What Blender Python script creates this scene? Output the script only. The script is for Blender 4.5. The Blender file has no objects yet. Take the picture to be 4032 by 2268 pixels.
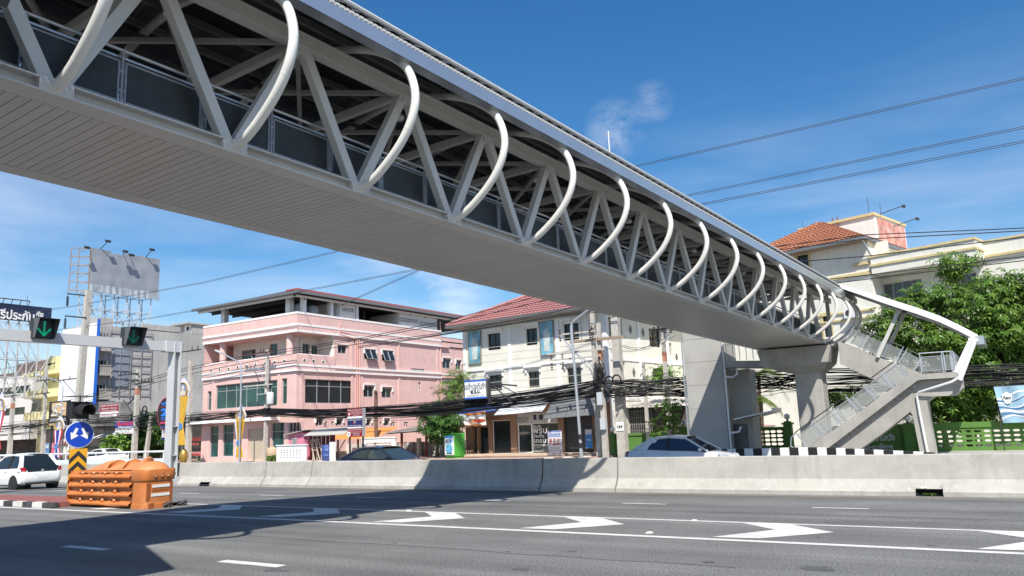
import bpy, bmesh, math, random
from mathutils import Vector, Matrix
random.seed(7)
SC = bpy.context.scene
COL = SC.collection
PI = math.pi
# ------------------------------------------------------------------ camera (solved from the photograph)
FPX, PITCH, ROLL, YAW, HC = 3056.055, 0.178562833, -0.0370698328, -0.573446432, 1.62
def cam_axes():
    cy, sy = math.cos(YAW), math.sin(YAW)
    fwd = Vector((sy*math.cos(PITCH), cy*math.cos(PITCH), math.sin(PITCH)))
    right = Vector((cy, -sy, 0.0)); up = right.cross(fwd)
    r2 = math.cos(ROLL)*right + math.sin(ROLL)*up
    u2 = -math.sin(ROLL)*right + math.cos(ROLL)*up
    return r2, u2, fwd
CA, CB, CC = cam_axes()
EYE = Vector((0, 0, HC))
ZO = {'a':(700,1100,3.22),'b':(1400,1100,3.22),'c':(1000,1500,3.22),'d':(1700,1400,3.22),'e':(2300,1200,2.229),
      'f':(0,1300,2.635),'g':(0,1680,2.464),'h':(0,900,3.22),'i':(3000,750,2.2297),'j':(0,1450,4.14),'k':(2900,1100,2.131),
      'l':(3500,1350,2.8985),'m':(2150,1200,4.025),'n':(400,1500,4.2617),'o':(0,1650,4.262),'p':(0,0,1.0),
      'q':(1600,1700,2.0909),'r':(600,1780,2.1467),'s':(2800,1700,2.0909),'w':(0,0,1/1.5652)}
def Q(k, x, y):
    o = ZO[k]; return o[0]+x/o[2], o[1]+y/o[2]
def ray(k, x, y):
    px, py = Q(k, x, y)
    return CC + (px-2016)/FPX*CA - (py-1134)/FPX*CB
def atY(k, x, y, Y):
    d = ray(k, x, y); return EYE + d*(Y/d.y)
def atX(k, x, y, X):
    d = ray(k, x, y); return EYE + d*(X/d.x)
def atZ(k, x, y, Z=0.0):
    d = ray(k, x, y); return EYE + d*((Z-HC)/d.z)
def zg(Y):                                           # carriageway: level, then falling to the far barrier
    return -0.033*max(0.0, min(Y, 21.5)-12.8)
def atG(k, x, y, dz=0.0):
    P = atZ(k, x, y, dz)
    if 0 < P.y <= 12.8: return P
    d = ray(k, x, y); t = (dz+.033*12.8-HC)/(d.z+.033*d.y); return EYE + d*t
# ------------------------------------------------------------------ objects
OFF = {}
def setp(o, label=None, cat=None, group=None, kind=None):
    if label: o['label'] = label
    if cat: o['category'] = cat
    if group: o['group'] = group
    if kind: o['kind'] = kind
def thing(name, label, cat, loc=(0,0,0), group=None):
    o = bpy.data.objects.new(name, None); COL.objects.link(o)
    o.location = loc; o.empty_display_size = .3
    OFF[o.name] = Vector(loc); setp(o, label, cat, group)
    return o
class MB:
    def __init__(s): s.v=[]; s.f=[]; s.mi=[]; s.cur=0
    def _a(s, vs, fs):
        n=len(s.v); s.v += [Vector(x) for x in vs]
        s.f += [tuple(n+i for i in f) for f in fs]; s.mi += [s.cur]*len(fs); return s
    def quad(s,a,b,c,d): return s._a([a,b,c,d],[(0,1,2,3)])
    def poly(s,pts): return s._a(pts,[tuple(range(len(pts)))])
    def box(s,a,b):
        x0,x1=sorted((a[0],b[0])); y0,y1=sorted((a[1],b[1])); z0,z1=sorted((a[2],b[2]))
        return s._a([(x0,y0,z0),(x1,y0,z0),(x1,y1,z0),(x0,y1,z0),(x0,y0,z1),(x1,y0,z1),(x1,y1,z1),(x0,y1,z1)],
            [(0,3,2,1),(4,5,6,7),(0,1,5,4),(1,2,6,5),(2,3,7,6),(3,0,4,7)])
    def obox(s,c,ax,ay,az):
        c=Vector(c);ax=Vector(ax);ay=Vector(ay);az=Vector(az)
        P=[c+i*ax+j*ay+k*az for k in(-1,1) for j in(-1,1) for i in(-1,1)]
        return s._a(P,[(0,2,3,1),(4,5,7,6),(0,1,5,4),(1,3,7,5),(3,2,6,7),(2,0,4,6)])
    def beam(s,p,q,w,h,up=(0,0,1)):
        p=Vector(p);q=Vector(q);d=q-p;L=d.length
        if L<1e-6: return s
        d/=L;up=Vector(up);sd=d.cross(up)
        if sd.length<1e-4: sd=d.cross(Vector((1,0,0)))
        sd.normalize();u2=sd.cross(d)
        return s.obox((p+q)/2,d*L/2,sd*w/2,u2*h/2)
    def tube(s,pts,r,n=8,cap=True,closed=False):
        pts=[Vector(p) for p in pts]; m=len(pts); rr=r if isinstance(r,(list,tuple)) else [r]*m
        prev=None; rings=[]
        for i,p in enumerate(pts):
            if closed: d=pts[(i+1)%m]-pts[i-1]
            else: d=(pts[min(i+1,m-1)]-pts[max(i-1,0)])
            d.normalize()
            if prev is None:
                a=d.cross(Vector((0,0,1)))
                if a.length<.05: a=d.cross(Vector((1,0,0)))
            else: a=prev-d*prev.dot(d)
            a.normalize();prev=a;b=d.cross(a)
            rings.append([p+rr[i]*(math.cos(2*PI*j/n)*a+math.sin(2*PI*j/n)*b) for j in range(n)])
        vs=[v for R in rings for v in R];fs=[]
        K=m if closed else m-1
        for i in range(K):
            i2=(i+1)%m
            for j in range(n): fs.append((i*n+j,i*n+(j+1)%n,i2*n+(j+1)%n,i2*n+j))
        if cap and not closed: fs.append(tuple(range(n-1,-1,-1)));fs.append(tuple((m-1)*n+j for j in range(n)))
        return s._a(vs,fs)
    def prism(s,poly,vec):
        n=len(poly);P=[Vector(p) for p in poly];v=Vector(vec)
        fs=[tuple(range(n-1,-1,-1)),tuple(range(n,2*n))]+[(i,(i+1)%n,n+(i+1)%n,n+i) for i in range(n)]
        return s._a(P+[p+v for p in P],fs)
    def lathe(s,prof,c,axis=(0,0,1),n=16):
        c=Vector(c);ax=Vector(axis).normalized();a=ax.cross(Vector((0,0,1)))
        if a.length<.05:a=Vector((1,0,0))
        a.normalize();b=ax.cross(a);vs=[];fs=[];m=len(prof)
        for r,h in prof:
            for j in range(n): vs.append(c+ax*h+r*(math.cos(2*PI*j/n)*a+math.sin(2*PI*j/n)*b))
        for i in range(m-1):
            for j in range(n): fs.append((i*n+j,i*n+(j+1)%n,(i+1)*n+(j+1)%n,(i+1)*n+j))
        fs.append(tuple(range(n-1,-1,-1)));fs.append(tuple((m-1)*n+j for j in range(n)))
        return s._a(vs,fs)
    def ball(s,c,r,n=12,sq=(1,1,1)):
        m=max(5,n//2);vs=[];fs=[]
        for i in range(1,m):
            t=PI*i/m
            for j in range(n): vs.append((c[0]+sq[0]*r*math.sin(t)*math.cos(2*PI*j/n),c[1]+sq[1]*r*math.sin(t)*math.sin(2*PI*j/n),c[2]+sq[2]*r*math.cos(t)))
        k=len(vs);vs+=[(c[0],c[1],c[2]+sq[2]*r),(c[0],c[1],c[2]-sq[2]*r)]
        for i in range(m-2):
            for j in range(n): fs.append((i*n+j,(i+1)*n+j,(i+1)*n+(j+1)%n,i*n+(j+1)%n))
        for j in range(n): fs.append((k,j,(j+1)%n));fs.append((k+1,(m-2)*n+(j+1)%n,(m-2)*n+j))
        return s._a(vs,fs)
    def grid(s,fn,nu,nv):
        vs=[fn(i/nu,j/nv) for j in range(nv+1) for i in range(nu+1)]
        fs=[(j*(nu+1)+i,j*(nu+1)+i+1,(j+1)*(nu+1)+i+1,(j+1)*(nu+1)+i) for j in range(nv) for i in range(nu)]
        return s._a(vs,fs)
    def build(s,name,mat,parent=None,smooth=False,label=None,fix=True):
        me=bpy.data.meshes.new(name)
        if parent is not None: off=OFF[parent.name]
        else:
            xs=[v.x for v in s.v];ys=[v.y for v in s.v];zs=[v.z for v in s.v]
            off=Vector(((min(xs)+max(xs))/2,(min(ys)+max(ys))/2,min(zs)))
        me.from_pydata([tuple(v-off) for v in s.v],[],s.f)
        mats=mat if isinstance(mat,(list,tuple)) else [mat]
        for m in mats: me.materials.append(m)
        if len(mats)>1: me.polygons.foreach_set('material_index',s.mi)
        if fix:
            bm=bmesh.new();bm.from_mesh(me);bmesh.ops.recalc_face_normals(bm,faces=bm.faces);bm.to_mesh(me);bm.free()
        if smooth:
            me.polygons.foreach_set('use_smooth',[True]*len(me.polygons))
            try: me.set_sharp_from_angle(angle=math.radians(40))
            except Exception: pass
        me.update()
        o=bpy.data.objects.new(name,me);COL.objects.link(o)
        if parent is not None: o.parent=parent; OFF[o.name]=off
        else: o.location=off; OFF[o.name]=off
        if label: o['label']=label
        return o
def build_each(mb,name,mat,parent,smooth=False):
    """every separate piece collected in mb becomes a part of its own"""
    par=list(range(len(mb.v)))
    def fd(i):
        while par[i]!=i: par[i]=par[par[i]];i=par[i]
        return i
    for f in mb.f:
        for j in f[1:]: par[fd(j)]=fd(f[0])
    grp={}
    for f in mb.f: grp.setdefault(fd(f[0]),[]).append(f)
    out=[]
    for fs in grp.values():
        ids=sorted({i for f in fs for i in f});mp={i:k for k,i in enumerate(ids)};q=MB();q.v=[mb.v[i] for i in ids];q.f=[tuple(mp[i] for i in f) for f in fs];q.mi=[0]*len(fs)
        out.append(q.build(name,mat,parent,smooth))
    return out
def one(name,mb,mat,label,cat,group=None,smooth=False,kind=None):
    o=mb.build(name,mat,None,smooth); setp(o,label,cat,group,kind); return o
def struct(name,mb,mat,smooth=False,label=None,fix=True):
    o=mb.build(name,mat,None,smooth,fix=fix); setp(o,label,None,None,'structure'); return o
# ------------------------------------------------------------------ materials
def lin(c):
    return tuple(((x/255)/12.92 if x/255<=.04045 else (((x/255)+.055)/1.055)**2.4) for x in c)
MATS={}
def mat(name,rgb,rough=.6,metal=0,var=0,scale=3.0,bump=0,bscale=None,streak=0,spec=.5,dirt=None,dirt2=None,dirtamt=0,dscale=.6,coat=0,alpha=1,emit=None,estr=0,detail=6):
    if name in MATS: return MATS[name]
    m=bpy.data.materials.new(name);m.use_nodes=True;nt=m.node_tree;N=nt.nodes;L=nt.links
    b=N['Principled BSDF'];b.inputs['Roughness'].default_value=rough;b.inputs['Metallic'].default_value=metal
    b.inputs['Specular IOR Level'].default_value=spec;b.inputs['Coat Weight'].default_value=coat
    b.inputs['Alpha'].default_value=alpha
    c=(*rgb,1);b.inputs['Base Color'].default_value=c
    if emit: b.inputs['Emission Color'].default_value=(*emit,1);b.inputs['Emission Strength'].default_value=estr
    src=None
    if var or streak or bump or dirtamt:
        tc=N.new('ShaderNodeNewGeometry')
    if var:
        n=N.new('ShaderNodeTexNoise');n.inputs['Scale'].default_value=scale;n.inputs['Detail'].default_value=detail
        L.new(tc.outputs['Position'],n.inputs['Vector'])
        r=N.new('ShaderNodeMapRange');r.inputs[1].default_value=.3;r.inputs[2].default_value=.7;r.inputs[3].default_value=1-var;r.inputs[4].default_value=1+var
        L.new(n.outputs['Fac'],r.inputs[0])
        mx=N.new('ShaderNodeMix');mx.data_type='RGBA';mx.blend_type='MULTIPLY';mx.inputs[0].default_value=1
        mx.inputs[6].default_value=c;L.new(r.outputs[0],mx.inputs[7]);src=mx.outputs[2]
    if streak:                                         # rain streaks and stains running down a wall
        mp=N.new('ShaderNodeMapping');mp.inputs['Scale'].default_value=(1.6,1.6,.12);L.new(tc.outputs['Position'],mp.inputs[0])
        n=N.new('ShaderNodeTexNoise');n.inputs['Scale'].default_value=2.2;n.inputs['Detail'].default_value=8;n.inputs['Roughness'].default_value=.65
        L.new(mp.outputs[0],n.inputs['Vector'])
        r=N.new('ShaderNodeMapRange');r.inputs[1].default_value=.52;r.inputs[2].default_value=.75;r.inputs[3].default_value=0;r.inputs[4].default_value=streak
        L.new(n.outputs['Fac'],r.inputs[0])
        mx=N.new('ShaderNodeMix');mx.data_type='RGBA';L.new(r.outputs[0],mx.inputs[0])
        if src: L.new(src,mx.inputs[6])
        else: mx.inputs[6].default_value=c
        d=dirt or tuple(x*.35 for x in rgb);mx.inputs[7].default_value=(*d,1);src=mx.outputs[2]
    if dirtamt:
        n=N.new('ShaderNodeTexNoise');n.inputs['Scale'].default_value=dscale;n.inputs['Detail'].default_value=9;n.inputs['Roughness'].default_value=.7
        L.new(tc.outputs['Position'],n.inputs['Vector'])
        r=N.new('ShaderNodeMapRange');r.inputs[1].default_value=.48;r.inputs[2].default_value=.68;r.inputs[3].default_value=0;r.inputs[4].default_value=dirtamt
        L.new(n.outputs['Fac'],r.inputs[0])
        mx=N.new('ShaderNodeMix');mx.data_type='RGBA';L.new(r.outputs[0],mx.inputs[0])
        if src: L.new(src,mx.inputs[6])
        else: mx.inputs[6].default_value=c
        d=dirt2 or dirt or tuple(x*.4 for x in rgb);mx.inputs[7].default_value=(*d,1);src=mx.outputs[2]
    if src: L.new(src,b.inputs['Base Color'])
    if bump:
        n=N.new('ShaderNodeTexNoise');n.inputs['Scale'].default_value=bscale or scale*6;n.inputs['Detail'].default_value=5
        L.new(tc.outputs['Position'],n.inputs['Vector'])
        bp=N.new('ShaderNodeBump');bp.inputs['Strength'].default_value=bump;bp.inputs['Distance'].default_value=.02
        L.new(n.outputs['Fac'],bp.inputs['Height']);L.new(bp.outputs[0],b.inputs['Normal'])
    MATS[name]=m;return m
def text(s,c,u,w=None,h=None,m=None,parent=None,n=None,bold=0,name='lettering',th=.012,up=(0,0,1),sx=1):
    """lettering lying on a board: c = centre, u = reading direction, w/h = size it is fitted to"""
    cu=bpy.data.curves.new('lettering_curve','FONT');cu.body=s;cu.align_x='CENTER';cu.align_y='CENTER';cu.resolution_u=2;cu.offset=bold;cu.space_line=1.0
    tmp=bpy.data.objects.new('lettering_tmp',cu);COL.objects.link(tmp)
    dg=bpy.context.evaluated_depsgraph_get();me=bpy.data.meshes.new_from_object(tmp.evaluated_get(dg))
    bpy.data.objects.remove(tmp);bpy.data.curves.remove(cu)
    vs=[v.co.copy() for v in me.vertices]
    if not vs: return None
    x0=min(v.x for v in vs);x1=max(v.x for v in vs);y0=min(v.y for v in vs);y1=max(v.y for v in vs)
    kx=(w/(x1-x0)) if w else None;ky=(h/(y1-y0)) if h else None
    if kx is None:kx=ky*sx
    if ky is None:ky=kx
    u=Vector(u).normalized();up=Vector(up);nn=u.cross(up).normalized();c=Vector(c)
    mb=MB();mb.v=[c+u*((v.x-(x0+x1)/2)*kx)+up*((v.y-(y0+y1)/2)*ky)+nn*th for v in vs]
    mb.f=[tuple(p.vertices) for p in me.polygons];mb.mi=[0]*len(mb.f)
    bpy.data.meshes.remove(me)
    return mb.build(name,m,parent,fix=False) if parent is not None else mb
# ------------------------------------------------------------------ facades: s runs along the wall, z up, d outwards
class Fac:
    def __init__(s,P,deg):
        a=math.radians(deg);s.P=Vector((P[0],P[1],0));s.u=Vector((math.cos(a),math.sin(a),0));s.n=Vector((s.u.y,-s.u.x,0))
    def at(s,sv,z,d=0.0): return s.P+s.u*sv+s.n*d+Vector((0,0,z))
    def sz(s,k,x,y,d=0.0):
        r=ray(k,x,y);O=s.P+s.n*d;t=(O-EYE).dot(s.n)/r.dot(s.n);p=EYE+r*t-O
        return p.dot(s.u),p.z
    def S(s,k,x,y,d=0.0): return s.sz(k,x,y,d)[0]
    def Z(s,k,x,y,d=0.0): return s.sz(k,x,y,d)[1]
    def rect(s,k,x0,y0,x1,y1,d=0.0):
        a=s.sz(k,x0,y0,d);b=s.sz(k,x1,y1,d);return min(a[0],b[0]),max(a[0],b[0]),min(a[1],b[1]),max(a[1],b[1])
    def box(s,mb,s0,s1,z0,z1,d0,d1):
        c=s.at((s0+s1)/2,(z0+z1)/2,(d0+d1)/2)
        return mb.obox(c,s.u*(abs(s1-s0)/2),s.n*(abs(d1-d0)/2),Vector((0,0,abs(z1-z0)/2)))
    def wall(s,mb,s0,s1,z0,z1,holes=(),d=0.0,rev=.14):
        ss=sorted({s0,s1,*[min(max(h[i],s0),s1) for h in holes for i in(0,1)]})
        zz=sorted({z0,z1,*[min(max(h[i],z0),z1) for h in holes for i in(2,3)]})
        for i in range(len(ss)-1):
            for j in range(len(zz)-1):
                cs=(ss[i]+ss[i+1])/2;cz=(zz[j]+zz[j+1])/2
                if any(h[0]<cs<h[1] and h[2]<cz<h[3] for h in holes): continue
                mb.quad(s.at(ss[i],zz[j],d),s.at(ss[i+1],zz[j],d),s.at(ss[i+1],zz[j+1],d),s.at(ss[i],zz[j+1],d))
        for h in holes:
            a,b,c,e=h[:4];A=[(a,c),(b,c),(b,e),(a,e)]
            for i in range(4):
                p,q=A[i],A[(i+1)%4]
                mb.quad(s.at(p[0],p[1],d),s.at(q[0],q[1],d),s.at(q[0],q[1],d-rev),s.at(p[0],p[1],d-rev))
        return mb
    def window(s,h,parent,frame,glass,nx=2,nz=1,d=0.0,rev=.14,fw=.05,transom=None,sill=False,name='window'):
        """frame with mullions set in the opening; the panes are its sub-part"""
        a,b,c,e=h[:4];m=MB();dd=d-rev
        s.box(m,a,a+fw,c,e,dd,dd+.06);s.box(m,b-fw,b,c,e,dd,dd+.06);s.box(m,a+fw,b-fw,c,c+fw,dd,dd+.06);s.box(m,a+fw,b-fw,e-fw,e,dd,dd+.06)
        for i in range(1,nx): x=a+(b-a)*i/nx;s.box(m,x-fw*.5,x+fw*.5,c+fw,e-fw,dd,dd+.055)
        for i in range(1,nz):
            z=c+(e-c)*i/nz;s.box(m,a+fw,b-fw,z-fw*.4,z+fw*.4,dd,dd+.05)
        if transom: s.box(m,a+fw,b-fw,transom-fw*.5,transom+fw*.5,dd,dd+.05)
        f=m.build(name,frame,parent)
        g=MB();g.quad(s.at(a+.01,c+.01,dd+.015),s.at(b-.01,c+.01,dd+.015),s.at(b-.01,e-.01,dd+.015),s.at(a+.01,e-.01,dd+.015))
        g.build('pane',glass,f);return f
SKY_STR,SUN_STR,EXPO,CLOUD=.108,4.9,.46,8.0
# ------------------------------------------------------------------ materials used everywhere
CONC=mat('concrete',(.375,.358,.325),.85,var=.16,scale=1.1,bump=.15,bscale=30,streak=.5,dirt=(.22,.21,.19),dirtamt=.3,dirt2=(.30,.29,.265),dscale=.9)
BARR=mat('barrier_concrete',(.385,.368,.328),.85,var=.13,scale=1.1,bump=.15,bscale=26,streak=.55,dirt=(.22,.208,.185),dirtamt=.5,dirt2=(.50,.49,.46),dscale=3.5)
STEEL=mat('bridge_paint',(.56,.55,.515),.42,var=.05,scale=.9,streak=.22,dirt=(.36,.34,.30),dirtamt=.18,dirt2=(.44,.42,.38),dscale=1.4)
RIBW=mat('rib_white',(.74,.73,.69),.34,var=.04,scale=2,dirtamt=.2,dirt2=(.55,.53,.48),dscale=2.5)
SOFF=mat('soffit_panel',(.50,.49,.46),.38,var=.03,scale=.5)
PURL=mat('purlin_shaded',(.20,.195,.185),.6,var=.08,scale=2)  # bridge paint darkened to stand for the dim light under the roof
FRAMED=mat('frame_zinc',(.30,.31,.32),.45,metal=.4,var=.1,scale=6)
DARKM=mat('dark_metal',(.035,.036,.038),.5)
ROOFU=mat('roof_sheet',(.055,.058,.062),.5,metal=.3,var=.1,scale=2)
FASC=mat('fascia_metal',(.55,.57,.60),.28,metal=.75,var=.05,scale=1)
GALV=mat('galvanised',(.55,.57,.59),.38,metal=.6,var=.08,scale=9)
MESHP=mat('guard_mesh',(.03,.033,.033),.5,var=.25,scale=3)
BLACK=mat('black_rubber',(.015,.015,.016),.6)
CABLE=mat('cable_black',(.012,.012,.013),.55)
WIREG=mat('wire_grey',(.06,.06,.065),.5)
WHITE=mat('white_paint',(.78,.78,.76),.55,var=.05,scale=4)
GLASS=mat('window_glass',(.018,.024,.026),.06,spec=.6)
GLASSG=mat('green_glass',(.02,.075,.07),.05,spec=.6,var=.5,scale=.5)
FRAMEG=mat('grey_frame',(.35,.36,.37),.4)
FRAMEW=mat('white_frame',(.75,.75,.74),.4)
FRAMEB=mat('brown_frame',(.03,.022,.018),.5)
POLE=mat('pole_concrete',(.46,.43,.38),.85,var=.14,scale=3,streak=.2)
BRN=mat('insulator_brown',(.07,.025,.015),.25)
YEL=mat('yellow_paint',(.75,.42,.02),.5,var=.06,scale=6)
RED=mat('red_paint',(.45,.03,.03),.5)
BLUE=mat('blue_sign',(.004,.05,.42),.35)
BLKP=mat('black_paint',(.02,.02,.021),.5,var=.3,scale=8)
WPAINT=mat('road_white',(.60,.59,.555),.75,var=.1,scale=7,dirtamt=.5,dirt=(.30,.30,.29),dscale=2.6)
YPAINT=mat('road_yellow',(.36,.20,.05),.8,var=.25,scale=5)
# ------------------------------------------------------------------ asphalt: aggregate speckle, tyre tracks and patches
def asphalt(name,base):
    m=bpy.data.materials.new(name);m.use_nodes=True;nt=m.node_tree;N=nt.nodes;L=nt.links;b=N['Principled BSDF']
    b.inputs['Roughness'].default_value=.88;b.inputs['Specular IOR Level'].default_value=.25
    g=N.new('ShaderNodeNewGeometry')
    def noise(sc,det,vec=None,rough=.5):
        n=N.new('ShaderNodeTexNoise');n.inputs['Scale'].default_value=sc;n.inputs['Detail'].default_value=det;n.inputs['Roughness'].default_value=rough
        L.new(vec or g.outputs['Position'],n.inputs['Vector']);return n
    def rng(src,a,b_,c,d):
        r=N.new('ShaderNodeMapRange');r.inputs[1].default_value=a;r.inputs[2].default_value=b_;r.inputs[3].default_value=c;r.inputs[4].default_value=d
        L.new(src,r.inputs[0]);return r.outputs[0]
    fine=rng(noise(38,3).outputs['Fac'],.36,.64,.62,1.4)
    mp=N.new('ShaderNodeMapping');mp.inputs['Scale'].default_value=(.045,.95,1);L.new(g.outputs['Position'],mp.inputs[0])
    lane=rng(noise(1.3,5,mp.outputs[0],.6).outputs['Fac'],.30,.70,.70,1.22)
    blot=rng(noise(.55,6).outputs['Fac'],.35,.65,.88,1.1)
    spot=rng(noise(5,2).outputs['Fac'],.70,.76,1,.66)
    def mul(a,b_):
        x=N.new('ShaderNodeMath');x.operation='MULTIPLY';L.new(a,x.inputs[0]);L.new(b_,x.inputs[1]);return x.outputs[0]
    f=mul(mul(fine,lane),mul(blot,spot))
    mx=N.new('ShaderNodeMix');mx.data_type='RGBA';mx.blend_type='MULTIPLY';mx.inputs[0].default_value=1;mx.inputs[6].default_value=(*base,1)
    L.new(f,mx.inputs[7]);L.new(mx.outputs[2],b.inputs['Base Color'])
    bp=N.new('ShaderNodeBump');bp.inputs['Strength'].default_value=.5;bp.inputs['Distance'].default_value=.012
    L.new(noise(55,2).outputs['Fac'],bp.inputs['Height']);L.new(bp.outputs[0],b.inputs['Normal'])
    return m
ASPH=asphalt('asphalt',(.155,.154,.149))
GRND=mat('ground_dust',(.26,.24,.21),.9,var=.2,scale=.3)
PAVE=mat('pavement_tiles',(.42,.29,.22),.85,var=.2,scale=2)
def island_tint(m,lo,hi):                              # each panel of a mesh a touch lighter or darker
    nt=m.node_tree;N=nt.nodes;L=nt.links;b=N['Principled BSDF'];g=N.new('ShaderNodeNewGeometry');r=N.new('ShaderNodeMapRange');r.inputs[3].default_value=lo;r.inputs[4].default_value=hi
    L.new(g.outputs['Random Per Island'],r.inputs[0]);mx=N.new('ShaderNodeMix');mx.data_type='RGBA';mx.blend_type='MULTIPLY';mx.inputs[0].default_value=1
    if b.inputs['Base Color'].links: L.new(b.inputs['Base Color'].links[0].from_socket,mx.inputs[6])
    else: mx.inputs[6].default_value=b.inputs['Base Color'].default_value
    L.new(r.outputs[0],mx.inputs[7]);L.new(mx.outputs[2],b.inputs['Base Color'])
island_tint(SOFF,.95,1.04)
def scrapes(m,light,dark):                             # long tyre scrapes and pale scuffs along a wall
    nt=m.node_tree;N=nt.nodes;L=nt.links;b=N['Principled BSDF'];g=N.new('ShaderNodeNewGeometry')
    for col,sc,seed,lo,hi,amt in((light,(.55,1,5),3.1,.62,.72,.7),(dark,(.22,1,9),9.7,.63,.72,.55)):
        mp=N.new('ShaderNodeMapping');mp.inputs['Scale'].default_value=sc;mp.inputs['Location'].default_value=(seed,seed,seed);L.new(g.outputs['Position'],mp.inputs[0])
        n=N.new('ShaderNodeTexNoise');n.inputs['Scale'].default_value=2.4;n.inputs['Detail'].default_value=9;n.inputs['Roughness'].default_value=.72;L.new(mp.outputs[0],n.inputs['Vector'])
        r=N.new('ShaderNodeMapRange');r.inputs[1].default_value=lo;r.inputs[2].default_value=hi;r.inputs[4].default_value=amt;L.new(n.outputs['Fac'],r.inputs[0])
        mx=N.new('ShaderNodeMix');mx.data_type='RGBA';L.new(r.outputs[0],mx.inputs[0]);L.new(b.inputs['Base Color'].links[0].from_socket,mx.inputs[6]);mx.inputs[7].default_value=(*col,1);L.new(mx.outputs[2],b.inputs['Base Color'])
scrapes(BARR,(.56,.55,.52),(.15,.145,.135));scrapes(WPAINT,(.62,.61,.58),(.28,.28,.27))
# ------------------------------------------------------------------ ground, carriageways, pavement
m=MB();m.quad((-1500,-400,-.75),(1500,-400,-.75),(1500,1800,-.75),(-1500,1800,-.75));struct('ground',m,GRND)
m=MB()                                               # one road sheet: level half, fall to the barrier, frontage road
XS=[-300,-120,-80,-60,-45,-35,-25,-18,-12,-6,0,8,25,80,200]
prof=[(-12,0),(-4,0),(0,0),(4,0),(8,0),(12.8,0),(16,zg(16)),(19.2,zg(19.2)),(21.5,zg(21.5)),(22.2,-.40),(30,-.40),(34,-.40),(42,-.40)]
for i in range(len(XS)-1):
    for j in range(len(prof)-1):
        (ya,za),(yb,zb)=prof[j],prof[j+1]
        m.quad((XS[i],ya,za),(XS[i+1],ya,za),(XS[i+1],yb,zb),(XS[i],yb,zb))
struct('road',m,ASPH)
m=MB();m.box((-300,-30,-.7),(200,-12,.15));struct('pavement',m,CONC)
# far pavement: its kerb swings back where the side street meets the road
pv=[(-300,40.6),(-60,40.6),(-24,40.6),(-21.5,44.5),(-21,60),(-300,60)]
m=MB();m.prism([(x,y,-.45) for x,y in pv],(0,0,.20));struct('pavement',m,PAVE)
m=MB();m.prism([(x,y,-.75) for x,y in [(-21,44),(-16.8,44),(-13.2,37.0),(-8.3,37.0),(-3.6,36.8),(0,34),(200,34),(200,75),(-21,75)]],(0,0,.50));struct('pavement',m,CONC)
# ------------------------------------------------------------------ painted markings
def strip(m,P,Qv,w,dz=.004):                          # a painted strip on the road, following its fall
    P=Vector(P);Qv=Vector(Qv);n=max(1,int((Qv-P).length/3));d=(Qv-P).normalized();s=Vector((-d.y,d.x))*w/2
    for i in range(n):
        a=P+(Qv-P)*i/n;b=P+(Qv-P)*(i+1)/n
        c=[a-s,b-s,b+s,a+s];m.poly([(p.x,p.y,zg(p.y)+dz) for p in c])
m=MB()
strip(m,(-60,10.55),(-23.8,10.66),.15);strip(m,(-23.8,10.66),(-12.1,10.86),.15);strip(m,(-12.1,10.86),(25,10.95),.15)
struct('white_edge_line',m,WPAINT)
m=MB();strip(m,(-60,12.35),(-18,12.72),.11);strip(m,(-18,12.72),(25,12.86),.11);struct('white_divider_line',m,WPAINT)
m=MB()
for k in range(-7,9): x=-11.82+k*4.05;strip(m,(x,16.22),(x+1.02,16.24),.14)
struct('lane_dashes',m,WPAINT)
m=MB()
for k in range(-8,8): x=-9.33+k*3.98;strip(m,(x,6.985),(x+1.17,7.0),.17)
struct('lane_dashes',m,WPAINT)
m=MB();strip(m,(-60,19.62),(25,19.62),.07);struct('yellow_edge_line',m,YPAINT)
m=MB()                                               # chevrons of the painted island, measured on the road
def chev(pts):
    P=[atG(*p) for p in pts];m.poly([(p.x,p.y,zg(p.y)+.0045) for p in P])
base=[('s',250,752),('s',640,762),('s',1012,830),('s',395,880),('s',5,868),('s',530,808)]
B0=[atG(*p) for p in base]
for k in range(-5,3):
    dx=-3.25*k
    P=[(p.x-dx,p.y) for p in B0]
    m.poly([(x,y,zg(y)+.0045) for x,y in [P[0],P[1],P[2],P[5]]]);m.poly([(x,y,zg(y)+.0045) for x,y in [P[2],P[3],P[4],P[5]]])
struct('painted_chevrons',m,WPAINT)
PATCH=mat('tar_patch',(.085,.085,.085),.8,var=.2,scale=6)
m=MB()
r_=random.Random(21)
for k,x,y,rx in(('q',940,1132,.16),('q',2480,1073,.13),('q',1360,985,.08),('s',860,1125,.28),('s',1120,787,.04),('q',830,987,.05),('r',1010,998,.2),('s',1815,935,.09),('r',1120,1003,.1),('q',2150,787,.05),('s',875,868,.05)):
    c=atG(k,x,y);n=11;m.poly([(c.x+.7*rx*(1+.35*r_.uniform(-1,1))*math.cos(2*PI*i/n),c.y+.5*rx*(1+.35*r_.uniform(-1,1))*math.sin(2*PI*i/n),zg(c.y)+.0035) for i in range(n)])
struct('tar_spots',m,PATCH)
m=MB()                                               # long sealed cracks between the lanes
for y0,xa_,xb_ in((5.05,-14,-1),(8.9,-20,-3),(14.6,-26,2),(18.1,-24,-4)):
    x=xa_;y=y0
    while x<xb_:
        x2=x+r_.uniform(.3,.9);y2=y0+r_.uniform(-.05,.05);w_=r_.uniform(.006,.014);m.poly([(x,y-w_,zg(y)+.0032),(x2,y2-w_,zg(y2)+.0032),(x2,y2+w_,zg(y2)+.0032),(x,y+w_,zg(y)+.0032)]);x,y=x2,y2
struct('sealed_cracks',m,PATCH)
STUD=mat('road_stud',(.7,.7,.68),.4)
i=0
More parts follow.
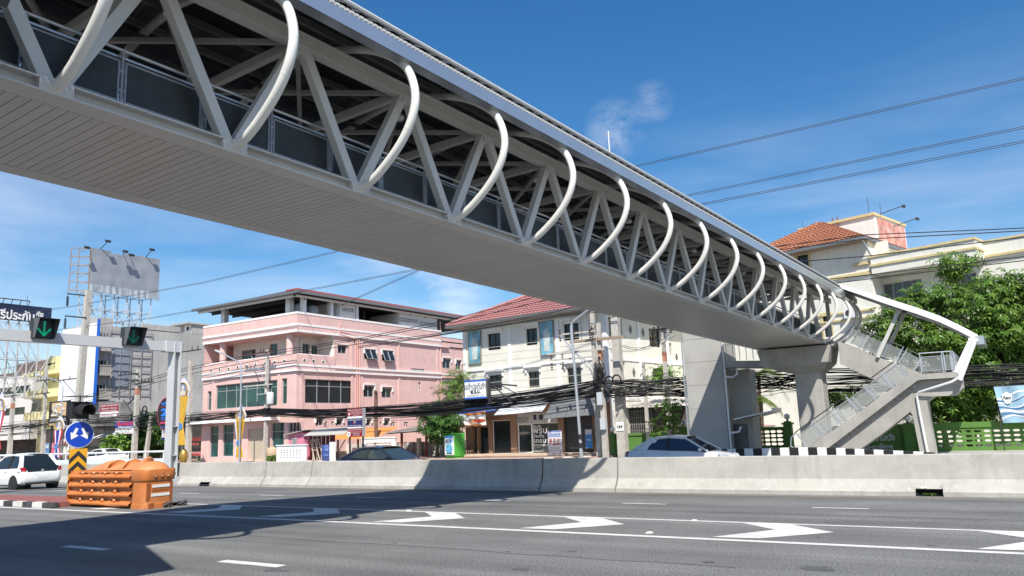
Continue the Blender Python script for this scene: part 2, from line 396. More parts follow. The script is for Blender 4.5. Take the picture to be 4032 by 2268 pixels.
for p,l in [(('r',2165,497),'white road stud on the divider line left of the middle chevrons'),(('r',1618,573),'white road stud between the two shaded chevrons and the lit one'),
        (('q',2370,733),'white road stud on the divider line above the wide right chevron'),(('q',2000,833),'white road stud just above the thick edge line at right')]:
    c=atG(*p);mb=MB();z=zg(c.y)-.004;mb.prism([(c.x-.055,c.y-.05,z),(c.x+.055,c.y-.05,z),(c.x+.055,c.y+.05,z),(c.x-.055,c.y+.05,z)],(0,0,.004))
    mb._a([(c.x-.05,c.y-.045,z+.004),(c.x+.05,c.y-.045,z+.004),(c.x+.05,c.y+.045,z+.004),(c.x-.05,c.y+.045,z+.004),(c.x-.025,c.y-.035,z+.022),(c.x+.025,c.y-.035,z+.022),(c.x+.025,c.y+.035,z+.022),(c.x-.025,c.y+.035,z+.022)],[(0,1,5,4),(1,2,6,5),(2,3,7,6),(3,0,4,7),(4,5,6,7)])
    one('road_stud',mb,STUD,l,'road stud','road studs on the painted lines')
# ------------------------------------------------------------------ kerbs striped black and white
def striped(name,pts,h0,h1,w,step,label,cat,z0=None,group=None,mats=None):
    """a kerb along pts (x,y,ztop) in painted blocks of length step"""
    mb=MB();P=[Vector(p) for p in pts];acc=0;k=0
    for i in range(len(P)-1):
        a,b=P[i],P[i+1];L=(b-a).length;n=max(1,round(L/step));d=(b-a).normalized();s=Vector((-d.y,d.x,0)).normalized()*w
        for j in range(n):
            p=a+(b-a)*j/n;q=a+(b-a)*(j+1)/n;mb.cur=k%2;k+=1
            mb._a([p,q,q+s,p+s,(p.x,p.y,h0),(q.x,q.y,h0),(q.x+s.x,q.y+s.y,h0),(p.x+s.x,p.y+s.y,h0)],[(0,1,2,3),(0,4,5,1),(2,6,7,3),(1,5,6,2),(0,3,7,4)])
    return one(name,mb,mats or [BLKP,WHITE],label,cat,group)
striped('painted_kerb',[(-13.3,36.9,.27),(-8.4,36.9,.29),(-7.2,36.85,.24),(-3.4,36.7,.0)],-.45,0,.3,.40,'tall black and white striped kerb wall below the lift tower and stairs','kerb')
striped('painted_kerb',[(-25,40.5,-.22),(-21.4,44.6,-.22)],-.45,0,.3,.62,'low black and white kerb running past the foot of pole 164','kerb')
striped('painted_kerb',[(-46,40.4,-.2),(-41,40.4,-.2)],-.45,0,.3,.62,'short black and white kerb left of the draped yellow banner','kerb',mats=[WHITE,BLKP])
m=MB();m.box((-60,10.95,-.1),(-21.6,12.35,.135));struct('traffic_island',m,mat('island_red',(.24,.085,.07),.85,var=.2,scale=3))
KW=mat('kerb_white_worn',(.62,.60,.55),.8,var=.15,scale=5,dirtamt=.5,dirt=(.3,.29,.27),dscale=4)
KB=mat('kerb_black_worn',(.035,.035,.036),.7,var=.3,scale=5,dirtamt=.3,dirt=(.2,.2,.19),dscale=4)
striped('painted_kerb',[(-60,10.9,.14),(-21.55,10.9,.14)],-.05,0,.16,.53,'worn black and white kerb edging the red traffic island at left','kerb',mats=[KB,KW])
# ------------------------------------------------------------------ New Jersey barrier
def jersey(x0,x1,name,label,y=20.33,zb=None,h=.925,lean=0,group=None,holes=()):
    zb=zg(y) if zb is None else zb
    pr=[(0,0),(0,.10),(.045,.12),(.20,.37),(.27,h-.015),(.285,h),(.47,h),(.485,h-.015),(.55,.37),(.70,.12),(.74,.10),(.74,0)]
    mb=MB();n=max(1,int((x1-x0)/.5));rng=random.Random(int(x0*10))
    xs=[x0+(x1-x0)*i/n for i in range(n+1)]
    cut=sorted(set(xs+[q for hh in holes for q in hh]))
    for a,b in zip(cut[:-1],cut[1:]):
        hole=any(hh[0]-1e-4<=a and b<=hh[1]+1e-4 for hh in holes)
        for i in range(len(pr)-1):
            (ya,za),(yb,zb2)=pr[i],pr[i+1]
            if hole and i in(0,1,): continue
            if hole and i==2:
                t=.16;mb.quad((a,y+ya+.04,zb+t),(b,y+ya+.04,zb+t),(b,y+yb,zb+zb2),(a,y+yb,zb+zb2));
                mb.quad((a,y+.09,zb+t),(b,y+.09,zb+t),(b,y+.55,zb+t),(a,y+.55,zb+t));mb.cur=1
                mb.quad((a,y+.5,zb),(b,y+.5,zb),(b,y+.5,zb+t),(a,y+.5,zb+t));mb.cur=0;continue
            mb.quad((a,y+ya,zb+za),(b,y+ya,zb+za),(b,y+yb,zb+zb2),(a,y+yb,zb+zb2))
    for x in (x0,x1): mb.poly([(x,y+a,zb+b) for a,b in pr])
    return mb
segs=[(-64,-32.0,'long concrete barrier wall behind the white hatchback at far left',()),(-30.9,-24.98,'concrete barrier segment starting right of the grey gantry post',((-28.75,-28.1),)),(-24.93,-22.42,'short sunlit concrete barrier segment below the white pierced wall',()),
      (-22.38,-12.46,'concrete barrier segment half covered by the bridge shadow',()),(-12.40,-9.96,'short concrete barrier segment below the shop with the A-frame board',()),(-9.91,14,'longest concrete barrier segment at right with the square drain hole',((-2.36,-1.8),))]
for a,b,l,hs in segs:
    mb=jersey(a,b,'concrete_barrier',l,holes=hs);o=one('concrete_barrier',mb,[BARR,BLACK],l,'barrier','concrete barrier segments along the road')
    if a==-9.91: BIGSEG=o
MORT=mat('mortar',(.46,.44,.40),.9,var=.3,scale=12)
mb=MB();r_=random.Random(2)                           # crumbly mortar smeared round the drain hole
for i in range(20):
    if i<13: x=r_.uniform(-2.5,-1.72);z=r_.uniform(.17,.27)
    else: x=r_.choice((r_.uniform(-2.56,-2.38),r_.uniform(-1.78,-1.6)));z=r_.uniform(.02,.2)
    yy=20.33+(.045+(z-.12)/.25*.155 if z>.12 else .0);n=r_.randint(4,6);R_=r_.uniform(.012,.035)
    mb.poly([(x+R_*1.5*math.cos(2*PI*k/n),yy-.002+(.62*R_*.8*math.sin(2*PI*k/n) if z>.12 else 0),zg(20.33)+z+R_*.8*math.sin(2*PI*k/n)) for k in range(n)])
mb.build('mortar_smear',MORT,BIGSEG)
# ------------------------------------------------------------------ footbridge: t along the deck, w outwards (+X side), z above the bottom chord
BX0,BM,BZ0,BSL,BY0,BW=-9.394,.0487,5.848,-.021,4.476,3.40
BU=Vector((BM,1,0)).normalized();BN=Vector((BU.y,-BU.x,0))
def B(t,w=0.0,z=0.0): return Vector((BX0,BY0,BZ0))+BU*t+BN*w+Vector((0,0,BSL*t+z))
T0,T1=-10.0,37.3;K0,K1=-4,14
FB=thing('footbridge','steel footbridge with white curved hoops spanning the whole road','footbridge',(-9.5,16,5.5))
def along(mb,w0,w1,z0,z1,t0=T0,t1=T1):
    c=[(w0,z0),(w1,z0),(w1,z1),(w0,z1)]
    mb._a([B(t,w,z) for t in(t0,t1) for w,z in c],[(0,1,2,3),(7,6,5,4),(0,4,5,1),(1,5,6,2),(2,6,7,3),(3,7,4,0)])
def side(w):                                          # mirror to the far truss
    return w
for sgn,o in ((1,0.0),(-1,-BW)):
    f=lambda w:o+sgn*w
    mb=MB();along(mb,f(0),f(-.30),.135,.155);along(mb,f(0),f(-.36),-.03,-.008);along(mb,f(-.13),f(-.15),-.008,.135)
    mb.build('bottom_chord',STEEL,FB)
    for k in range(K0,K1+1):
        mb=MB();t=2.5*k;along(mb,f(.004),f(-.29),-.034,.165,t-.2,t+.2);mb.build('node_box',STEEL,FB)
    mb=MB();along(mb,f(-.02),f(-.26),2.20,2.225);along(mb,f(-.02),f(-.26),2.42,2.445);along(mb,f(-.04),f(-.065),2.225,2.42);along(mb,f(-.22),f(-.24),2.225,2.42)
    mb.build('top_chord',STEEL,FB)
    for k in range(K0,K1+1):
        for q in (-1,1):
            tt=2.5*k+q*1.25
            if tt>T1 or (k==K1 and q>0): continue
            mb=MB();mb.beam(B(2.5*k+q*.06,f(-.14),.10),B(tt-q*.06,f(-.14),2.24),.17,.15,up=BN);mb.build('diagonal_brace',STEEL,FB)
    for k in range(K0,K1): mb=MB();along(mb,f(-.03),f(-.25),2.06,2.2,2.5*k+1.25-.14,2.5*k+1.25+.14);mb.build('gusset',STEEL,FB)
# hoops: bulging bow outside each truss, joined over the deck
bow=[(-.02,.06),(.229,.109+.02),(.40,.215),(.56,.32),(.80,.50),(1.0,.69),(1.13,.86),(1.235,1.05),(1.30,1.27),(1.30,1.45),(1.265,1.62),(1.19,1.82),(1.08,1.99),(.93,2.13),(.75,2.27),(.5,2.43),(.2,2.58),(-.25,2.74),(-.8,2.88),(-BW/2,2.99)]
def smooth_pts(P,n=2):
    for _ in range(n):
        Qn=[P[0]]
        for i in range(len(P)-1):
            a,b=P[i],P[i+1];Qn+=[tuple(a[j]*.75+b[j]*.25 for j in range(len(a))),tuple(a[j]*.25+b[j]*.75 for j in range(len(a)))]
        Qn.append(P[-1]);P=Qn
    return P
bw=smooth_pts(bow,1)
full=bw+[(-BW-w,z) for w,z in reversed(bw[:-1])]
for t in [2.5*k for k in range(K0,K1+1)]+[36.3,37.15]:
    mb=MB();mb.tube([B(t,w,z) for w,z in full],.072,n=14)
    for j in (5,12,17,22,len(full)-6,len(full)-13,len(full)-18,len(full)-23):
        p=Vector(B(t,*full[j]));q=Vector(B(t,*full[j+1]));d=(q-p).normalized();mb.lathe([(.072,-.008),(.0735,-.005),(.0735,.005),(.072,.008)],p.lerp(q,.5),d,14)
    mb.build('hoop',RIBW,FB,smooth=True)
# deck, soffit of narrow steel panels
mb=MB();along(mb,-.36,-BW+.36,.02,.14);mb.build('deck',CONC,FB)
mb=MB();n=int((T1-T0)/.1475)
for i in range(n):
    a=T0+i*.1475;along(mb,-.375,-BW+.375,-.028,-.012,a,a+.1365)
mb.build('soffit',SOFF,FB)
mb=MB();along(mb,-.36,-BW+.36,-.012,-.004);mb.build('soffit_backing',BLACK,FB)
# guard panels between twin posts, handrail
for sgn,o in ((1,0.0),(-1,-BW)):
    f=lambda w:o+sgn*w
    hr=MB()
    t=T0
    while t<T1-1.2:
        pn=MB();fr=MB();ps=MB();a,b=t+.05,t+1.17;along(pn,f(-.40),f(-.41),.36,.92,a,b)
        for z in(.35,.92): along(fr,f(-.39),f(-.415),z-.012,z+.012,a,b)
        for x in(a,b): along(fr,f(-.39),f(-.415),.35,.92,x-.012,x+.012)
        ps.tube([B(t,f(-.40),.16),B(t,f(-.40),1.09)],.024,n=8)
        for z in(.5,.78): along(ps,f(-.385),f(-.415),z-.02,z+.02,t-.05,t+.05)
        pp=pn.build('guard_panel',MESHP,FB);fr.build('panel_frame',FRAMED,pp);ps.build('guard_post',FRAMED,FB,smooth=True)
        t+=1.22
    hr.tube([B(T0,f(-.40),1.09),B(T1,f(-.40),1.09)],.024,n=8);along(hr,f(-.46),f(-.50),1.0,1.03)
    hr.build('handrail',GALV,FB,smooth=True)
# roof: vaulted sheet on purlins, fascia gutters along both eaves
cw=-BW/2;ew=1.14;zc=3.52;ze=2.44;sag=zc-ze;hc=ew-cw;R=(hc*hc+sag*sag)/(2*sag);am=math.asin(hc/R)
mb=MB();NR=24
def roofpt(i,t,off=0):
    a=-am+2*am*i/NR;return B(t,cw+(R+off)*math.sin(a),zc-R+(R+off)*math.cos(a))
nt=260
for off in(0,-.05):
    prev=None
    for j in range(nt+1):
        t=T0+(T1-.2-T0)*j/nt;row=[roofpt(i,t,off+(.018 if j%2 else -.018)) for i in range(NR+1)]
        if prev:
            for i in range(NR): mb.quad(prev[i],prev[i+1],row[i+1],row[i])
        prev=row
mb.build('roof_sheet',ROOFU,FB,fix=False)
for s in(1,-1):
    g=lambda w:w if s>0 else -BW-w
    for a,b in((-10,-4.3),(-4.29,1.4),(1.41,7.1),(7.11,12.85),(12.86,18.6),(18.61,24.3),(24.31,30.0),(30.01,37.2)):
        mb=MB();along(mb,g(1.20),g(1.215),2.035,2.285,a,b);along(mb,g(1.0),g(1.20),2.035,2.05,a,b);along(mb,g(1.16),g(1.20),2.27,2.285,a,b)
        along(mb,g(1.195),g(1.222),2.035,2.06,a,b);mb.build('fascia_gutter',FASC,FB)
mb=MB()
for s in(1,-1):
    g=lambda w:w if s>0 else -BW-w
    for j in range(int((T1-T0)/.1)): along(mb,g(1.17),g(1.08),2.345,2.385,T0+j*.1,T0+j*.1+.07)
    mb.tube([B(T0,g(1.02),2.60),B(T1-.2,g(1.02),2.60)],.05,n=8)
mb.build('roof_edge_flashing',mat('flashing_grey',(.55,.55,.53),.45,metal=.2),FB,smooth=False)
for w,z in((.75,2.42),(.1,2.78),(-.55,2.98),(-1.2,3.08),(-BW+1.2,3.08),(-BW+.55,2.98),(-BW-.1,2.78),(-BW-.75,2.42)):
    pm=MB();along(pm,w-.04,w+.04,z-.02,z+.10);pm.build('roof_purlin',PURL,FB)
# cross beams and horizontal bracing under the roof
for k in range(K0,K1):
    t=2.5*k+1.25
    mb=MB();mb.beam(B(t,-.15,2.32),B(t,-BW+.15,2.32),.12,.16);mb.build('cross_beam',STEEL,FB)
    mb=MB()
    mb.beam(B(t,-.2,2.33),B(t+1.25,-BW/2,2.33),.08,.08);mb.beam(B(t,-BW+.2,2.33),B(t+1.25,-BW/2,2.33),.08,.08)
    mb.beam(B(t+2.5,-.2,2.33),B(t+1.25,-BW/2,2.33),.08,.08);mb.beam(B(t+2.5,-BW+.2,2.33),B(t+1.25,-BW/2,2.33),.08,.08)
    mb.build('roof_bracing',mat('bracing_shaded',(.36,.355,.335),.5,var=.06,scale=2),FB)  # same bridge paint, roof shade put into its colour
mb=MB();mb.tube([B(T0,-BW+.7,2.7),B(T1,-BW+.7,2.7)],.03,6);mb.tube([B(T0,-BW+.85,2.66),B(T1,-BW+.85,2.66)],.02,6);build_each(mb,'conduit',DARKM,FB)
LAMP=mat('lamp_globe',(.8,.8,.78),.25)
for k in range(0,14,2):
    c=B(2.5*k+1.9,-.9,2.28);mb=MB();mb.lathe([(.09,0),(.10,-.05),(.07,-.10)],c,n=10);mb.build('ceiling_lamp',LAMP,FB,smooth=True)
mb=MB()
for z in(.42,1.6): mb.tube([B(36.35,1.27,1.4 if z>1 else .9),B(37.1,1.27,1.4 if z>1 else .9)],.03,6)
build_each(mb,'hoop_tie',RIBW,FB)
# end posts of the bridge roof
for w in(-.15,-BW+.15): mb=MB();mb.beam(B(36.9,w,.1),B(36.9,w,2.6),.16,.16);mb.build('post',STEEL,FB)
# unseen near landing, guessed to cast the lower left road shadow: slab and canopy
NL=thing('unseen_stair_landing','near stair canopy of the footbridge unseen at left, guessed for its shadow','landing',(-9,2,3))
mb=MB();along(mb,.0,2.2,-.25,.05,-4.6,-1.6);mb.build('slab',CONC,NL)
mb=MB();mb.beam((-9.2,1.7,7.9),(-6.9,1.7,5.4),2.3,.12);mb.build('canopy',ROOFU,NL)
mb=MB();mb.beam((-8.4,1.75,5.5),(-7.0,1.75,4.4),1.8,.3);mb.build('flight',CONC,NL)
mb=MB();mb.box((-13.4,-7.5,-.1),(-9.5,-6,5.7));mb.build('column',CONC,NL)
# ------------------------------------------------------------------ bridge pier
PR=thing('bridge_pier','concrete hammerhead pier carrying the far end of the footbridge','pier',(-8.6,40.2,-.25))
zt=5.0
mb=MB()
xl,xr,y0,y1=-10.95,-7.42,39.35,41.4
def ring(z,inx,iny): return [(xl+inx,y0+iny,z),(xr-inx,y0+iny,z),(xr-inx,y1-iny,z),(xl+inx,y1-iny,z)]
def stack(mb,rings):
    vs=[p for r in rings for p in r];n=4;fs=[(3,2,1,0)]
    for i in range(len(rings)-1):
        for j in range(4): fs.append((i*4+j,i*4+(j+1)%4,(i+1)*4+(j+1)%4,(i+1)*4+j))
    k=(len(rings)-1)*4;fs.append((k,k+1,k+2,k+3));mb._a(vs,fs)
cl,cr,cy0,cy1=-9.35,-8.08,39.85,40.95
stack(mb,[[(cl,cy0,3.72),(cr,cy0,3.72),(cr,cy1,3.72),(cl,cy1,3.72)],ring(4.12,.28,.05),ring(4.2,.2,0),ring(zt,0,0)]);mb.build('cap_beam',CONC,PR)
mb=MB();ch=.06
pts=[(cl+ch,cy0),(cr-ch,cy0),(cr,cy0+ch),(cr,cy1-ch),(cr-ch,cy1),(cl+ch,cy1),(cl,cy1-ch),(cl,cy0+ch)]
mb.prism([(x,y,-.3) for x,y in pts],(0,0,4.05));mb.build('column',CONC,PR)
mb=MB();mb.box((-10.4,39.6,zt),(-7.7,41.0,zt+.07));mb.build('bearing',BLACK,PR)
# ------------------------------------------------------------------ lift tower
LT=thing('lift_tower','tall smooth concrete lift tower standing left of the bridge pier','lift tower',(-14.2,42.2,-.25))
CT=mat('tower_concrete',(.40,.385,.35),.8,var=.1,scale=.8,bump=.1,bscale=14,streak=.22,dirt=(.3,.29,.27))
def tbox(mb,x0,x1,ya,yb,z0,z1): mb.box((x0,ya,z0),(x1,yb,z1))
mb=MB();X0,X1,Y0,Y1=-15.35,-13.28,41.0,43.5;z=-.3
for k,h in enumerate((1.35,1.25,1.25,1.25,1.25,1.25,1.25)):   # lifts of shuttering with shallow joints
    tbox(mb,X0,X1,Y0,Y1,z,z+h-.02);tbox(mb,X0+.015,X1-.015,Y0+.015,Y1-.015,z+h-.02,z+h);z+=h
mb.build('shaft',CT,LT)
mb=MB();tbox(mb,X1+.0,X1+1.05,Y0+1.0,Y1-.2,-.3,4.3);mb.build('column',CT,LT)
mb=MB();mb.tube([(X1+.12,Y0-.08,-.2),(X1+.12,Y0-.08,5.7)],.055,8);mb.tube([(X1+.12,Y0-.08,3.9),(X1+.5,Y0-.05,3.85),(X1+.75,Y0,4.0),(X1+.75,Y0,4.6)],.055,8)
mb.tube([(X1+.14,Y0-.08,.95),(X1+.6,Y0-.05,1.0),(X1+.7,Y0,1.25)],.055,8);build_each(mb,'drain_pipe',WHITE,LT,True)
mb=MB()
for i in range(60): tbox(mb,X0-.16,X0-.03,Y0+.1,Y0+.16,.1+i*.1,.15+i*.1)
for x in(X0-.17,X0-.02): tbox(mb,x-.012,x+.012,Y0+.06,Y0+.2,-.2,6.2)
mb.build('cable_ladder',GALV,LT)
mb=MB();mb.beam((X1+.2,Y0+.6,4.55),(-10.8,Y0+.6,4.4),1.6,.35);mb.build('link_slab',CONC,LT)
mb=MB()
for i in range(6): x=X1+.3+i*.35;mb.tube([(x,Y0-.1,4.7),(x,Y0-.1,5.6)],.02,6)
mb.beam((X1+.3,Y0-.1,5.6),(-11,Y0-.1,5.55),.04,.04);mb.build('link_railing',GALV,LT)
mb=MB()
def cp(u,v): x=X1+.45+u*2.0;return (x,Y0-.3+v*1.7,1.62+.22*u*u+.12*u)
mb.grid(cp,8,2);mb.grid(lambda u,v:(cp(u,v)[0],cp(u,v)[1],cp(u,v)[2]+.07+.0*u),8,2)
mb.quad(*[cp(0,0),cp(1,0),(cp(1,0)[0],cp(1,0)[1],cp(1,0)[2]+.07),(cp(0,0)[0],cp(0,0)[1],cp(0,0)[2]+.07)])
mb.prism([cp(1,0),cp(1,1),(cp(1,1)[0],cp(1,1)[1],cp(1,1)[2]+.2),(cp(1,0)[0],cp(1,0)[1],cp(1,0)[2]+.2)],(.05,0,0));mb.build('entrance_canopy',RIBW,LT)
mb=MB();tbox(mb,X1+.02,X1+.75,Y0+.93,Y0+.99,-.25,1.4);mb.build('lift_door',mat('door_grey',(.13,.13,.135),.4,metal=.4),LT)
# ------------------------------------------------------------------ far staircase: lower flight in front, landing, upper flight behind, arched canopy
ST=thing('staircase','concrete switchback staircase with mesh railings and arched canopy at right','staircase',(-4.5,39,-.25))
LY0,LY1,UY0,UY1=37.4,39.1,39.6,41.2
def flight(mb,P,y0,y1):                               # P = side outline (x,z)
    mb.prism([(x,y0,z) for x,z in P],(0,y1-y0,0))
mb=MB();flight(mb,[(-8.55,.0),(-8.4,.30),(-4.07,3.16),(-3.78,3.26),(-2.22,3.26),(-2.22,3.02),(-3.70,3.02),(-7.95,0.0)],LY0,LY0+.16)
flight(mb,[(-8.55,.0),(-8.4,.30),(-4.07,3.16),(-3.78,3.26),(-3.70,3.02),(-7.95,0.0)],LY1-.16,LY1);build_each(mb,'stringer',CONC,ST)
mb=MB()
for i in range(19):
    x=-8.2+i*.225;z=.12+i*.1535;mb.box((x,LY0+.17,z),(x+.24,LY1-.17,z+.15));mb.box((x,LY0+.17,z-.18),(x+.30,LY1-.17,z))
mb.build('steps',CONC,ST)
mb=MB();mb.prism([(-3.72,LY0+.17,3.03),(-2.25,LY0+.17,3.03),(-2.25,UY1,3.03),(-3.72,UY1,3.03)],(0,0,.2));mb.build('landing',CONC,ST)
mb=MB();kx=lambda x,y,Y:(lambda p:(p.x,p.z))(atY('k',x,y,Y))
U=[kx(850,515,UY0),kx(870,710,UY0),kx(1300,910,UY0),(-3.6,3.02),(-3.6,3.3),kx(1330,700,UY0),kx(1180,652,UY0)]
flight(mb,U,UY0,UY0+.16);flight(mb,U,UY1-.16,UY1);build_each(mb,'stringer',CONC,ST)
mb=MB()
for i in range(13): x=-3.75-i*.285;z=3.2+i*.155;mb.box((x-.3,UY0+.17,z-.15),(x,UY1-.17,z))
mb.build('steps',CONC,ST)
LB_=[kx(700,1445,LY0+.3),kx(1010,1445,LY0+.3),kx(1250,1275,LY0+.3),kx(1465,1105,LY0+.3),(-3.9,2.9),(-3.95,3.0)]
mb=MB();mb.prism([(x,LY0+.3,z) for x,z in LB_],(0,1.0,0));mb.build('inclined_beam',CONC,ST)
# column leg with spreading head under the landing
mb=MB();mb.prism([(x,37.75,z) for x,z in [(-4.0,-.3),(-3.44,-.3),(-3.5,1.5),(-3.5,2.1),(-3.2,2.30),(-2.42,2.30),(-2.1,2.6),(-2.1,3.0),(-3.9,3.0),(-5.4,2.05),(-4.25,1.75),(-4.12,1.55)]],(0,1.1,0));mb.build('column_leg',CONC,ST)
mb=MB();mb.tube([(-1.55,37.3,4.5),(-2.17,37.3,3.02),(-2.45,37.3,2.85),(-3.75,37.6,2.5),(-3.86,37.68,2.35),(-3.83,37.68,1.6),(-3.72,37.68,-.1)],.05,8);mb.build('drain_pipe',WHITE,ST,smooth=True)
# railings
CLR=mat('clear_mesh',(.34,.36,.345),.4,alpha=.45)
def rail(path,y,posts,name_suffix=None):
    ps=MB();pn=MB();fr=MB();hr=MB()
    for (x,z),sk in zip(path,posts): pass
    for i in range(len(path)-1):
        (xa,za),(xb,zb)=path[i],path[i+1];d=Vector((xb-xa,0,zb-za)).normalized();nrm=Vector((-d.z,0,d.x))
        if nrm.z<0:nrm=-nrm
        A=Vector((xa,y,za));Bq=Vector((xb,y,zb))
        lean=nrm if posts=='lean' else Vector((0,0,1))
        a=A+d*.06+lean*.10;b=Bq-d*.06+lean*.10;h=.60
        pn.quad(a,b,b+lean*h,a+lean*h)
        for p,q in((a,b),(a+lean*h,b+lean*h),(a,a+lean*h),(b,b+lean*h)): fr.beam(p,q,.025,.025,up=(0,1,0))
        for p in (A+d*.03,Bq-d*.03): ps.beam(p,p+lean*.86,.035,.035,up=(0,1,0))
        hr.tube([A+lean*.86,Bq+lean*.86],.024,8)
    return ps,pn,fr,hr
def railset(path,y,mode):
    ps,pn,fr,hr=rail(path,y,mode)
    build_each(ps,'railing_post',GALV,ST);build_each(pn,'railing_mesh',CLR,ST);fr.build('railing_frame',GALV,ST);hr.build('handrail',DARKM if mode=='lean' else GALV,ST)
low=[(-8.55,.22),(-7.75,.76),(-6.97,1.26),(-6.2,1.74),(-5.44,2.24),(-4.7,2.74),(-4.07,3.16)]
railset(low,LY0+.05,'lean');railset(low,LY1-.05,'lean')
railset([(-3.56,3.27),(-2.67,3.27),(-2.35,3.27)],LY0+.05,'up');railset([(-2.3,3.27),(-2.29,3.27)],LY0+.06,'up')
mb=MB()
for z in(3.4,3.95,4.1): mb.beam((-2.28,LY0,z),(-2.28,UY1,z),.03,.03)
for y in(38.2,39.2,40.2,41.1): mb.beam((-2.28,y,3.2),(-2.28,y,4.1),.04,.04)
mb.build('landing_rail',GALV,ST)
upp=[kx(*p,UY0) for p in ((905,520),(1020,580),(1170,645),(1340,712),(1480,790))]
railset(upp,UY0+.05,'lean');railset(upp,UY1-.05,'lean')
mb=MB();mb.tube([(-8.6,LY0,.22),(-8.95,LY0,.1),(-9.25,LY0,.35),(-9.2,LY0,.72),(-8.95,LY0,.95)],.025,8);mb.build('newel_loop',GALV,ST,smooth=True)
# canopy: thin arched box from the bridge roof down to the landing, folded under on raking struts
arc=[kx(*p,UY0-.55) for p in ((780,20),(900,50),(1050,92),(1200,136),(1350,185),(1500,232),(1700,303),(1870,382),(2025,465))]
th=lambda i:.14+.16*min(1,i/3)
mb=MB()
for y0,y1 in((UY0-.55,UY0-.45),(UY1+.45,UY1+.55)):
    mb=MB()
    for i in range(len(arc)-1):
        (xa,za),(xb,zb)=arc[i],arc[i+1]
        P=[(xa,za-th(i)),(xb,zb-th(i+1)),(xb,zb),(xa,za)];mb.prism([(x,y0,z) for x,z in P],(0,y1-y0,0))
    mb.build('canopy_fascia',WHITE,ST)
mb=MB()
for i in range(len(arc)-1):
    (xa,za),(xb,zb)=arc[i],arc[i+1];mb.prism([(xa,UY0-.45,za-.06),(xb,UY0-.45,zb-.06),(xb,UY0-.45,zb-.02),(xa,UY0-.45,za-.02)],(0,UY1-UY0+.9,0))
mb.build('canopy_sheet',ROOFU,ST)
mb=MB();gx,gz=arc[-1];mb.box((gx-.12,UY0-.58,gz-.42),(gx+.2,UY1+.58,gz-.05));mb.build('canopy_gutter',FASC,ST)
for x0,z0,x1,z1 in((*kx(1185,655,UY0-.05),*kx(1375,235,UY0-.05)),):
    for y in(UY0-.05,UY1+.05):
        mb=MB();mb.beam((x0,y,z0),(x1,y,z1),.16,.16,up=(0,1,0));mb.beam((x1-.28,y,z1+.0),(x1+.1,y,z1+.03),.2,.16,up=(0,1,0));mb.build('canopy_post',STEEL,ST)
for y in (UY0-.5,LY0+.1):
    mb=MB();mb.beam((-2.32,y,3.15),(-1.55,y,4.55),.17,.17,up=(0,1,0));mb.build('raking_strut',WHITE,ST)
mb=MB();mb.tube([(-2.14,LY0-.1,2.9),(-1.42,LY0-.1,4.45)],.085,10);mb.build('raking_pipe',WHITE,ST,smooth=True)
mb=MB();mb.beam((-1.55,LY0,4.55),(-1.45,UY0-.5,4.65),.2,.16);mb.build('strut_tie',WHITE,ST)
# ------------------------------------------------------------------ building helpers
def volume(mb,F,s0,s1,depth,z0,z1,d=0.0,top=True):    # side, back and roof faces behind a facade
    A=F.at(s0,0,d);Bq=F.at(s1,0,d);C=F.at(s1,0,-depth);D=F.at(s0,0,-depth);Z=lambda p,z:Vector((p.x,p.y,z))
    for p,q in((Bq,C),(C,D),(D,A)): mb.quad(Z(p,z0),Z(q,z0),Z(q,z1),Z(p,z1))
    if top: mb.quad(Z(A,z1),Z(Bq,z1),Z(C,z1),Z(D,z1))
def ac_unit(F,s,z,d,label,w=.85,h=.6,dp=.32):
    c=F.at(s,z,d);t=thing('air_conditioner',label,'air conditioner',tuple(c))
    m=MB();F.box(m,s-w/2,s+w/2,z,z+h,d,d+dp);m.build('casing',FRAMEW,t)
    m=MB();m.lathe([(.22,0),(.22,.02),(.05,.025)],F.at(s-.1,z+h/2,d+dp),F.n,14);m.build('fan_grille',mat('grille_dark',(.05,.05,.05),.5),t)
    m=MB();F.box(m,s-w/2-.05,s+w/2+.05,z-.06,z,0 if d>=0 else d,d+dp);m.build('bracket',GALV,t)
# ------------------------------------------------------------------ pink library building
PF=Fac((0,42.7),0);PS=Fac((-48.35,0),90)
PINK=mat('pink_render',(.70,.465,.425),.8,var=.07,scale=1.5,streak=.4,dirt=(.52,.34,.31),dirtamt=.2,dirt2=(.58,.39,.355),dscale=1.2)
TRIM=mat('cream_trim',(.82,.80,.77),.7,var=.05,scale=3)
WALLW=mat('wall_white',(.74,.72,.66),.8,var=.06,scale=1.2,streak=.25,dirt=(.5,.48,.44))
PB=thing('pink_building','three storey pink building with white bands and open roof terrace','building',(-54,50,-.25))
XL,XR=-60.3,-48.35
front=[];f=lambda a,b,z0,z1:(PF.S('a',a,1300),PF.S('a',b,1300),z0,z1)
F2=[f(383,432,4.1,5.75),f(485,1262,4.15,6.2),f(1318,1385,4.2,6.25)]
G1=[(PF.S('n',1815,900),PF.S('n',1960,900),.1,2.75),(PF.S('n',2030,900),PF.S('n',2215,900),.15,2.8),(PF.S('c',-75,700),PF.S('c',115,700),-.2,2.35),(PF.S('c',222,700),PF.S('c',380,700),.1,2.75),(PF.S('c',440,560),PF.S('c',575,560),1.0,2.7)]
mb=MB();PF.wall(mb,XL,XR,-.25,6.85,F2+G1,rev=.18)
vent=[];sw=[]
ws=lambda k,a,b,c,e:PS.rect(k,a,b,c,e)
bigR=(PS.S('a',1615,1300),PS.S('a',2222,1300),4.2,6.15)
W2=[bigR,ws('c',1390,60,1520,205),ws('c',1620,85,1745,215)]
W3=[ws('a',2030,830,2140,945),ws('b',110,890,250,1020),ws('b',335,905,470,1045)]
W4=[ws('b',1125,1000,1230,1130),ws('b',1295,1025,1362,1140)]
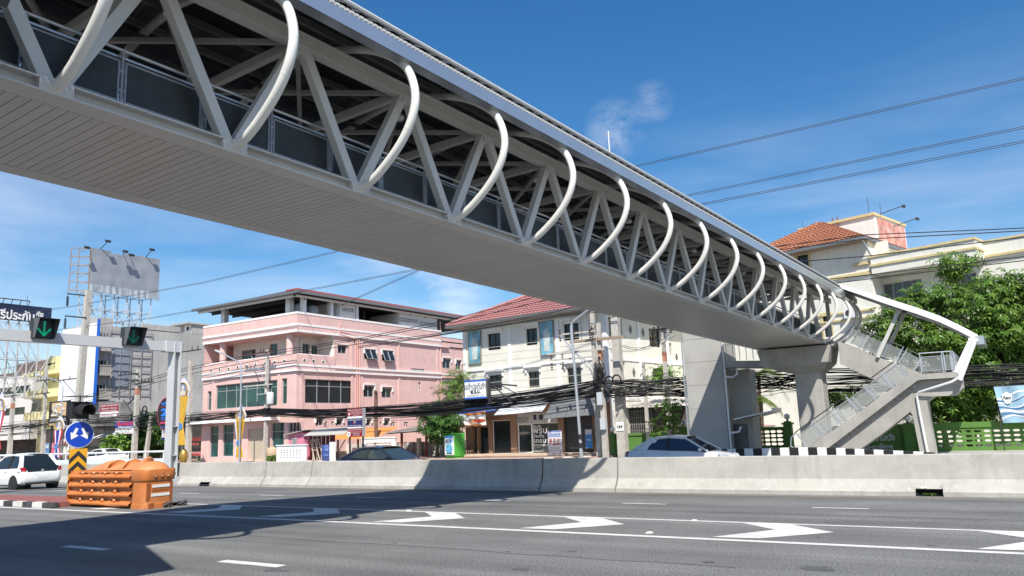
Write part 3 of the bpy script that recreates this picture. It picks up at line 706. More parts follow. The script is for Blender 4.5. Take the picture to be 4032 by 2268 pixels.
W1=[ws('c',785,475,875,565),ws('c',1040,480,1120,560),ws('c',1420,485,1480,565),ws('c',1645,485,1715,565)]
V=[ws('c',895,515,930,570),ws('c',980,515,1015,570),ws('c',1520,520,1545,570),ws('c',1590,520,1620,570),ws('c',1735,520,1790,568),ws('c',1900,520,1955,570),ws('c',2085,480,2120,565),ws('c',2085,655,2110,700),ws('c',2080,15,2115,125),ws('b',705,1125,878,1182)]
YE=61.2
PS.wall(mb,42.7,YE,-.25,6.85,W2[:]+W1+V[:9],rev=.14)
PS.wall(mb,46.75,YE,6.85,10.0,W3+[V[9]],rev=.14)
PS.wall(mb,YE,70,-.25,11.0,W4,d=-.25,rev=.14)
volume(mb,PF,XL,XR-.4,27.3,-.25,6.84,top=True);mb.quad((XR-.4,42.72,6.84),(XR,42.72,6.84),(XR,70,6.84),(XR-.4,70,6.84));volume(mb,PF,XL,-60.2,27.3,6.85,10.0)
mb.quad(PS.at(YE,-.25,0),PS.at(YE,-.25,-.25),PS.at(YE,10,-.25),PS.at(YE,10,0))
mb.build('wall',PINK,PB)
mb=MB()                                              # recessed third storey, white
R3=[(PF.S('a',805,950,-2),PF.S('a',985,950,-2),8.1,9.3),(PF.S('a',1165,950,-2),PF.S('a',1260,950,-2),8.3,9.55)]
PF.wall(mb,-58.9,-50.3,6.85,10.0,R3,d=-2.0)
PS.wall(mb,44.7,46.75,6.85,10,[(45.0,45.75,7.3,9.3),(46.0,46.7,7.6,9.2)],d=-1.9)
mb.quad(PS.at(46.75,6.85,-1.9),PS.at(46.75,6.85,0),PS.at(46.75,10,0),PS.at(46.75,10,-1.9))
mb.quad(PF.at(-58.9,6.85,-2),PF.at(-58.9,6.85,-18),PF.at(-58.9,10,-18),PF.at(-58.9,10,-2))
mb.build('recessed_wall',WALLW,PB)
mb=MB()                                              # balcony and terrace parapets wrapping the corner
def wrap(mb,z0,z1,out,th,yend,rear=True):
    PF.box(mb,XL-out*.3,XR+out,z0,z1,out-th,out);PS.box(mb,42.7-out+th,yend,z0,z1,out-th,out)
wrap(mb,6.85,8.1,.12,.15,46.75);wrap(mb,9.98,11.45,.14,.15,YE);PF.box(mb,XL,XL+.15,9.98,11.45,-18,.0)
PF.box(mb,XL,XR,9.9,10.02,-20,0);PS.box(mb,YE,70,9.9,10.9,-.4,-.2)
mb.build('parapet',PINK,PB)
mb=MB()
for z,o in((11.45,.17),(10.5,.17),(9.98,.17)): wrap(mb,z-.085,z+.085,o,.2,YE)
wrap(mb,8.1,8.17,.05,.06,46.6)
for z in(7.22,6.83): wrap(mb,z-.08,z+.08,.15,.2,YE)
for z in (10.5,9.98,7.2,6.6): PS.box(mb,YE,70,z-.06,z+.06,-.3,-.2)
PF.box(mb,XL-.4,-50.3,2.95,3.2,-.1,.9)
mb.build('trim_band',TRIM,PB)
mb=MB()
for k,x in(('a',560),('a',1405)): mb.lathe([(.3,8.1),(.3,10.0)],(PF.S(k,x+15,950,-.4),43.1,0),n=14)
build_each(mb,'round_pillar',PINK,PB,True)
mb=MB()
for x0,x1,y in((557,627,500),(1380,1450,330)): 
    s=PF.S('a',(x0+x1)/2,y,-.5);PF.box(mb,s-.25,s+.25,11.45,12.95,-.75,-.3)
for x in(1590,1935): s=PS.S('a',x,400,-.3);PS.box(mb,s-.17,s+.17,11.45,12.9,-.5,-.1)
for x in(2265,): s=PS.S('a',x,400,-.1);PS.box(mb,s-.12,s+.12,10.0,12.9,-.2,.05)
build_each(mb,'roof_post',TRIM,PB)
holes=[];mb=MB()
for x,y in((425,1160),(533,1147),(643,1133),(760,1117),(870,1100),(990,1085),(1108,1070),(1230,1052),(1353,1035)): 
    s,z=PF.sz('a',x,y,.12);mb.lathe([(.17,0),(.17,.02),(.11,.025),(.11,.0)],PF.at(s,z,.12),PF.n,16)
for x,y in((1603,1027),(1722,1035),(1840,1047)):
    s,z=PS.sz('a',x,y,.12);mb.lathe([(.17,0),(.17,.02),(.11,.025),(.11,.0)],PS.at(s,z,.12),PS.n,16)
build_each(mb,'round_opening',WALLW,PB)
mb=MB()                                              # roof: thin sheet on trusses with gutter
rx0,rx1,ry0,ry1=-61.0,-47.75,41.9,71
def rz(y): return 13.12-.0*(y-42)
mb._a([(rx0,ry0,12.98),(rx1,ry0,13.1),(rx1,ry1,13.1),(rx0,ry1,12.98),(rx0,ry0,13.06),(rx1,ry0,13.18),(rx1-2,ry1,13.3),(rx0+4,ry1,13.3),((rx0+rx1)/2,ry0+6,14.0)],[(0,1,2,3),(4,5,8),(5,6,8),(6,7,8),(7,4,8)])
mb.build('roof',mat('roof_red_metal',(.36,.10,.09),.45,var=.1,scale=2),PB)
mb=MB();mb.box((rx0-.05,ry0-.12,12.86),(rx1+.1,ry0+.02,13.08));mb.box((rx1-.02,ry0,12.94),(rx1+.12,ry1,13.16));mb.build('gutter',mat('gutter_grey',(.16,.165,.17),.4),PB)
mb=MB();mb.box((rx0+.3,ry0+.3,12.68),(rx1-.4,ry0+.42,12.9));mb.box((rx1-.52,ry0+.3,12.72),(rx1-.4,ry1,12.93));build_each(mb,'roof_beam',TRIM,PB);mb=MB();mb.box((rx1-1.2,ry0+.1,13.17),(rx1+.06,ry1,13.32));mb.build('red_verge',mat('roof_red_metal',(.36,.10,.09)),PB)
mb=MB()
for i in range(9): y=43.5+i*2.2;mb.beam((rx0+.5,y,12.75),(rx1-.6,y,12.75),.08,.25)
build_each(mb,'roof_truss',DARKM,PB)
mb=MB();s0,s1=PS.S('a',2040,420),PS.S('a',2255,440)
vh=[ws('a',2092,350,2232,415)];PS.wall(mb,s0,s1,11.3,12.9,vh,d=-.05);t0,t1=PS.S('b',550,520),PS.S('b',1040,600)
vh2=[ws('b',565,478,795,560),ws('b',815,528,1028,600)];PS.wall(mb,t0,t1,11.3,12.9,vh2,d=-.05);PF.box(mb,XR-3.8,XR-.05,11.3,12.9,-(s0-42.7)-.15,-(s0-42.7));PF.box(mb,XR-4,XR-.05,11.3,12.9,-(t0-42.7)-.15,-(t0-42.7))
build_each(mb,'roof_room_wall',WALLW,PB);mb=MB();mb.box((-60,52,11.3),(-50.0,52.2,12.9));mb.box((-52.2,46.5,11.3),(-52.0,60,12.9));mb.build('shade_backing_wall',mat('inner_shade',(.06,.055,.05),.9),PB);mb=MB();mb.box((rx0+.2,ry0+.2,12.9),(rx1-.3,ry1,12.93));mb.build('roof_lining',mat('lining_shade',(.03,.028,.026),.9),PB)  # backing wall and lining painted near-black to stand for the terrace's shade
mb=MB()
for h in vh+vh2+[V[9]]:
    n=max(3,int((h[1]-h[0])/.22))
    for i in range(1,n): x=h[0]+(h[1]-h[0])*i/n;PS.box(mb,x-.035,x+.035,h[2],h[3],-.12,-.06)
    PS.box(mb,h[0],h[1],(h[2]+h[3])/2-.03,(h[2]+h[3])/2+.03,-.12,-.06)
for h in V[:9]:
    PS.box(mb,(h[0]+h[1])/2-.03,(h[0]+h[1])/2+.03,h[2],h[3],-.12,-.06);PS.box(mb,h[0],h[1],(h[2]+h[3])/2-.03,(h[2]+h[3])/2+.03,-.12,-.06)
mb.build('vent_block',TRIM,PB)
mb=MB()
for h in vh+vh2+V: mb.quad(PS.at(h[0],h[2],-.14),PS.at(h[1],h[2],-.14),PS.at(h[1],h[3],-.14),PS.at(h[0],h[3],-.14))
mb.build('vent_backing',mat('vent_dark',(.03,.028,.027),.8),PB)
for i,h in enumerate(F2): PF.window(h,PB,FRAMEG,GLASSG,nx=1 if i!=1 else 6,rev=.18,transom=h[3]-.55)
PS.window(bigR,PB,FRAMEG,GLASS,nx=4,transom=bigR[3]-.55)
for h in W2[1:]+W3+W1[:1]: PS.window(h,PB,FRAMEG,GLASS,nx=2)
for h in W1[1:]: PS.window(h,PB,FRAMEG,GLASS,nx=1)
for h in W4: PS.window(h,PB,FRAMEG,GLASS,nx=2,d=-.25)
for h in R3: PF.window(h,PB,FRAMEG,GLASSG,nx=2,d=-2.0)
for h in((45.0,45.75,7.3,9.3),(46.0,46.7,7.6,9.2)): PS.window(h,PB,FRAMEG,GLASSG,nx=2,d=-1.9)
for i,h in enumerate(G1):
    if i==2: continue
    PF.window(h,PB,FRAMEG,GLASSG if i!=4 else GLASS,nx=1,rev=.18,transom=h[3]-.7)
mb=MB();h=G1[2]
for i in range(22): z=h[2]+(h[3]-h[2])*i/22;PF.box(mb,h[0],h[1],z,z+(h[3]-h[2])/22-.012,-.16-.02*(i%2),-.12)
mb.build('roller_shutter',mat('shutter_beige',(.55,.47,.36),.5),PB)
mb=MB()                                              # pushed-out sashes and window hoods
for h in W2[1:]+W3[1:]+W1+W4: 
    dd=-.25 if h in W4 else 0
    PS.box(mb,h[0]-.12,h[1]+.12,h[3]+.08,h[3]+.17,dd,dd+.12);PS.box(mb,h[0]-.14,h[0]-.05,h[3]-.35,h[3]+.1,dd,dd+.12);PS.box(mb,h[1]+.05,h[1]+.14,h[3]-.35,h[3]+.1,dd,dd+.12)
h=W3[0];PS.box(mb,h[0]-.12,h[1]+.12,h[3]+.05,h[3]+.12,0,.12)
build_each(mb,'window_hood',TRIM,PB)
for h in W3[1:]:
    m2=MB();mid=(h[0]+h[1])/2
    for a,b in((h[0],mid),(mid,h[1])):
        g2=MB();g2._a([PS.at(a+.03,h[3],.02),PS.at(b-.03,h[3],.02),PS.at(b-.03,h[2]+.03,.38),PS.at(a+.03,h[2]+.03,.38)],[(0,1,2,3)]);g2.build('sash_pane',GLASS,PB)
        for p,q in(((a+.03,h[3],.02),(a+.03,h[2]+.03,.38)),((b-.03,h[3],.02),(b-.03,h[2]+.03,.38)),((a+.03,h[2]+.03,.38),(b-.03,h[2]+.03,.38))): m2.beam(PS.at(*p),PS.at(*q),.05,.04)
    m2.build('open_sash',FRAMEG,PB)
mb=MB()                                              # downpipes and pilaster strips
for x in(49.25,49.45,49.7): mb.tube([PS.at(x,.2,.1),PS.at(x,10.2,.1)],.045,6)
mb.tube([PS.at(47.3,11.0,.15),PS.at(47.3,10.3,.15),PS.at(49.45,10.05,.15)],.045,6);mb.tube([PS.at(47.2,10.9,.15),PS.at(47.2,10.05,.15),PS.at(49.25,9.8,.15)],.05,6)
mb.tube([PS.at(YE,.2,.05),PS.at(YE,12.5,.05)],.06,6)
build_each(mb,'downpipe',mat('pipe_pink',(.72,.42,.36),.5),PB,True)
mb=MB()
for x in(43.25,48.85,50.05,54.95,60.7):
    for z0,z1 in((-.25,2.9),(3.3,6.78),(7.3,9.9)):
        if x<46 and z0>7: continue
        PS.box(mb,x-.14,x+.14,z0,z1,0,.06)
for x in(PF.S('a',455,1300),PF.S('a',1285,1300)): PF.box(mb,x-.13,x+.13,3.3,6.75,0,.06)
build_each(mb,'pilaster',PINK,PB)
for a in((-49.9,44.2),(-49.8,45.6)):
    mb=MB();mb.lathe([(.5,0),(.58,.1),(.58,1.0),(.45,1.25),(.12,1.36)],(a[0],a[1],11.2),n=20)
    one('water_tank',mb,mat('tank_grey',(.42,.43,.46),.4),'grey water tank on the pink roof terrace, '+('nearer the front corner' if a[1]<45 else 'farther from the front corner'),'water tank','water tanks on the pink roof terrace',smooth=True)
# ------------------------------------------------------------------ white corner shophouse
WD=5.0
WF=Fac((-35.65,48.0),-WD)
CREAM=mat('cream_render',(.72,.69,.60),.85,var=.05,scale=1.2,streak=.18,dirt=(.55,.52,.45))
WB=thing('corner_shophouse','three storey white corner shophouse with red tiled hip roof','building',(-30,52,-.3))
sR=WF.S('e',188,200);WS=Fac(tuple(WF.at(sR,0)[:2]),84)
zb=-.3;ZE=9.35
top=[WF.rect('b',1672,695,1840,885),WF.rect('b',2158,630,2307,825),WF.rect('m',275,310,525,545)]
midw=[WF.rect('d',725,255,892,440),WF.rect('d',1220,205,1368,398),WF.rect('d',1712,155,1900,358)]
zG=3.1;shop=[WF.rect('d',515,900,575,1258),WF.rect('d',585,905,722,1262),WF.rect('d',752,825,1005,1245),WF.rect('d',1062,740,1610,1235),WF.rect('d',1665,775,2055,1250)]
mb=MB();WF.wall(mb,0,sR,zG,ZE,top+midw,rev=.2)
sw=[WS.rect('m',985,190,1215,530),WS.rect('m',1625,370,1830,680),WS.rect('m',1060,890,1260,1110),WS.rect('m',1690,1005,1875,1270),WS.rect('m',1915,600,2000,800)]
WS.wall(mb,0,15.5,zb,ZE,sw,rev=.2);volume(mb,WF,0,sR-.5,15.5,zb,ZE-.01);mb.build('wall',CREAM,WB)
for h in top+midw: WF.window(h,WB,FRAMEB,GLASS,nx=2,rev=.2)
for h in sw: WS.window(h,WB,FRAMEB,GLASS,nx=2,rev=.2)
mb=MB()                                              # window hoods, string courses and siding grooves
for h in top+midw:
    WF.box(mb,h[0]-.28,h[1]+.28,h[3]+.28,h[3]+.36,0,.22);WF.box(mb,h[0]-.2,h[1]+.2,h[3]+.2,h[3]+.28,0,.15)
    for s in(h[0]-.2,h[1]+.08): WF.box(mb,s,s+.12,h[3]-.1,h[3]+.2,0,.12)
for x in (0.12,WF.S('b',1945,600),WF.S('b',2545,500),sR-.12): WF.box(mb,x-.14,x+.14,zG,ZE-.3,0,.05)
for z in(5.95,):
    WF.box(mb,.25,sR-.25,z,z+.1,0,.08)
for x in(.15,4.3,8.6,12.5): WS.box(mb,x-.16,x+.16,zb,ZE-.2,0,.06)
WS.box(mb,.3,15,5.9,6.25,0,.05);WS.box(mb,.3,15,3.2,3.45,0,.05)
mb.build('moulding',mat('moulding_white',(.77,.76,.74),.7,var=.04,scale=3),WB)
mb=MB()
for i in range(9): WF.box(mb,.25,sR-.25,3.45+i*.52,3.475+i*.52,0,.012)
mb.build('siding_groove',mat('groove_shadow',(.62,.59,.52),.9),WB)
mb=MB()
for k,x,y in(('m',1335,395),('m',1535,440),('m',2065,830),('m',1388,1070)):
    s,z=WS.sz(k,x,y);m4=[WS.at(s,z+.34,.02),WS.at(s+.2,z,.02),WS.at(s,z-.34,.02),WS.at(s-.2,z,.02)];mb.prism(m4,WS.n*.02)
build_each(mb,'diamond_tile',mat('tile_grey',(.12,.12,.12),.5),WB)
mb=MB();ov=.95                                       # hip roof with tile courses
def RP(a,b,z): return Vector((0,0,z))+WF.P+WF.u*a-WF.n*b
e=[RP(-ov,-ov,ZE+.15),RP(sR+ov,-ov,ZE+.15),RP(sR+ov,15.5+ov,ZE+.15),RP(-ov,15.5+ov,ZE+.15)]
rh=3.7;r0=RP(sR/2,6.2,ZE+rh);r1=RP(sR/2,9.3,ZE+rh)
TILE=mat('roof_tile_red',(.315,.135,.125),.6,var=.12,scale=5)
def tiled(mb,a,b,c,d,n):                             # a-b eave, d-c ridge; stepped courses
    for i in range(n):
        t0,t1=i/n,(i+1)/n;nn=(b-a).cross(d-a).normalized();nn=nn if nn.z>0 else -nn
        p=a.lerp(d,t0)+nn*.07;q=b.lerp(c,t0)+nn*.07;r=b.lerp(c,t1)+nn*.02;s=a.lerp(d,t1)+nn*.02
        nc=max(2,int((q-p).length/.32));
        for j in range(nc):
            u0,u1=j/nc,(j+1)/nc;um=(u0+u1)/2
            mb.quad(p.lerp(q,u0),p.lerp(q,um)+nn*.035,s.lerp(r,um)+nn*.035,s.lerp(r,u0));mb.quad(p.lerp(q,um)+nn*.035,p.lerp(q,u1),s.lerp(r,u1),s.lerp(r,um)+nn*.035)
        mb.quad(p,q,q-nn*.06,p-nn*.06)
tiled(mb,e[0],e[1],r0,r0,15);tiled(mb,e[1],e[2],r1,r0,15);tiled(mb,e[2],e[3],r1,r1,8);tiled(mb,e[3],e[0],r0,r1,15)
mb.build('roof',TILE,WB,fix=False)
mb=MB()
for p,q in((e[0],r0),(e[1],r0),(r0,r1)): mb.tube([p+Vector((0,0,.12)),q+Vector((0,0,.14))],.12,8)
mb.build('ridge_tile',TILE,WB,smooth=True)
mb=MB();mb.poly([v-Vector((0,0,.12)) for v in e]);mb.build('soffit',mat('soffit_grey',(.45,.44,.42),.8),WB)
mb=MB()
for i in range(4): mb.beam(e[i]-Vector((0,0,.05)),e[(i+1)%4]-Vector((0,0,.05)),.16,.2)
mb.build('gutter',mat('gutter_dark',(.13,.12,.12),.5),WB)
# shop front at street level
BRW=mat('brown_pier',(.30,.19,.125),.7,var=.06,scale=3)
mb=MB();WF.wall(mb,0,sR,zb,zG,shop,d=-.02,rev=.25);mb.build('shop_wall',BRW,WB)
for i,h in enumerate(shop):
    if i==4:
        mb=MB()
        for j in range(30): z=h[2]+(h[3]-h[2])*j/30;WF.box(mb,h[0],h[1],z,z+(h[3]-h[2])/30-.01,-.26-.02*(j%2),-.2)
        mb.build('roller_shutter',mat('shutter_dark',(.05,.05,.055),.45),WB)
    elif i==3: continue
    else: WF.window(h,WB,FRAMEW if i==2 else BRW,GLASS,nx=1,rev=.25,name='shop_window' if i!=1 else 'shop_door')
h=shop[3];xm=WF.S('d',1252,900);zt=WF.Z('d',1300,858)
WF.window((h[0],xm,h[2],zt),WB,FRAMEW,GLASS,nx=1,rev=.25,fw=.1,name='shop_door');WF.window((xm,h[1],h[2]+.1,zt),WB,FRAMEW,GLASS,nx=1,rev=.25,name='shop_window')
mb=MB();WF.box(mb,h[0],h[1],zt,h[3],-.24,-.12);mb.build('sign_panel',mat('panel_grey',(.50,.50,.52),.6),WB)
LW=mat('letter_white',(.8,.8,.8),.5);LB=mat('letter_black',(.03,.03,.035),.5);LR=mat('letter_red',(.5,.03,.04),.5);LBL=mat('letter_blue',(.03,.12,.5),.5)
def ftext(F,s,k,x0,y0,x1,y1,d,m,parent,bold=0.0):
    a,b,c,e2=F.rect(k,x0,y0,x1,y1,d);return text(s,F.at((a+b)/2,(c+e2)/2,d),F.u,b-a,e2-c,m,parent,bold=bold)
for s,y0,y1,x1 in(('รับทำ',880,918,1390),('พรบ',925,985,1465),('ประกัน',995,1040,1425),('รถยนต์',1045,1105,1500),('รถมอเตอร์ไซค์',1112,1145,1560),('ประเภท 1,2,3,2+',1150,1180,1500),('ต่อทะเบียน ต่อภาษี',1185,1200,1540)):
    ftext(WF,s,'d',1285,y0,x1,y1,-.19,LW,WB,bold=.02 if y1-y0>30 else 0)
for s,y0,y1 in(('ยินดีต้อนรับ',965,978),('เปิดบริการ 08.30-17.30 น.',985,998)): ftext(WF,s,'d',1095,y0,1240,y1,-.19,LW,WB)
for s,y0,y1,x0,x1 in(('ไวยวรรณ์ ที่ปรึกษา',775,797,1075,1235),('ทุกเรื่องประกัน',803,820,1085,1225),('081-4446071',828,845,1100,1215)): ftext(WF,s,'d',x0,y0,x1,y1,-.11,LB,WB)
mb=MB()
for x0,x1 in((1290,1328),(1360,1412)): a=WF.rect('d',x0,752,x1,812,-.12);WF.box(mb,*a,-.12,-.10)
mb.build('panel_logo',mat('logo_navy',(.03,.035,.09),.5),WB)
ftext(WF,'ชุดไทย','d',700,775,870,820,.0,mat('letter_gold',(.25,.13,.04),.4),WB,bold=.02)
mb=MB();WF.box(mb,-.1,sR+.1,zb,zb+.16,0,1.2);a=WF.rect('d',500,1270,740,1305,1.0);WF.box(mb,a[0],a[1],zb,zb+.1,1.2,1.9);mb.build('step',mat('step_buff',(.55,.45,.34),.8,var=.08,scale=3),WB)
mb=MB()
for k,x,y in (('m',430,950),): s,z=WF.sz(k,x,y,.2);WF.box(mb,s-.1,s+.1,z,z+.1,0,.2)
mb.build('bracket',GALV,WB)
# awnings
def awning(F,k,x0,y0,x1,y1,dout,drop,m,label,rib=.12):
    a=F.sz(k,x0,y0,dout);b=F.sz(k,x1,y1,dout);mb=MB();n=max(4,int(abs(b[0]-a[0])/rib))
    for i in range(n):
        u0,u1=i/n,(i+1)/n;s0=a[0]+(b[0]-a[0])*u0;s1=a[0]+(b[0]-a[0])*u1;z0=a[1]+(b[1]-a[1])*u0;z1=a[1]+(b[1]-a[1])*u1;bmp=.03 if i%2 else 0
        mb.quad(F.at(s0,z0,dout),F.at(s1,z1,dout),F.at(s1,z1+drop+bmp,.05),F.at(s0,z0+drop+bmp,.05))
        mb.quad(F.at(s0,z0-.04,dout),F.at(s1,z1-.04,dout),F.at(s1,z1,dout),F.at(s0,z0,dout))
    t=one('awning',mb,m,label,'awning','awnings over the shop fronts');return t
awning(WF,'d',105,745,785,705,1.6,.62,mat('awning_blue',(.03,.09,.33),.5,var=.15,scale=3),'blue ribbed awning at the left end of the shop front')
awning(WF,'d',788,752,1405,700,1.4,1.05,mat('awning_white',(.68,.71,.74),.45,var=.1,scale=3),'white metal awning over the middle of the shop front')
awning(WF,'d',1408,800,2148,738,1.5,1.35,mat('awning_grey',(.13,.135,.14),.7,var=.12,scale=3),'dark grey awning at the right end of the shop front',rib=4)
# large framed portraits on the upper wall, left as generic tinted figures
for (x0,y0,x1,y1),l,arm in(((1428,668,1592,1058),'tall framed blue portrait panel at the left end of the upper white wall',0),((2332,540,2518,952),'tall framed blue portrait panel between two upper windows of the white wall',1)):
    a=WF.rect('b',x0,y0,x1,y1,.1);c=WF.at((a[0]+a[1])/2,a[2],.05);t=thing('portrait_panel',l,'portrait panel',tuple(c),'portrait panels on the white wall')
    w=a[1]-a[0];h=a[3]-a[2];mb=MB();WF.box(mb,*a,.05,.10);mb.build('board',mat('panel_teal',(.16,.36,.45),.35,var=.5,scale=1.1),t)
    mb=MB()
    for q in((a[0]-.03,a[0]+.03,a[2],a[3]),(a[1]-.03,a[1]+.03,a[2],a[3]),(a[0],a[1],a[2]-.03,a[2]+.03),(a[0],a[1],a[3]-.03,a[3]+.03)): WF.box(mb,*q,.05,.13)
    mb.build('frame',mat('frame_bronze',(.24,.22,.17),.5),t)
    cx=(a[0]+a[1])/2;fig=lambda pts:[WF.at(cx+x*w,a[2]+y*h,.105) for x,y in pts]
    mb=MB();mb.prism(fig([(-.24,.12),(.2,.12),(.22,.5),(.27,.42),(.27,.64),(.12,.76),(-.12,.76),(-.28,.64),(-.28,.42),(-.2,.5)]),WF.n*.008);mb.build('figure_robe',mat('robe_pale',(.5,.55,.52),.5,var=.25,scale=3),t)
    mb=MB();mb.lathe([(.085*w*1.2,0),(.085*w*1.2,.012)],WF.at(cx,a[2]+.84*h,.105),WF.n,14);mb.build('figure_head',mat('skin_tint',(.33,.28,.25),.5),t)
# ------------------------------------------------------------------ cream building behind the stairs
RF=Fac((-9.0,56.0),-14.0)
CR2=mat('cream_old',(.73,.71,.63),.85,var=.06,scale=1,streak=.3,dirt=(.42,.40,.34),dirtamt=.12,dscale=.8)
YB=mat('yellow_band',(.60,.49,.25),.7,var=.12,scale=4)
RB=thing('cream_building','cream building with yellow bands and orange tiled roof behind the trees','building',(-6,60,-.3))
def rr(x0,y0,x1,y1,d=0): return RF.rect('i',x0,y0,x1,y1,d)
sc=RF.S('i',955,700);zc0=RF.Z('i',955,590);sL=-24.0;sE=26
win=[RF.rect('k',720,300,800,480),rr(305,575,420,700),RF.rect('e',1450,900,1500,960)]
mb=MB();RF.wall(mb,sL,sc,-.3,RF.Z('i',250,545),win,rev=.2)
dB=-1.5
wb=[RF.rect('i',1055,825,1420,945,dB),RF.rect('i',1735,740,1900,865,dB)]
zb2=RF.Z('i',960,690)
RF.wall(mb,sc,sE,-.3,RF.Z('i',1900,570,dB),wb,d=dB,rev=.2)
ztop=RF.Z('i',250,545);volume(mb,RF,sL,sc,12,-.3,ztop);volume(mb,RF,sc+.05,sE,14,-.3,RF.Z('i',2200,430,dB),d=dB)
mb.build('wall',CR2,RB)
for h in win: RF.window(h,RB,FRAMEB,GLASS,nx=2,rev=.2)
for h in wb: RF.window(h,RB,FRAMEG,mat('pale_glass',(.10,.11,.11),.15),nx=4 if h is wb[0] else 3,d=dB,rev=.2)
mb=MB()                                              # projecting balcony box and roof parapet
b0,b1=RF.S('i',950,600,.2),RF.S('i',1865,440,.2);zt2=RF.Z('i',950,578,.2);zb3=RF.Z('i',965,735,.2)
RF.box(mb,b0,b1,zb3,zt2,-1.4,.2);zp=RF.Z('i',2290,395,dB)
RF.box(mb,b1-.3,sE,RF.Z('i',1900,580,dB)-.3,zp,dB,dB+.12);mb.build('balcony_parapet',CR2,RB)
mb=MB()
for z in(zt2-.02,(zt2+zb3)/2-.02): RF.box(mb,b0-.06,b1+.06,z-.09,z+.05,-1.3,.28)
RF.box(mb,b1,sE,zp-.05,zp+.06,dB,dB+.2);RF.box(mb,b1,sE,zp-1.0,zp-.85,dB,dB+.2)
for y in(775,): z=RF.Z('i',620,y);RF.box(mb,sL,sc-.02,z-.12,z+.1,0,.12)
for k,x,y in(('k',1000,330),('k',1100,255)): z=RF.Z(k,x,y);RF.box(mb,sL,sc+3 if False else sc-.02,z-.06,z+.06,0,.1)
for h in win:
    for q in((h[0]-.16,h[0],h[2]-.1,h[3]+.12),(h[1],h[1]+.16,h[2]-.1,h[3]+.12),(h[0],h[1],h[3],h[3]+.14)): RF.box(mb,*q,0,.05)
z=RF.Z('i',820,650);RF.box(mb,RF.S('i',800,650),sc-.02,z-.12,z+.08,0,.15)
mb.build('yellow_band',YB,RB)
# corner room with orange hip roof
OT=mat('roof_tile_orange',(.37,.145,.075),.6,var=.14,scale=5)
zE=RF.Z('i',890,400,.9);sE1=RF.S('i',893,400,.9);sE0=sE1-10.4
mb=MB();e=[RF.at(sE0,zE,.9),RF.at(sE1,zE,.9),RF.at(sE1,zE,-9),RF.at(sE0,zE,-9)]
pk=RF.S('i',495,280,-4);zk=RF.Z('i',495,280,-4);r0=RF.at(pk-.1,zk,-4.0);r1=RF.at(pk+.1,zk,-4.2)
tiled(mb,e[0],e[1],r1,r0,14);tiled(mb,e[1],e[2],r1,r1,14);tiled(mb,e[2],e[3],r0,r1,6);tiled(mb,e[3],e[0],r0,r0,14);mb.build('roof',OT,RB,fix=False)
mb=MB()
for i in range(4): mb.beam(e[i]-Vector((0,0,.1)),e[(i+1)%4]-Vector((0,0,.1)),.14,.2)
mb.build('gutter',mat('gutter_slate',(.15,.16,.17),.45),RB)
mb=MB();mb.poly([v-Vector((0,0,.2)) for v in e]);mb.build('eave_soffit',mat('eave_brown',(.28,.2,.16),.7),RB)
mb=MB();s1=RF.S('i',795,500);RF.wall(mb,sE0+.9,s1,ztop-.1,zE-.2,[]);RF.wall(mb,s1,s1+2.0,ztop-2.6,zE-.2,[rr(802,500,880,625,-.6)],d=-.9);mb.quad(RF.at(s1,ztop-.5,0),RF.at(s1,ztop-.5,-.9),RF.at(s1,zE,-.9),RF.at(s1,zE,0));mb.build('corner_room_wall',CR2,RB)
h=rr(802,500,880,625,-.9);RF.window(h,RB,FRAMEB,GLASS,nx=2,d=-.9)
mb=MB();mb.tube([RF.at(sE1-.2,zE-.2,.7),RF.at(RF.S('i',965,570),RF.Z('i',965,570),.1)],.07,8);mb.build('downpipe',GALV,RB)
# water tower block above the roof with faded red painted panel
t0=RF.S('i',330,330,-7);t1=RF.S('i',978,200,-7);zt0=RF.Z('i',978,196,-7)
mb=MB();RF.box(mb,t0,t1,zE-.5,zt0,-13,-7);mb.build('roof_tank_block',mat('block_white',(.74,.72,.66),.85,streak=.4,dirt=(.40,.38,.35),dirtamt=.2,dscale=1.2),RB)
mb=MB();RF.box(mb,t0-.1,t1+.1,zt0-.18,zt0+.02,-13.1,-6.85);mb.build('block_cornice',YB,RB)
mb=MB();c=[RF.at(t1+.02,zE-.2,-7.5),RF.at(t1+.02,zE-.2,-12.8),RF.at(t1+.02,zt0-.3,-12.8),RF.at(t1+.02,zt0-.3,-7.5)];mb.poly(c);mb.build('painted_panel',mat('faded_red',(.55,.24,.19),.9,var=.3,scale=1.5,dirtamt=.7,dirt=(.7,.62,.55),dscale=1.2),RB)
mb=MB()
for s in(RF.S('i',620,260,-6.9),RF.S('i',662,250,-6.9)): mb.tube([RF.at(s,zE+.5,-6.9),RF.at(s,zt0+.3,-6.9)],.05,6)
for i in range(5): z=zE+1+i*.45;mb.tube([RF.at(RF.S('i',620,260,-6.9),z,-6.9),RF.at(RF.S('i',662,250,-6.9),z,-6.9)],.035,6)
mb.build('ladder',mat('rust',(.22,.07,.04),.8),RB)
for x,y,a in((1005,215,(1125,200)),(1065,268,(1172,255))):
    p=RF.at(t1,RF.Z('i',x,y,-8),-8.0 if x<1030 else -10.5);q=atX('i',a[0],a[1],p.x+1.6)
    mb=MB();q=p+Vector((1.7,-.2,.3));mb.tube([p,q],.03,6);mb.obox(q+Vector((.08,0,-.04)),(.12,0,-.05),(0,.11,0),(.03,0,.09))
    one('flood_lamp',mb,DARKM,'black flood lamp on an arm above the red painted panel, '+('higher of the two' if x<1030 else 'lower of the two'),'flood lamp','flood lamps on the cream building')
mb=MB()
for x,y in((940,60),(1045,160),(348,270)): p=RF.at(RF.S('i',x,200,-9),zt0,-9);mb.tube([p,p+Vector((0,0,1.9 if x==940 else 1.1))],.018,4)
mb.build('antenna',WIREG,RB)
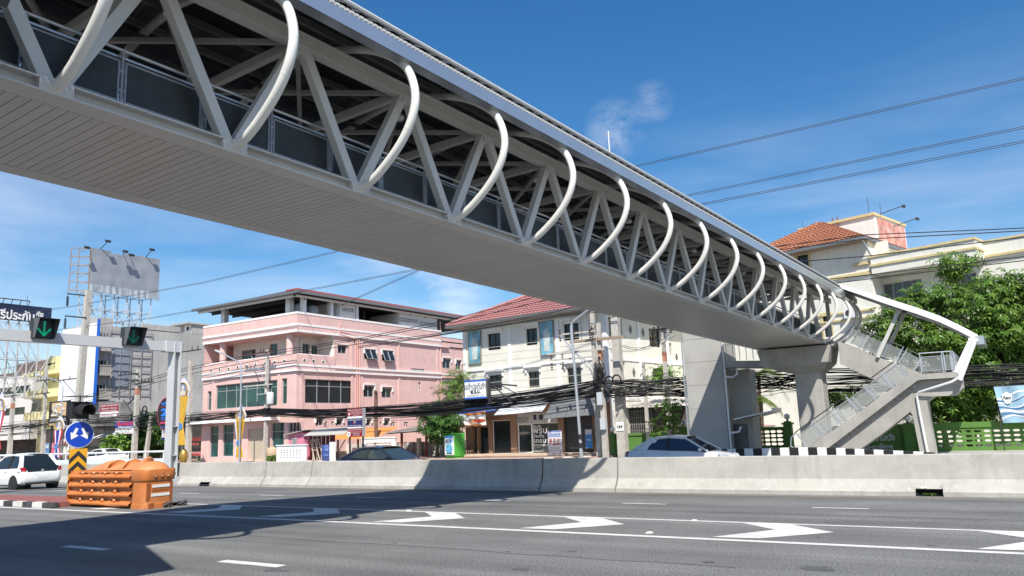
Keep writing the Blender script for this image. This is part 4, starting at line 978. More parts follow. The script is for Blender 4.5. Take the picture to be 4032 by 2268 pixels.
ac_unit(RF,RF.S('k',980,300),RF.Z('k',980,322),.15,'white air conditioner on the cream wall behind the end hoops')
# ------------------------------------------------------------------ left row of buildings
def gbox(name,label,cat,parts,loc): 
    t=thing(name,label,cat,loc)
    for nm,mb,m in parts: mb.build(nm,m,t)
    return t
# white clad building with blue edge
VF=Fac((0,50.0),0);VL,VR=VF.S('f',600,740),VF.S('f',982,600);vz=VF.Z('h',870,1270);vz1=VF.Z('h',1225,1190)
VB=thing('white_clad_building','tall blank white clad building front with a blue right edge','building',((VL+VR)/2,52,-.3))
mb=MB();zlow=VF.Z('f',900,745);mb.prism([VF.at(VL,zlow,0),VF.at(VR-.16,zlow,0),VF.at(VR-.16,vz1,0),VF.at(VL,vz,0)],(0,.3,0));mb.build('cladding',mat('clad_white',(.80,.80,.80),.6,var=.02,scale=2),VB)
mb=MB();VF.box(mb,VR-.16,VR,zlow-.3,vz1+.4,-.25,.06);mb.build('blue_edge',mat('edge_blue',(.02,.13,.55),.5),VB)
mb=MB();VF.box(mb,VL+1,VR-.4,-.3,zlow,-6,-.6);mb.build('ground_floor',mat('dingy_grey',(.22,.21,.2),.9,var=.3,scale=1),VB)
# grey concrete building behind it
GX=-92.3;GS=Fac((GX,0),90)
GC=mat('weathered_concrete',(.42,.41,.39),.9,var=.14,scale=.5,streak=.75,dirt=(.12,.12,.115),dirtamt=.45,dscale=.25)
GB=thing('grey_concrete_building','weathered grey concrete building with open balconies below the billboard','building',(-98,60,-.3))
gz=GS.Z('h',1930,1285);gy0=50.2;gy1=75
bal=[]
for y0,y1 in((125,205),(310,455),(565,700)): bal.append((GS.rect('f',1005,y0,1105,y1)))
mb=MB();GS.wall(mb,gy0,gy1,-.3,gz,bal,rev=1.0);volume(mb,GS,gy0,gy1,6.85,-.3,gz)
mb.build('wall',GC,GB)
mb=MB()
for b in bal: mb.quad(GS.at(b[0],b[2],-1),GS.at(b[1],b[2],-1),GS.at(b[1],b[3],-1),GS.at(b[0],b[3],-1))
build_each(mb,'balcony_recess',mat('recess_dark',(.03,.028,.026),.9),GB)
mb=MB()
for b in bal:
    GS.box(mb,b[0]-.1,b[1]+.1,b[2]-.25,b[2]+.05,-.05,.9)
    for i in range(7): s=b[0]+(b[1]-b[0])*i/6;GS.box(mb,s-.08,s+.08,b[2],b[2]+.9,.7,.85)
    GS.box(mb,b[0]-.1,b[1]+.1,b[2]+.9,b[2]+1.0,.65,.9)
build_each(mb,'balcony_part',CONC,GB)
mb=MB()
q=GS.rect('f',1180,150,1325,600);GS.box(mb,*q,.02,.1);mb.build('grey_sheet',mat('sheet_blue_grey',(.20,.23,.28),.5,var=.12,scale=.8),GB)
mb=MB()                                              # leftover sign framing on the wall
q0,q1=GS.S('f',1125,400),GS.S('f',1560,400)
for i in range(9): z=gz-.6-i*.95;GS.box(mb,q0,q1,z-.04,z+.04,.12,.2)
for i in range(5): s=q0+(q1-q0)*i/4;GS.box(mb,s-.04,s+.04,gz-8.6,gz-.5,.1,.18)
for i in range(3): s=GS.S('f',1020+35*i,400);GS.box(mb,s-.04,s+.04,3.5,gz-.2,.3,.38)
mb.build('sign_framing',mat('steel_grey_dull',(.25,.25,.26),.5),GB)
PX=Fac((GX-.02,0),90);ph0,ph1=GS.S('a',180,600),GS.S('a',340,620);phz=GS.Z('a',190,560)
mb=MB();GS.box(mb,ph0,ph1+2.2,gz,phz-.1,-3.2,.02);mb.build('stair_house',GC,GB)
mb=MB();GS.box(mb,ph0-.9,ph1+2.4,phz-.1,phz+.12,-3.6,.25);mb.build('stair_house_roof',GC,GB)
mb=MB();c=GS.at(ph0,gz,0);mb.box((GX-1.6,ph0-.03,gz+.1),(GX-.2,ph0-.0,phz-.15));mb.build('stair_house_wall',WHITE,GB)
mb=MB();mb.box((GX-1.1,ph0-.06,gz+.5),(GX-.6,ph0-.03,phz-.4));mb.build('stair_house_window',GLASS,GB)
mb=MB();GS.box(mb,GS.S('f',1470,60),GS.S('f',1870,60),gz-.1,gz+.7,-.3,.0);GS.box(mb,GS.S('h',1250,1250),GS.S('h',1440,1250),gz,gz+1.0,-2.5,-.2);build_each(mb,'parapet',GC,GB)
# yellow building
YF=Fac((0,55.0),0);YLW=mat('yellow_render',(.74,.68,.36),.8,var=.05,scale=1,streak=.15)
YBD=thing('yellow_building','pale yellow building with stacked balconies at far left','building',(-114,58,-.3))
yl,yr=YF.S('f',345,400),YF.S('f',625,400)
mb=MB();YF.box(mb,yl,yr,-.3,YF.Z('f',480,330),-8,-1.4);mb.prism([YF.at(yl,YF.Z('f',360,400,-1.4),-1.4),YF.at(yr,YF.Z('f',600,300,-1.4),-1.4),YF.at(yr,YF.Z('f',610,285,-1.4),-1.4),YF.at(YF.S('f',520,280,-1.4),YF.Z('f',520,270,-1.4),-1.4)],(0,6,0));mb.build('wall',YLW,YBD)
mb=MB()
for a in((235,452,620,490),(268,635,610,715),(248,860,610,940)):
    r=YF.rect('f',a[0],a[1],a[2],a[1]+4);z0=YF.Z('f',a[0]+5,a[3]);YF.box(mb,r[0],yr,z0,r[3],-1.5,0)
build_each(mb,'balcony',YLW,YBD)
mb=MB();h=YF.rect('f',335,758,375,840,-1.39);YF.box(mb,*h,-1.4,-1.36);mb.build('door',GLASS,YBD)
mb=MB();YF.box(mb,yl-.4,YF.S('f',530,1000),.2,3.4,-1.38,-1.3);mb.build('roller_shutter',mat('shutter_olive',(.27,.24,.13),.6),YBD)
# white old building at the far left
OF=Fac((0,57.0),0)
OBD=thing('old_white_building','old white building with dark window strips at the left edge','building',(-128,60,-.3))
ol,orr=-150,OF.S('f',345,500);hs=[(ol+3,OF.S('f',315,600),OF.Z('f',200,655),OF.Z('f',200,580)),(ol+3,OF.S('f',255,850),OF.Z('f',150,880),OF.Z('f',150,805))]
mb=MB();oz=OF.Z('f',200,445);OF.wall(mb,ol,orr,2.6,oz,hs,rev=.4);volume(mb,OF,ol,orr,12,2.6,oz);mb.build('wall',mat('wall_dingy',(.62,.61,.58),.85,streak=.35,dirt=(.3,.3,.29)),OBD)
mb=MB();OF.box(mb,ol,orr,-.3,2.6,-8,-1.5);mb.build('ground_floor',mat('shop_dark',(.045,.04,.035),.9,var=.5,scale=.7),OBD)
for h in hs: OF.window(h,OBD,FRAMEB,GLASS,nx=8,rev=.4)
mb=MB();OF.box(mb,ol,orr,oz,oz+.12,-10,.3);OF.box(mb,OF.S('f',20,380),OF.S('f',400,380),oz+.2,OF.Z('f',200,320),-7,-2);mb.build('roof',mat('roof_rusty',(.2,.15,.13),.8,var=.3,scale=.6),OBD)
mb=MB()
for i in range(8): s=OF.S('f',20+50*i,400);mb.tube([OF.at(s,oz,-.3),OF.at(s,oz+1.1,-.3)],.04,5)
mb.tube([OF.at(OF.S('f',10,400),oz+1.1,-.3),OF.at(OF.S('f',400,400),oz+1.1,-.3)],.04,5);mb.build('roof_railing',WIREG,OBD)
# far slab behind the street, seen between the poles
# ------------------------------------------------------------------ roadside parapet with white rail at left
PT=thing('bridge_parapet','pale blue underpass parapet with white tube rail at left','parapet',(-45,26,-.4))
A1=atY('n',0,1290,26.0);A2=atY('n',1100,1300,26.0);zA=(A1.z+A2.z)/2
mb=MB();mb.box((-75,26,-.5),(A2.x,26.25,A2.z));mb.build('parapet_wall',mat('parapet_blue',(.66,.73,.78),.7,var=.05,scale=2),PT)
mb=MB();mb.tube([(-75,26.1,A2.z+.38),(A2.x,26.1,A2.z+.38)],.055,8)
x=A2.x-.5
while x>-74: mb.tube([(x,26.1,A2.z-.05),(x,26.1,A2.z+.38)],.03,6);x-=1.7
mb.build('tube_rail',WHITE,PT,smooth=True)
mb=MB();mb.box((-75,25.93,A2.z-.42),(A2.x+.02,26,A2.z-.36));mb.build('groove',mat('groove_blue',(.25,.33,.4),.7),PT)
# ------------------------------------------------------------------ lane signal gantry
GP=thing('signal_gantry','light grey steel lane signal gantry at the end of the barrier','gantry',(-30.9,20.6,-.25))
GPM=mat('gantry_grey',(.52,.53,.53),.42,var=.05,scale=1)
cx,cy=-30.55,20.2
ztop=atY('f',1925,110,20.2).z
w=.46
mb=MB();mb.box((cx-w*.5,cy-.18,-.3),(cx+w*.5,cy-.14,ztop));mb.box((cx-w*.5,cy+.12,-.3),(cx+w*.5,cy+.16,ztop));mb.box((cx-.02,cy-.14,-.3),(cx+.02,cy+.12,ztop))
for z in (1.0,2.2,.3): mb.box((cx-w*.5,cy-.06,z),(cx+w*.5,cy+.12,z+.03))
mb.box((cx-w*.5+.0,cy-.1,-.3),(cx-w*.5+.03,cy+.16,ztop))
mb.build('post',GPM,GP)
bz=ztop-.42
mb=MB();mb.box((cx-.14,11.7,bz),(cx+.14,cy-.1,bz+.40));mb.build('beam',GPM,GP)
mb=MB();mb.box((cx-.18,11.4,.1),(cx+.18,11.75,bz+.42));mb.build('post',GPM,GP)
mb=MB();mb.box((cx-.2,cy-.55,bz-.03),(cx+.2,cy+.17,bz+.44));mb.build('corner_box',GPM,GP)
mb=MB();mb.box((cx-.3,cy-.25,-.3),(cx+.3,cy+.3,.12));mb.build('base_plate',GALV,GP)
LED=mat('led_green',(.0,.25,.12),.4,emit=(.0,.55,.25),estr=.55)
SIGB=mat('signal_black',(.028,.03,.033),.5);SIGF=mat('signal_face',(.02,.024,.03),.25)
def lane_signal(k,x0,x1,yt,yb,label,dim):
    X=cx+.32;a=atX(k,x0,yt,X);b=atX(k,x1,yb,X);ya,yb2=min(a.y,b.y),max(a.y,b.y);s=(yb2-ya);zc=(atX(k,(x0+x1)/2,(yt+yb)/2,X)).z;yc=(ya+yb2)/2;h=s/2
    t=thing('lane_signal',label,'lane signal',(X,yc,zc-h),'green arrow lane signals on the gantry')
    m=MB();m.box((X-.3,yc-h,zc-h),(X,yc+h,zc+h));m.build('housing',SIGB,t)
    m=MB();v=.42;m._a([(X,yc-h,zc+h),(X,yc+h,zc+h),(X+v,yc+h,zc+h-.02),(X+v,yc-h,zc+h-.02),(X,yc-h,zc-h),(X,yc+h,zc-h),(X+.12,yc+h,zc-h),(X+.12,yc-h,zc-h)],[(0,1,2,3),(0,3,7,4),(1,5,6,2)]);m.build('hood',mat('hood_grey',(.10,.105,.11),.5),t,fix=False)
    m=MB();m.box((X,yc-h*.9,zc-h*.9),(X+.02,yc+h*.9,zc+h*.9));m.build('face',SIGF,t)
    m=MB()
    def led_line(p,q,rows=3):
        d=Vector((0,q[0]-p[0],q[1]-p[1]));L=d.length;d/=L;nn=Vector((0,-d.z,d.y));n=int(L/.026)
        for i in range(n+1):
            for j in range(rows):
                c=Vector((X+.021,yc+p[0]*1.0,zc+p[1]))+d*(L*i/n)+nn*((j-(rows-1)/2)*.024);m.obox(c,(.004,0,0),(0,.0085,0),(0,0,.0085))
    led_line((0,h*.72),(0,-h*.66));led_line((-h*.62,-h*.02),(0,-h*.72));led_line((h*.62,-h*.02),(0,-h*.72))
    m.build('arrow',LED if not dim else mat('led_green_dim',(.0,.12,.07),.5,emit=(0,.3,.14),estr=.25),t)
lane_signal('h',435,680,1140,1395,'left lane signal on the gantry beam with the brighter green down arrow',0)
lane_signal('h',1585,1790,1262,1470,'right lane signal on the gantry beam with the dimmer green down arrow',1)
# ------------------------------------------------------------------ keep-either-side sign, hazard board and amber flasher on one post
SX=-22.6;p=atX('f',825,1085,SX);SY=p.y
SG=thing('road_sign','round blue sign with two white diverging arrows over a chevron board','road sign',(SX,SY,.13))
mb=MB();mb.tube([(SX-.08,SY,.1),(SX-.08,SY,p.z+.9)],.05,10);mb.build('post',GALV,SG,smooth=True)
top=atX('f',825,945,SX).z;bot=atX('f',825,1222,SX).z;r=(top-bot)/2;cz=(top+bot)/2
ax=Vector((1,-.28,0)).normalized();uu=Vector((0,0,1)).cross(ax);cen=Vector((SX,SY,cz))
mb=MB();mb.lathe([(r,-.03),(r,0),(r*.955,.004),(r*.955,-.002)],cen,ax,40);mb.build('rim',mat('sign_rim',(.72,.74,.76),.35),SG)
mb=MB();mb.lathe([(r*.95,0),(r*.95,.006)],cen,ax,40);mb.build('blue_disc',BLUE,SG)
ARW=mat('arrow_white',(.76,.76,.73),.4)
def arr(sg):
    a=[(.10,.43),(.25,.51),(.42,.19),(.57,.27),(.60,-.19),(.18,.06),(.27,.11)]
    P=[(.13,.50),(.28,.46),(.40,.13),(.58,.22),(.52,-.34),(.08,-.05),(.25,.04)]
    P=[(.10,.44),(.27,.52),(.47,.12),(.62,.19),(.56,-.36),(.06,-.07),(.27,.02)]
    m=MB();m.prism([cen+uu*(sg*x*r)+Vector((0,0,y*r))+ax*.0065 for x,y in P],ax*.004);m.build('arrow',ARW,SG)
arr(1);arr(-1)
a=atX('o',1175,500,SX);b=atX('o',1440,500,SX);hw=abs(a.y-b.y)/2*1.02;zt=bot-.02;hb=1.35
bc=Vector((SX,SY,0))
P3=lambda y,z:bc+uu*y+Vector((0,0,z))+ax*.0
mb=MB();mb.prism([P3(-hw,zt-hb),P3(hw,zt-hb),P3(hw,zt),P3(-hw,zt)],ax*-.02);mb.build('chevron_board',mat('chevron_yellow',(.66,.33,.015),.45,var=.05,scale=6),SG)
mb=MB();st=hw*1.28
for i in range(4):
    z=zt-.05-i*st;
    if z-hw*1.15-st*.5<zt-hb: break
    d=hw*1.05;P=[(-hw,z-d),(0,z),(hw,z-d),(hw,z-d-st*.48),(0,z-st*.48),(-hw,z-d-st*.48)];mb.prism([P3(x,y)+ax*.003 for x,y in P],ax*.002)
mb.build('chevron_stripe',BLKP,SG)
fz=atX('f',880,830,SX).z
FL=thing('flasher_lamp','black hooded amber flasher lamp above the blue arrow sign','flasher',(SX-.08,SY,top))
mb=MB();c=Vector((SX-.05,SY,fz));mb.box((c.x-.16,c.y-.24,c.z-.24),(c.x+.05,c.y+.24,c.z+.24));mb.build('housing',BLACK,FL)
mb=MB()
def vis(u,v):
    an=PI*(-.15+1.3*v)-0*PI;return (c.x+.05+.46*u*(1-.2*abs(v-.5)),c.y+.2*math.cos(an),c.z+.2*math.sin(an)-.06*u)
mb.grid(vis,6,14);mb.build('visor',BLACK,FL,smooth=True,fix=False)
mb=MB();mb.lathe([(.17,0),(.14,.05),(.02,.07)],(c.x+.05,c.y,c.z),(1,0,0),16);mb.build('lens',mat('lens_dark',(.03,.02,.012),.3),FL,smooth=True)
mb=MB();mb.tube([(SX-.08,SY,top-.05),(SX-.08,SY,fz-.2)],.04,8);mb.build('stem',GALV,FL)
mb=MB();mb.box((SX-.35,SY-.35,fz+.38),(SX+.2,SY+.38,fz+.40));mb.tube([(SX-.08,SY,fz+.2),(SX-.08,SY,fz+.4)],.02,6);mb.build('solar_panel',mat('solar_dark',(.015,.02,.035),.25),FL)
# ------------------------------------------------------------------ orange plastic crash cushion
ORG=mat('orange_plastic',(.52,.165,.04),.45,var=.09,scale=2.5,streak=.3,dirt=(.40,.17,.07),dirtamt=.35,dirt2=(.50,.27,.15),dscale=2.4)
ORD=mat('orange_faded',(.56,.225,.08),.5,var=.12,scale=3,dirtamt=.25,dirt=(.62,.36,.2),dscale=2)
CU=thing('crash_cushion','orange plastic crash cushion with ribbed side panels at the island end','crash cushion',(-20,11.9,0))
xa,xb,ya,yb=-21.8,-18.88,11.45,12.15
mb=MB()                                              # four rows of W-shaped rail panels on the road side and the back
prf=[(0,.03),(-.10,.06),(-.03,.115),(-.0,.12),(.02,.15),(0,.19),(-.02,.215),(.0,.22)]
H=.92
for sgn,y in((1,ya),(-1,yb)):
    for i in range(4):
        z0=.02+i*.225;P=[(.03,0),(-.09,.055),(-.095,.085),(-.02,.135),(-.02,.165),(.02,.18),(.03,.222)]
        for (d0,h0),(d1,h1) in zip(P[:-1],P[1:]):
            mb.quad((xa+i*.02,y+sgn*d0,z0+h0),(xb+.02,y+sgn*d0,z0+h0),(xb+.02,y+sgn*d1,z0+h1),(xa+i*.02,y+sgn*d1,z0+h1))
mb.quad((xa,ya-.09,.02),(xa,yb+.09,.02),(xa+.06,yb+.03,.92),(xa+.06,ya-.03,.92));mb.build('side_panel',ORG,CU)
mb=MB()
for i in range(4):
    for j in range(4):
        x=xa+.62+j*.53+(.02*i);z=.02+i*.225+.165;mb.box((x-.2,ya-.028,z-.012),(x+.22,ya-.0,z+.014))
mb.build('slot',mat('slot_dark',(.05,.025,.015),.7),CU)
mb=MB()
for i in range(4):
    for j in range(4):
        x=xa+.62+j*.53+.02*i;z=.02+i*.225+.165;mb.lathe([(.045,0),(.05,.03),(.03,.06),(.01,.065)],(x,ya-.01,z),(0,-1,0),10)
build_each(mb,'bolt_head',ORG,CU,True)
mb=MB();mb.box((xa+.08,ya+.02,.05),(xb,yb-.02,.88));mb.build('core',ORG,CU)
# nose drum
N=22
def nose(z,s):
    P=[];cx2,cy2,hx,hy,rr2=-18.56,(ya+yb)/2,.345*s,.43*s,.18
    for q,(sx,sy) in enumerate(((1,1),(-1,1),(-1,-1),(1,-1))):
        for i in range(6):
            a=PI/2*q+PI/2*i/5;P.append((cx2+sx*(hx-rr2)+rr2*math.cos(a),cy2+sy*(hy-rr2)+rr2*math.sin(a),z))
    return P
mb=MB();lev=[(.0,1.0),(.05,1.0),(.12,.99),(.13,.96),(.66,.94),(.67,1.0),(.70,1.03),(.90,1.06),(.94,1.03)]
R_=[nose(z,s) for z,s in lev];vs=[p for r_ in R_ for p in r_];n=24;fs=[]
for i in range(len(R_)-1):
    for j in range(n): fs.append((i*n+j,i*n+(j+1)%n,(i+1)*n+(j+1)%n,(i+1)*n+j))
k=(len(R_)-1)*n;fs.append(tuple(k+j for j in range(n)));mb._a(vs,fs);mb.build('nose_drum',ORG,CU,smooth=True)
xf=-18.56+.345
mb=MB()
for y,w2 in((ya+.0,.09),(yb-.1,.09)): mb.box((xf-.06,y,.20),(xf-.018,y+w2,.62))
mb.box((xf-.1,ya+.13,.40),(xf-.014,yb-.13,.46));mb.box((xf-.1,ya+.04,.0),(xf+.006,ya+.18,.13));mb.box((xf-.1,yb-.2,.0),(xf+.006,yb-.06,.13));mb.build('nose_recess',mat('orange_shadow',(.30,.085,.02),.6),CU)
mb=MB();mb.box((xf-.02,ya+.13,.50),(xf-.006,yb-.1,.57));mb.box((xf-.02,ya+.11,.29),(xf-.006,yb-.1,.36));mb.build('reflector_strip',mat('reflector',(.74,.73,.70),.35),CU)
mb=MB()
for i in range(3): mb.lathe([(.055,0),(.055,.01),(.04,.012),(.04,.004)],(xf+.03,ya+.17+i*.17,.80),(1,0,0),14)
build_each(mb,'embossed_ring',ORD,CU)
# collapsed plastic covers on top: folded mounds
rng=random.Random(3)
def mound(x0,x1,h,ph):
    m=MB()
    def f(u,v):
        x=x0+(x1-x0)*u;y=ya+.05+(yb-ya-.1)*v;e=min(1,4*u,4*(1-u));e2=math.sin(PI*min(max(v,0.001),.999))**.6
        fold=.5+.5*math.sin(ph+u*5.5+v*2.6);fold2=abs(math.sin(ph*2+u*9-v*4))
        sk=min(1,max(0,u+.10*math.sin(v*5+ph)));rg=(sk/.78 if sk<.78 else (1-sk)/.22);rg=rg*rg*(3-2*rg);z=.93+h*e2*(rg*.92+.10*e*fold2*math.sin(v*9+ph)*.6+.06*e);return (x+.22*rg*e,y,z)
    m.grid(f,44,20);return m
for i,(x0,x1,h,ph) in enumerate(((xa+.5,xa+1.75,.27,.3),(xa+1.35,xa+2.45,.28,1.7),(xa+1.9,xb+.2,.31,3.4))): mound(x0,x1,h,ph).build('folded_cover',ORD,CU,smooth=True)
mb=MB()
def dome(u,v):
    a=2*PI*u;r_=v;return (-18.56+.325*r_*math.cos(a),(ya+yb)/2+.4*r_*math.sin(a),.94+.20*(1-r_*r_)**.8)
mb.grid(dome,28,10);mb.build('nose_cap',ORD,CU,smooth=True)
for i,(kx,ky,l) in enumerate(((100,465,'black anchor shackle on the road nearest the orange crash cushion'),(230,450,'black anchor shackle on the road farther from the orange crash cushion'))):
    c=atG('r',kx,ky);mb=MB();z=zg(c.y)
    mb.tube([(c.x-.28,c.y,z+.03),(c.x-.05,c.y,z+.05),(c.x+.12,c.y-.06,z+.09),(c.x+.2,c.y,z+.05),(c.x+.1,c.y+.1,z+.04),(c.x-.05,c.y+.06,z+.06)],.035,8);mb.tube([(c.x+.12,c.y-.1,z+.04),(c.x+.22,c.y+.05,z+.12)],.04,8);mb.ball((c.x-.02,c.y,z+.05),.06,8)
    one('anchor_shackle',mb,BLACK,l,'shackle','black shackles beside the crash cushion',smooth=True)
mb=MB();a=atG('r',-35,470);b=atG('r',95,468);mb.tube([(a.x,a.y,.05),(b.x,b.y,.04)],.025,6);one('anchor_rod',mb,mat('rust',(.22,.07,.04),.8),'short steel rod from the orange cushion to the near black shackle','rod')
# ------------------------------------------------------------------ vehicles
TYRE=mat('tyre',(.02,.02,.021),.85);RIM=mat('rim_silver',(.45,.46,.47),.3,metal=.7);CHR=mat('chrome',(.7,.71,.72),.15,metal=1)
TAIL=mat('tail_red',(.35,.01,.012),.2,coat=.5);HEAD=mat('headlamp',(.5,.52,.54),.08,metal=.3);CGL=mat('car_glass',(.012,.016,.017),.04,spec=.7);CGL2=mat('car_glass_pale',(.03,.042,.04),.05,spec=.7);PLATE=mat('plate',(.75,.75,.73),.5);UNDER=mat('under_black',(.018,.018,.018),.7)
def vehicle(label,loc,rz,paint,L,W,prof,belt,roofpts,glass=CGL,group='cars on the road',wheels=(.80,.60),wr=.30,tail=None,hatch=False,name='car'):
    """prof: lower body stations (x/L, zbottom, ztop, half-width factor); roofpts: greenhouse (x, z) base-front..base-rear. The car faces +x before turning"""
    t=thing(name,label,'car',loc,group);c_,s_=math.cos(rz),math.sin(rz);O=Vector(loc)
    def T(x,y,z): return O+Vector((x*c_-y*s_,x*s_+y*c_,z))
    hw=W/2;mb=MB();sec=[]
    for x,zb_,zt_,k in prof:
        w_=hw*k;zm=zb_+(zt_-zb_)*.55
        ring=[(0,zb_),(w_*.82,zb_),(w_*.97,zb_+.06),(w_,zb_+.2 if zt_-zb_>.4 else zm-.02),(w_,zm+.02),(w_*.965,zt_-.07),(w_*.90,zt_-.015),(w_*.6,zt_+.012),(0,zt_+.02)]
        sec.append([T(x,y,z) for y,z in ring]+[T(x,-y,z) for y,z in ring[-2:0:-1]])
    n=len(sec[0]);vs=[p for s2 in sec for p in s2];fs=[]
    for i in range(len(sec)-1):
        for j in range(n): fs.append((i*n+j,i*n+(j+1)%n,(i+1)*n+(j+1)%n,(i+1)*n+j))
    fs.append(tuple(range(n)));fs.append(tuple((len(sec)-1)*n+j for j in range(n)));mb._a(vs,fs);body=mb.build('body',paint,t,smooth=True)
    # greenhouse
    (xf0,zf0),(xf1,zf1),(xr1,zr1),(xr0,zr0)=roofpts;wb_=hw*.90;wt=hw*(.66 if hatch else .70)
    def gp(x,z,y): return T(x,y,z)
    NX=10;sec=[]
    def roofz(u): return zf1+(zr1-zf1)*u+.055*math.sin(PI*u)
    def ghp(u,side):                                   # u 0..1 from windscreen foot to rear foot
        pass
    B4=[gp(xf0,zf0,wb_),gp(xr0,zr0,wb_),gp(xr0,zr0,-wb_),gp(xf0,zf0,-wb_)]
    mb=MB();top=[]
    for i in range(NX+1):
        u=i/NX;x=xf1+(xr1-xf1)*u;z=roofz(u);top.append((x,z))
    # side glass polygon, windscreen and rear window
    for sg in(1,-1):
        poly=[gp(xf0,zf0,sg*wb_)]+[gp(x,z-.05,sg*(wt+.015)) for x,z in top]+[gp(xr0,zr0,sg*wb_)];mb.poly(poly)
    mb.poly([gp(xf0,zf0,wb_),gp(xf0,zf0,-wb_),gp(top[0][0],top[0][1]-.05,-wt),gp(top[0][0],top[0][1]-.05,wt)])
    mb.poly([gp(xr0,zr0,wb_),gp(xr0,zr0,-wb_),gp(top[-1][0],top[-1][1]-.05,-wt),gp(top[-1][0],top[-1][1]-.05,wt)])
    mb.build('window',glass,t,fix=False)
    mb=MB()                                            # roof skin, with rails running down to the body
    rows=[]
    for x,z in top: rows.append([gp(x,z-.095,wt+.04),gp(x,z-.02,wt-.0),gp(x,z+.02,wt*.55),gp(x,z+.03,0),gp(x,z+.02,-wt*.55),gp(x,z-.02,-wt+.0),gp(x,z-.095,-wt-.04)])
    for i in range(len(rows)-1):
        for j in range(6): mb.quad(rows[i][j],rows[i][j+1],rows[i+1][j+1],rows[i+1][j])
    mb.build('roof',paint,t,smooth=True)
    mb=MB()
    for sg in(1,-1):
        mb.tube([gp(xf0,zf0-.02,sg*wb_),gp(top[0][0],top[0][1]-.05,sg*wt)],.042,8);mb.tube([gp(top[0][0],top[0][1]-.05,sg*(wt+.01))]+[gp(x,z-.05,sg*(wt+.02)) for x,z in top]+[gp(top[-1][0],top[-1][1]-.05,sg*wt)],.04,8)
        mb.tube([gp(xr0,zr0-.02,sg*wb_),gp(top[-1][0],top[-1][1]-.05,sg*wt)],.075,8)
    build_each(mb,'pillar',paint,t,True)
    mb=MB()                                            # broad rear quarter panels beside the rear window
    for sg in(1,-1):
        q=.5 if not hatch else .3;o=.012
        P=[gp(xr1+q*.55,roofz(.8)-.06,sg*(wt+.02+o)),gp(xr1,zr1-.04,sg*(wt+.02+o)),gp(xr0,zr0-.01,sg*(wb_+o)),gp(xr0+q*1.0,(zf0+zr0)/2-.0,sg*(wb_+.006+o)),gp(xr1+q*.25-.12,zr1-.30,sg*((wt+wb_)/2+.005+o))]
        mb.poly(P)
    build_each(mb,'quarter_panel',paint,t)
    xm=(xf1+xr1)/2-.02;mb=MB()
    zbm=(zf0+zr0)/2
    for sg in(1,-1): mb.beam(gp(xm,zbm,sg*(wb_+.004)),gp(xm,roofz(.5)-.05,sg*(wt+.02)),.09,.03)
    build_each(mb,'door_pillar',UNDER,t)
    for sg in(1,-1):
        mb=MB();p=gp(xf0-.28,zf0+.05,sg*(hw*.98));mb.ball(tuple(p),.11,10,(.8,1,.65));mb.build('door_mirror',paint,t,smooth=True)
        for xd in(xm+.12,xm-.95): mb=MB();mb.obox(gp(xd-.1,zbm-.12,sg*(hw*.985)),(c_*.1,s_*.1,0),(-s_*.02,c_*.02,0),(0,0,.018));mb.build('door_handle',paint if paint is not DCAR else CHR,t)
    # wheels
    for fx in(L*wheels[0]-L/2-.0,-L*wheels[1]+L*.28):
        for sg in(1,-1):
            y=sg*(hw-.2)
            arch=MB();arch.lathe([(wr+.06,0),(wr+.06,.208)],T(fx,sg*(hw-.205),wr),(-s_*sg,c_*sg,0),20);arch.build('wheel_arch',UNDER,t)
            wm=MB();wm.lathe([(wr*.62,0),(wr*.97,.0),(wr,.03),(wr,.17),(wr*.95,.2),(wr*.66,.205)],T(fx,sg*(hw-.188),wr),(-s_*sg,c_*sg,0),24);w=wm.build('wheel',TYRE,t,smooth=True)
            rm=MB();rm.lathe([(wr*.66,.0),(wr*.66,.20),(wr*.55,.185),(wr*.2,.195),(.02,.20)],T(fx,sg*(hw-.183),wr),(-s_*sg,c_*sg,0),20);rm.build('rim',RIM,w,smooth=True)
    return t,T
WCAR=mat('car_white',(.78,.78,.77),.22,coat=.6);WCAR2=WCAR;DCAR=mat('car_navy',(.012,.014,.028),.15,coat=.9,spec=.7);SCAR=mat('car_silver',(.68,.69,.71),.25,metal=.05,coat=.5)
PEARL=mat('car_pearl',(.76,.76,.70),.25,coat=.5)
# white hatchback, seen from behind
L=3.6
prof=[(-1.80,.42,.60,.74),(-1.775,.34,.70,.88),(-1.73,.29,.82,.94),(-1.60,.24,.92,.985),(-1.2,.22,.92,1),(-.4,.2,.90,1),(.5,.2,.88,1),(.9,.22,.86,.99),(1.4,.24,.74,.95),(1.72,.28,.62,.84),(1.80,.34,.54,.70)]
t,T=vehicle('white hatchback with black rear window driving away at left',(-36.05,16.85,-.17),PI,WCAR,L,1.66,prof,.9,((1.02,.88),(.25,1.42),(-1.18,1.44),(-1.62,.92)),wheels=(.80,.60),wr=.29,hatch=True)
mb=MB();y=.56;P=[T(-1.775,s*y,.76) for s in(1,-1)]+[T(-1.66,s*.70,.97) for s in(-1,1)];mb.poly(P);mb.build('tailgate_glass',CGL,t,fix=False)
mb=MB()
for s in(1,-1): mb.prism([T(-1.73,s*.62,.78),T(-1.68,s*.80,.80),T(-1.6,s*.80,.93),T(-1.70,s*.66,.92)],T(-.045,0,0)-T(0,0,0))
build_each(mb,'tail_lamp',TAIL,t)
mb=MB();mb.obox(T(-1.80,0,.55),T(.008,0,0)-T(0,0,0),T(0,.22,0)-T(0,0,0),(0,0,.06));mb.build('number_plate',PLATE,t)
mb=MB();mb.obox(T(-1.79,0,.55),T(.008,0,0)-T(0,0,0),T(0,.36,0)-T(0,0,0),(0,0,.09));mb.build('plate_recess',mat('recess_grey',(.45,.45,.45),.5),t)
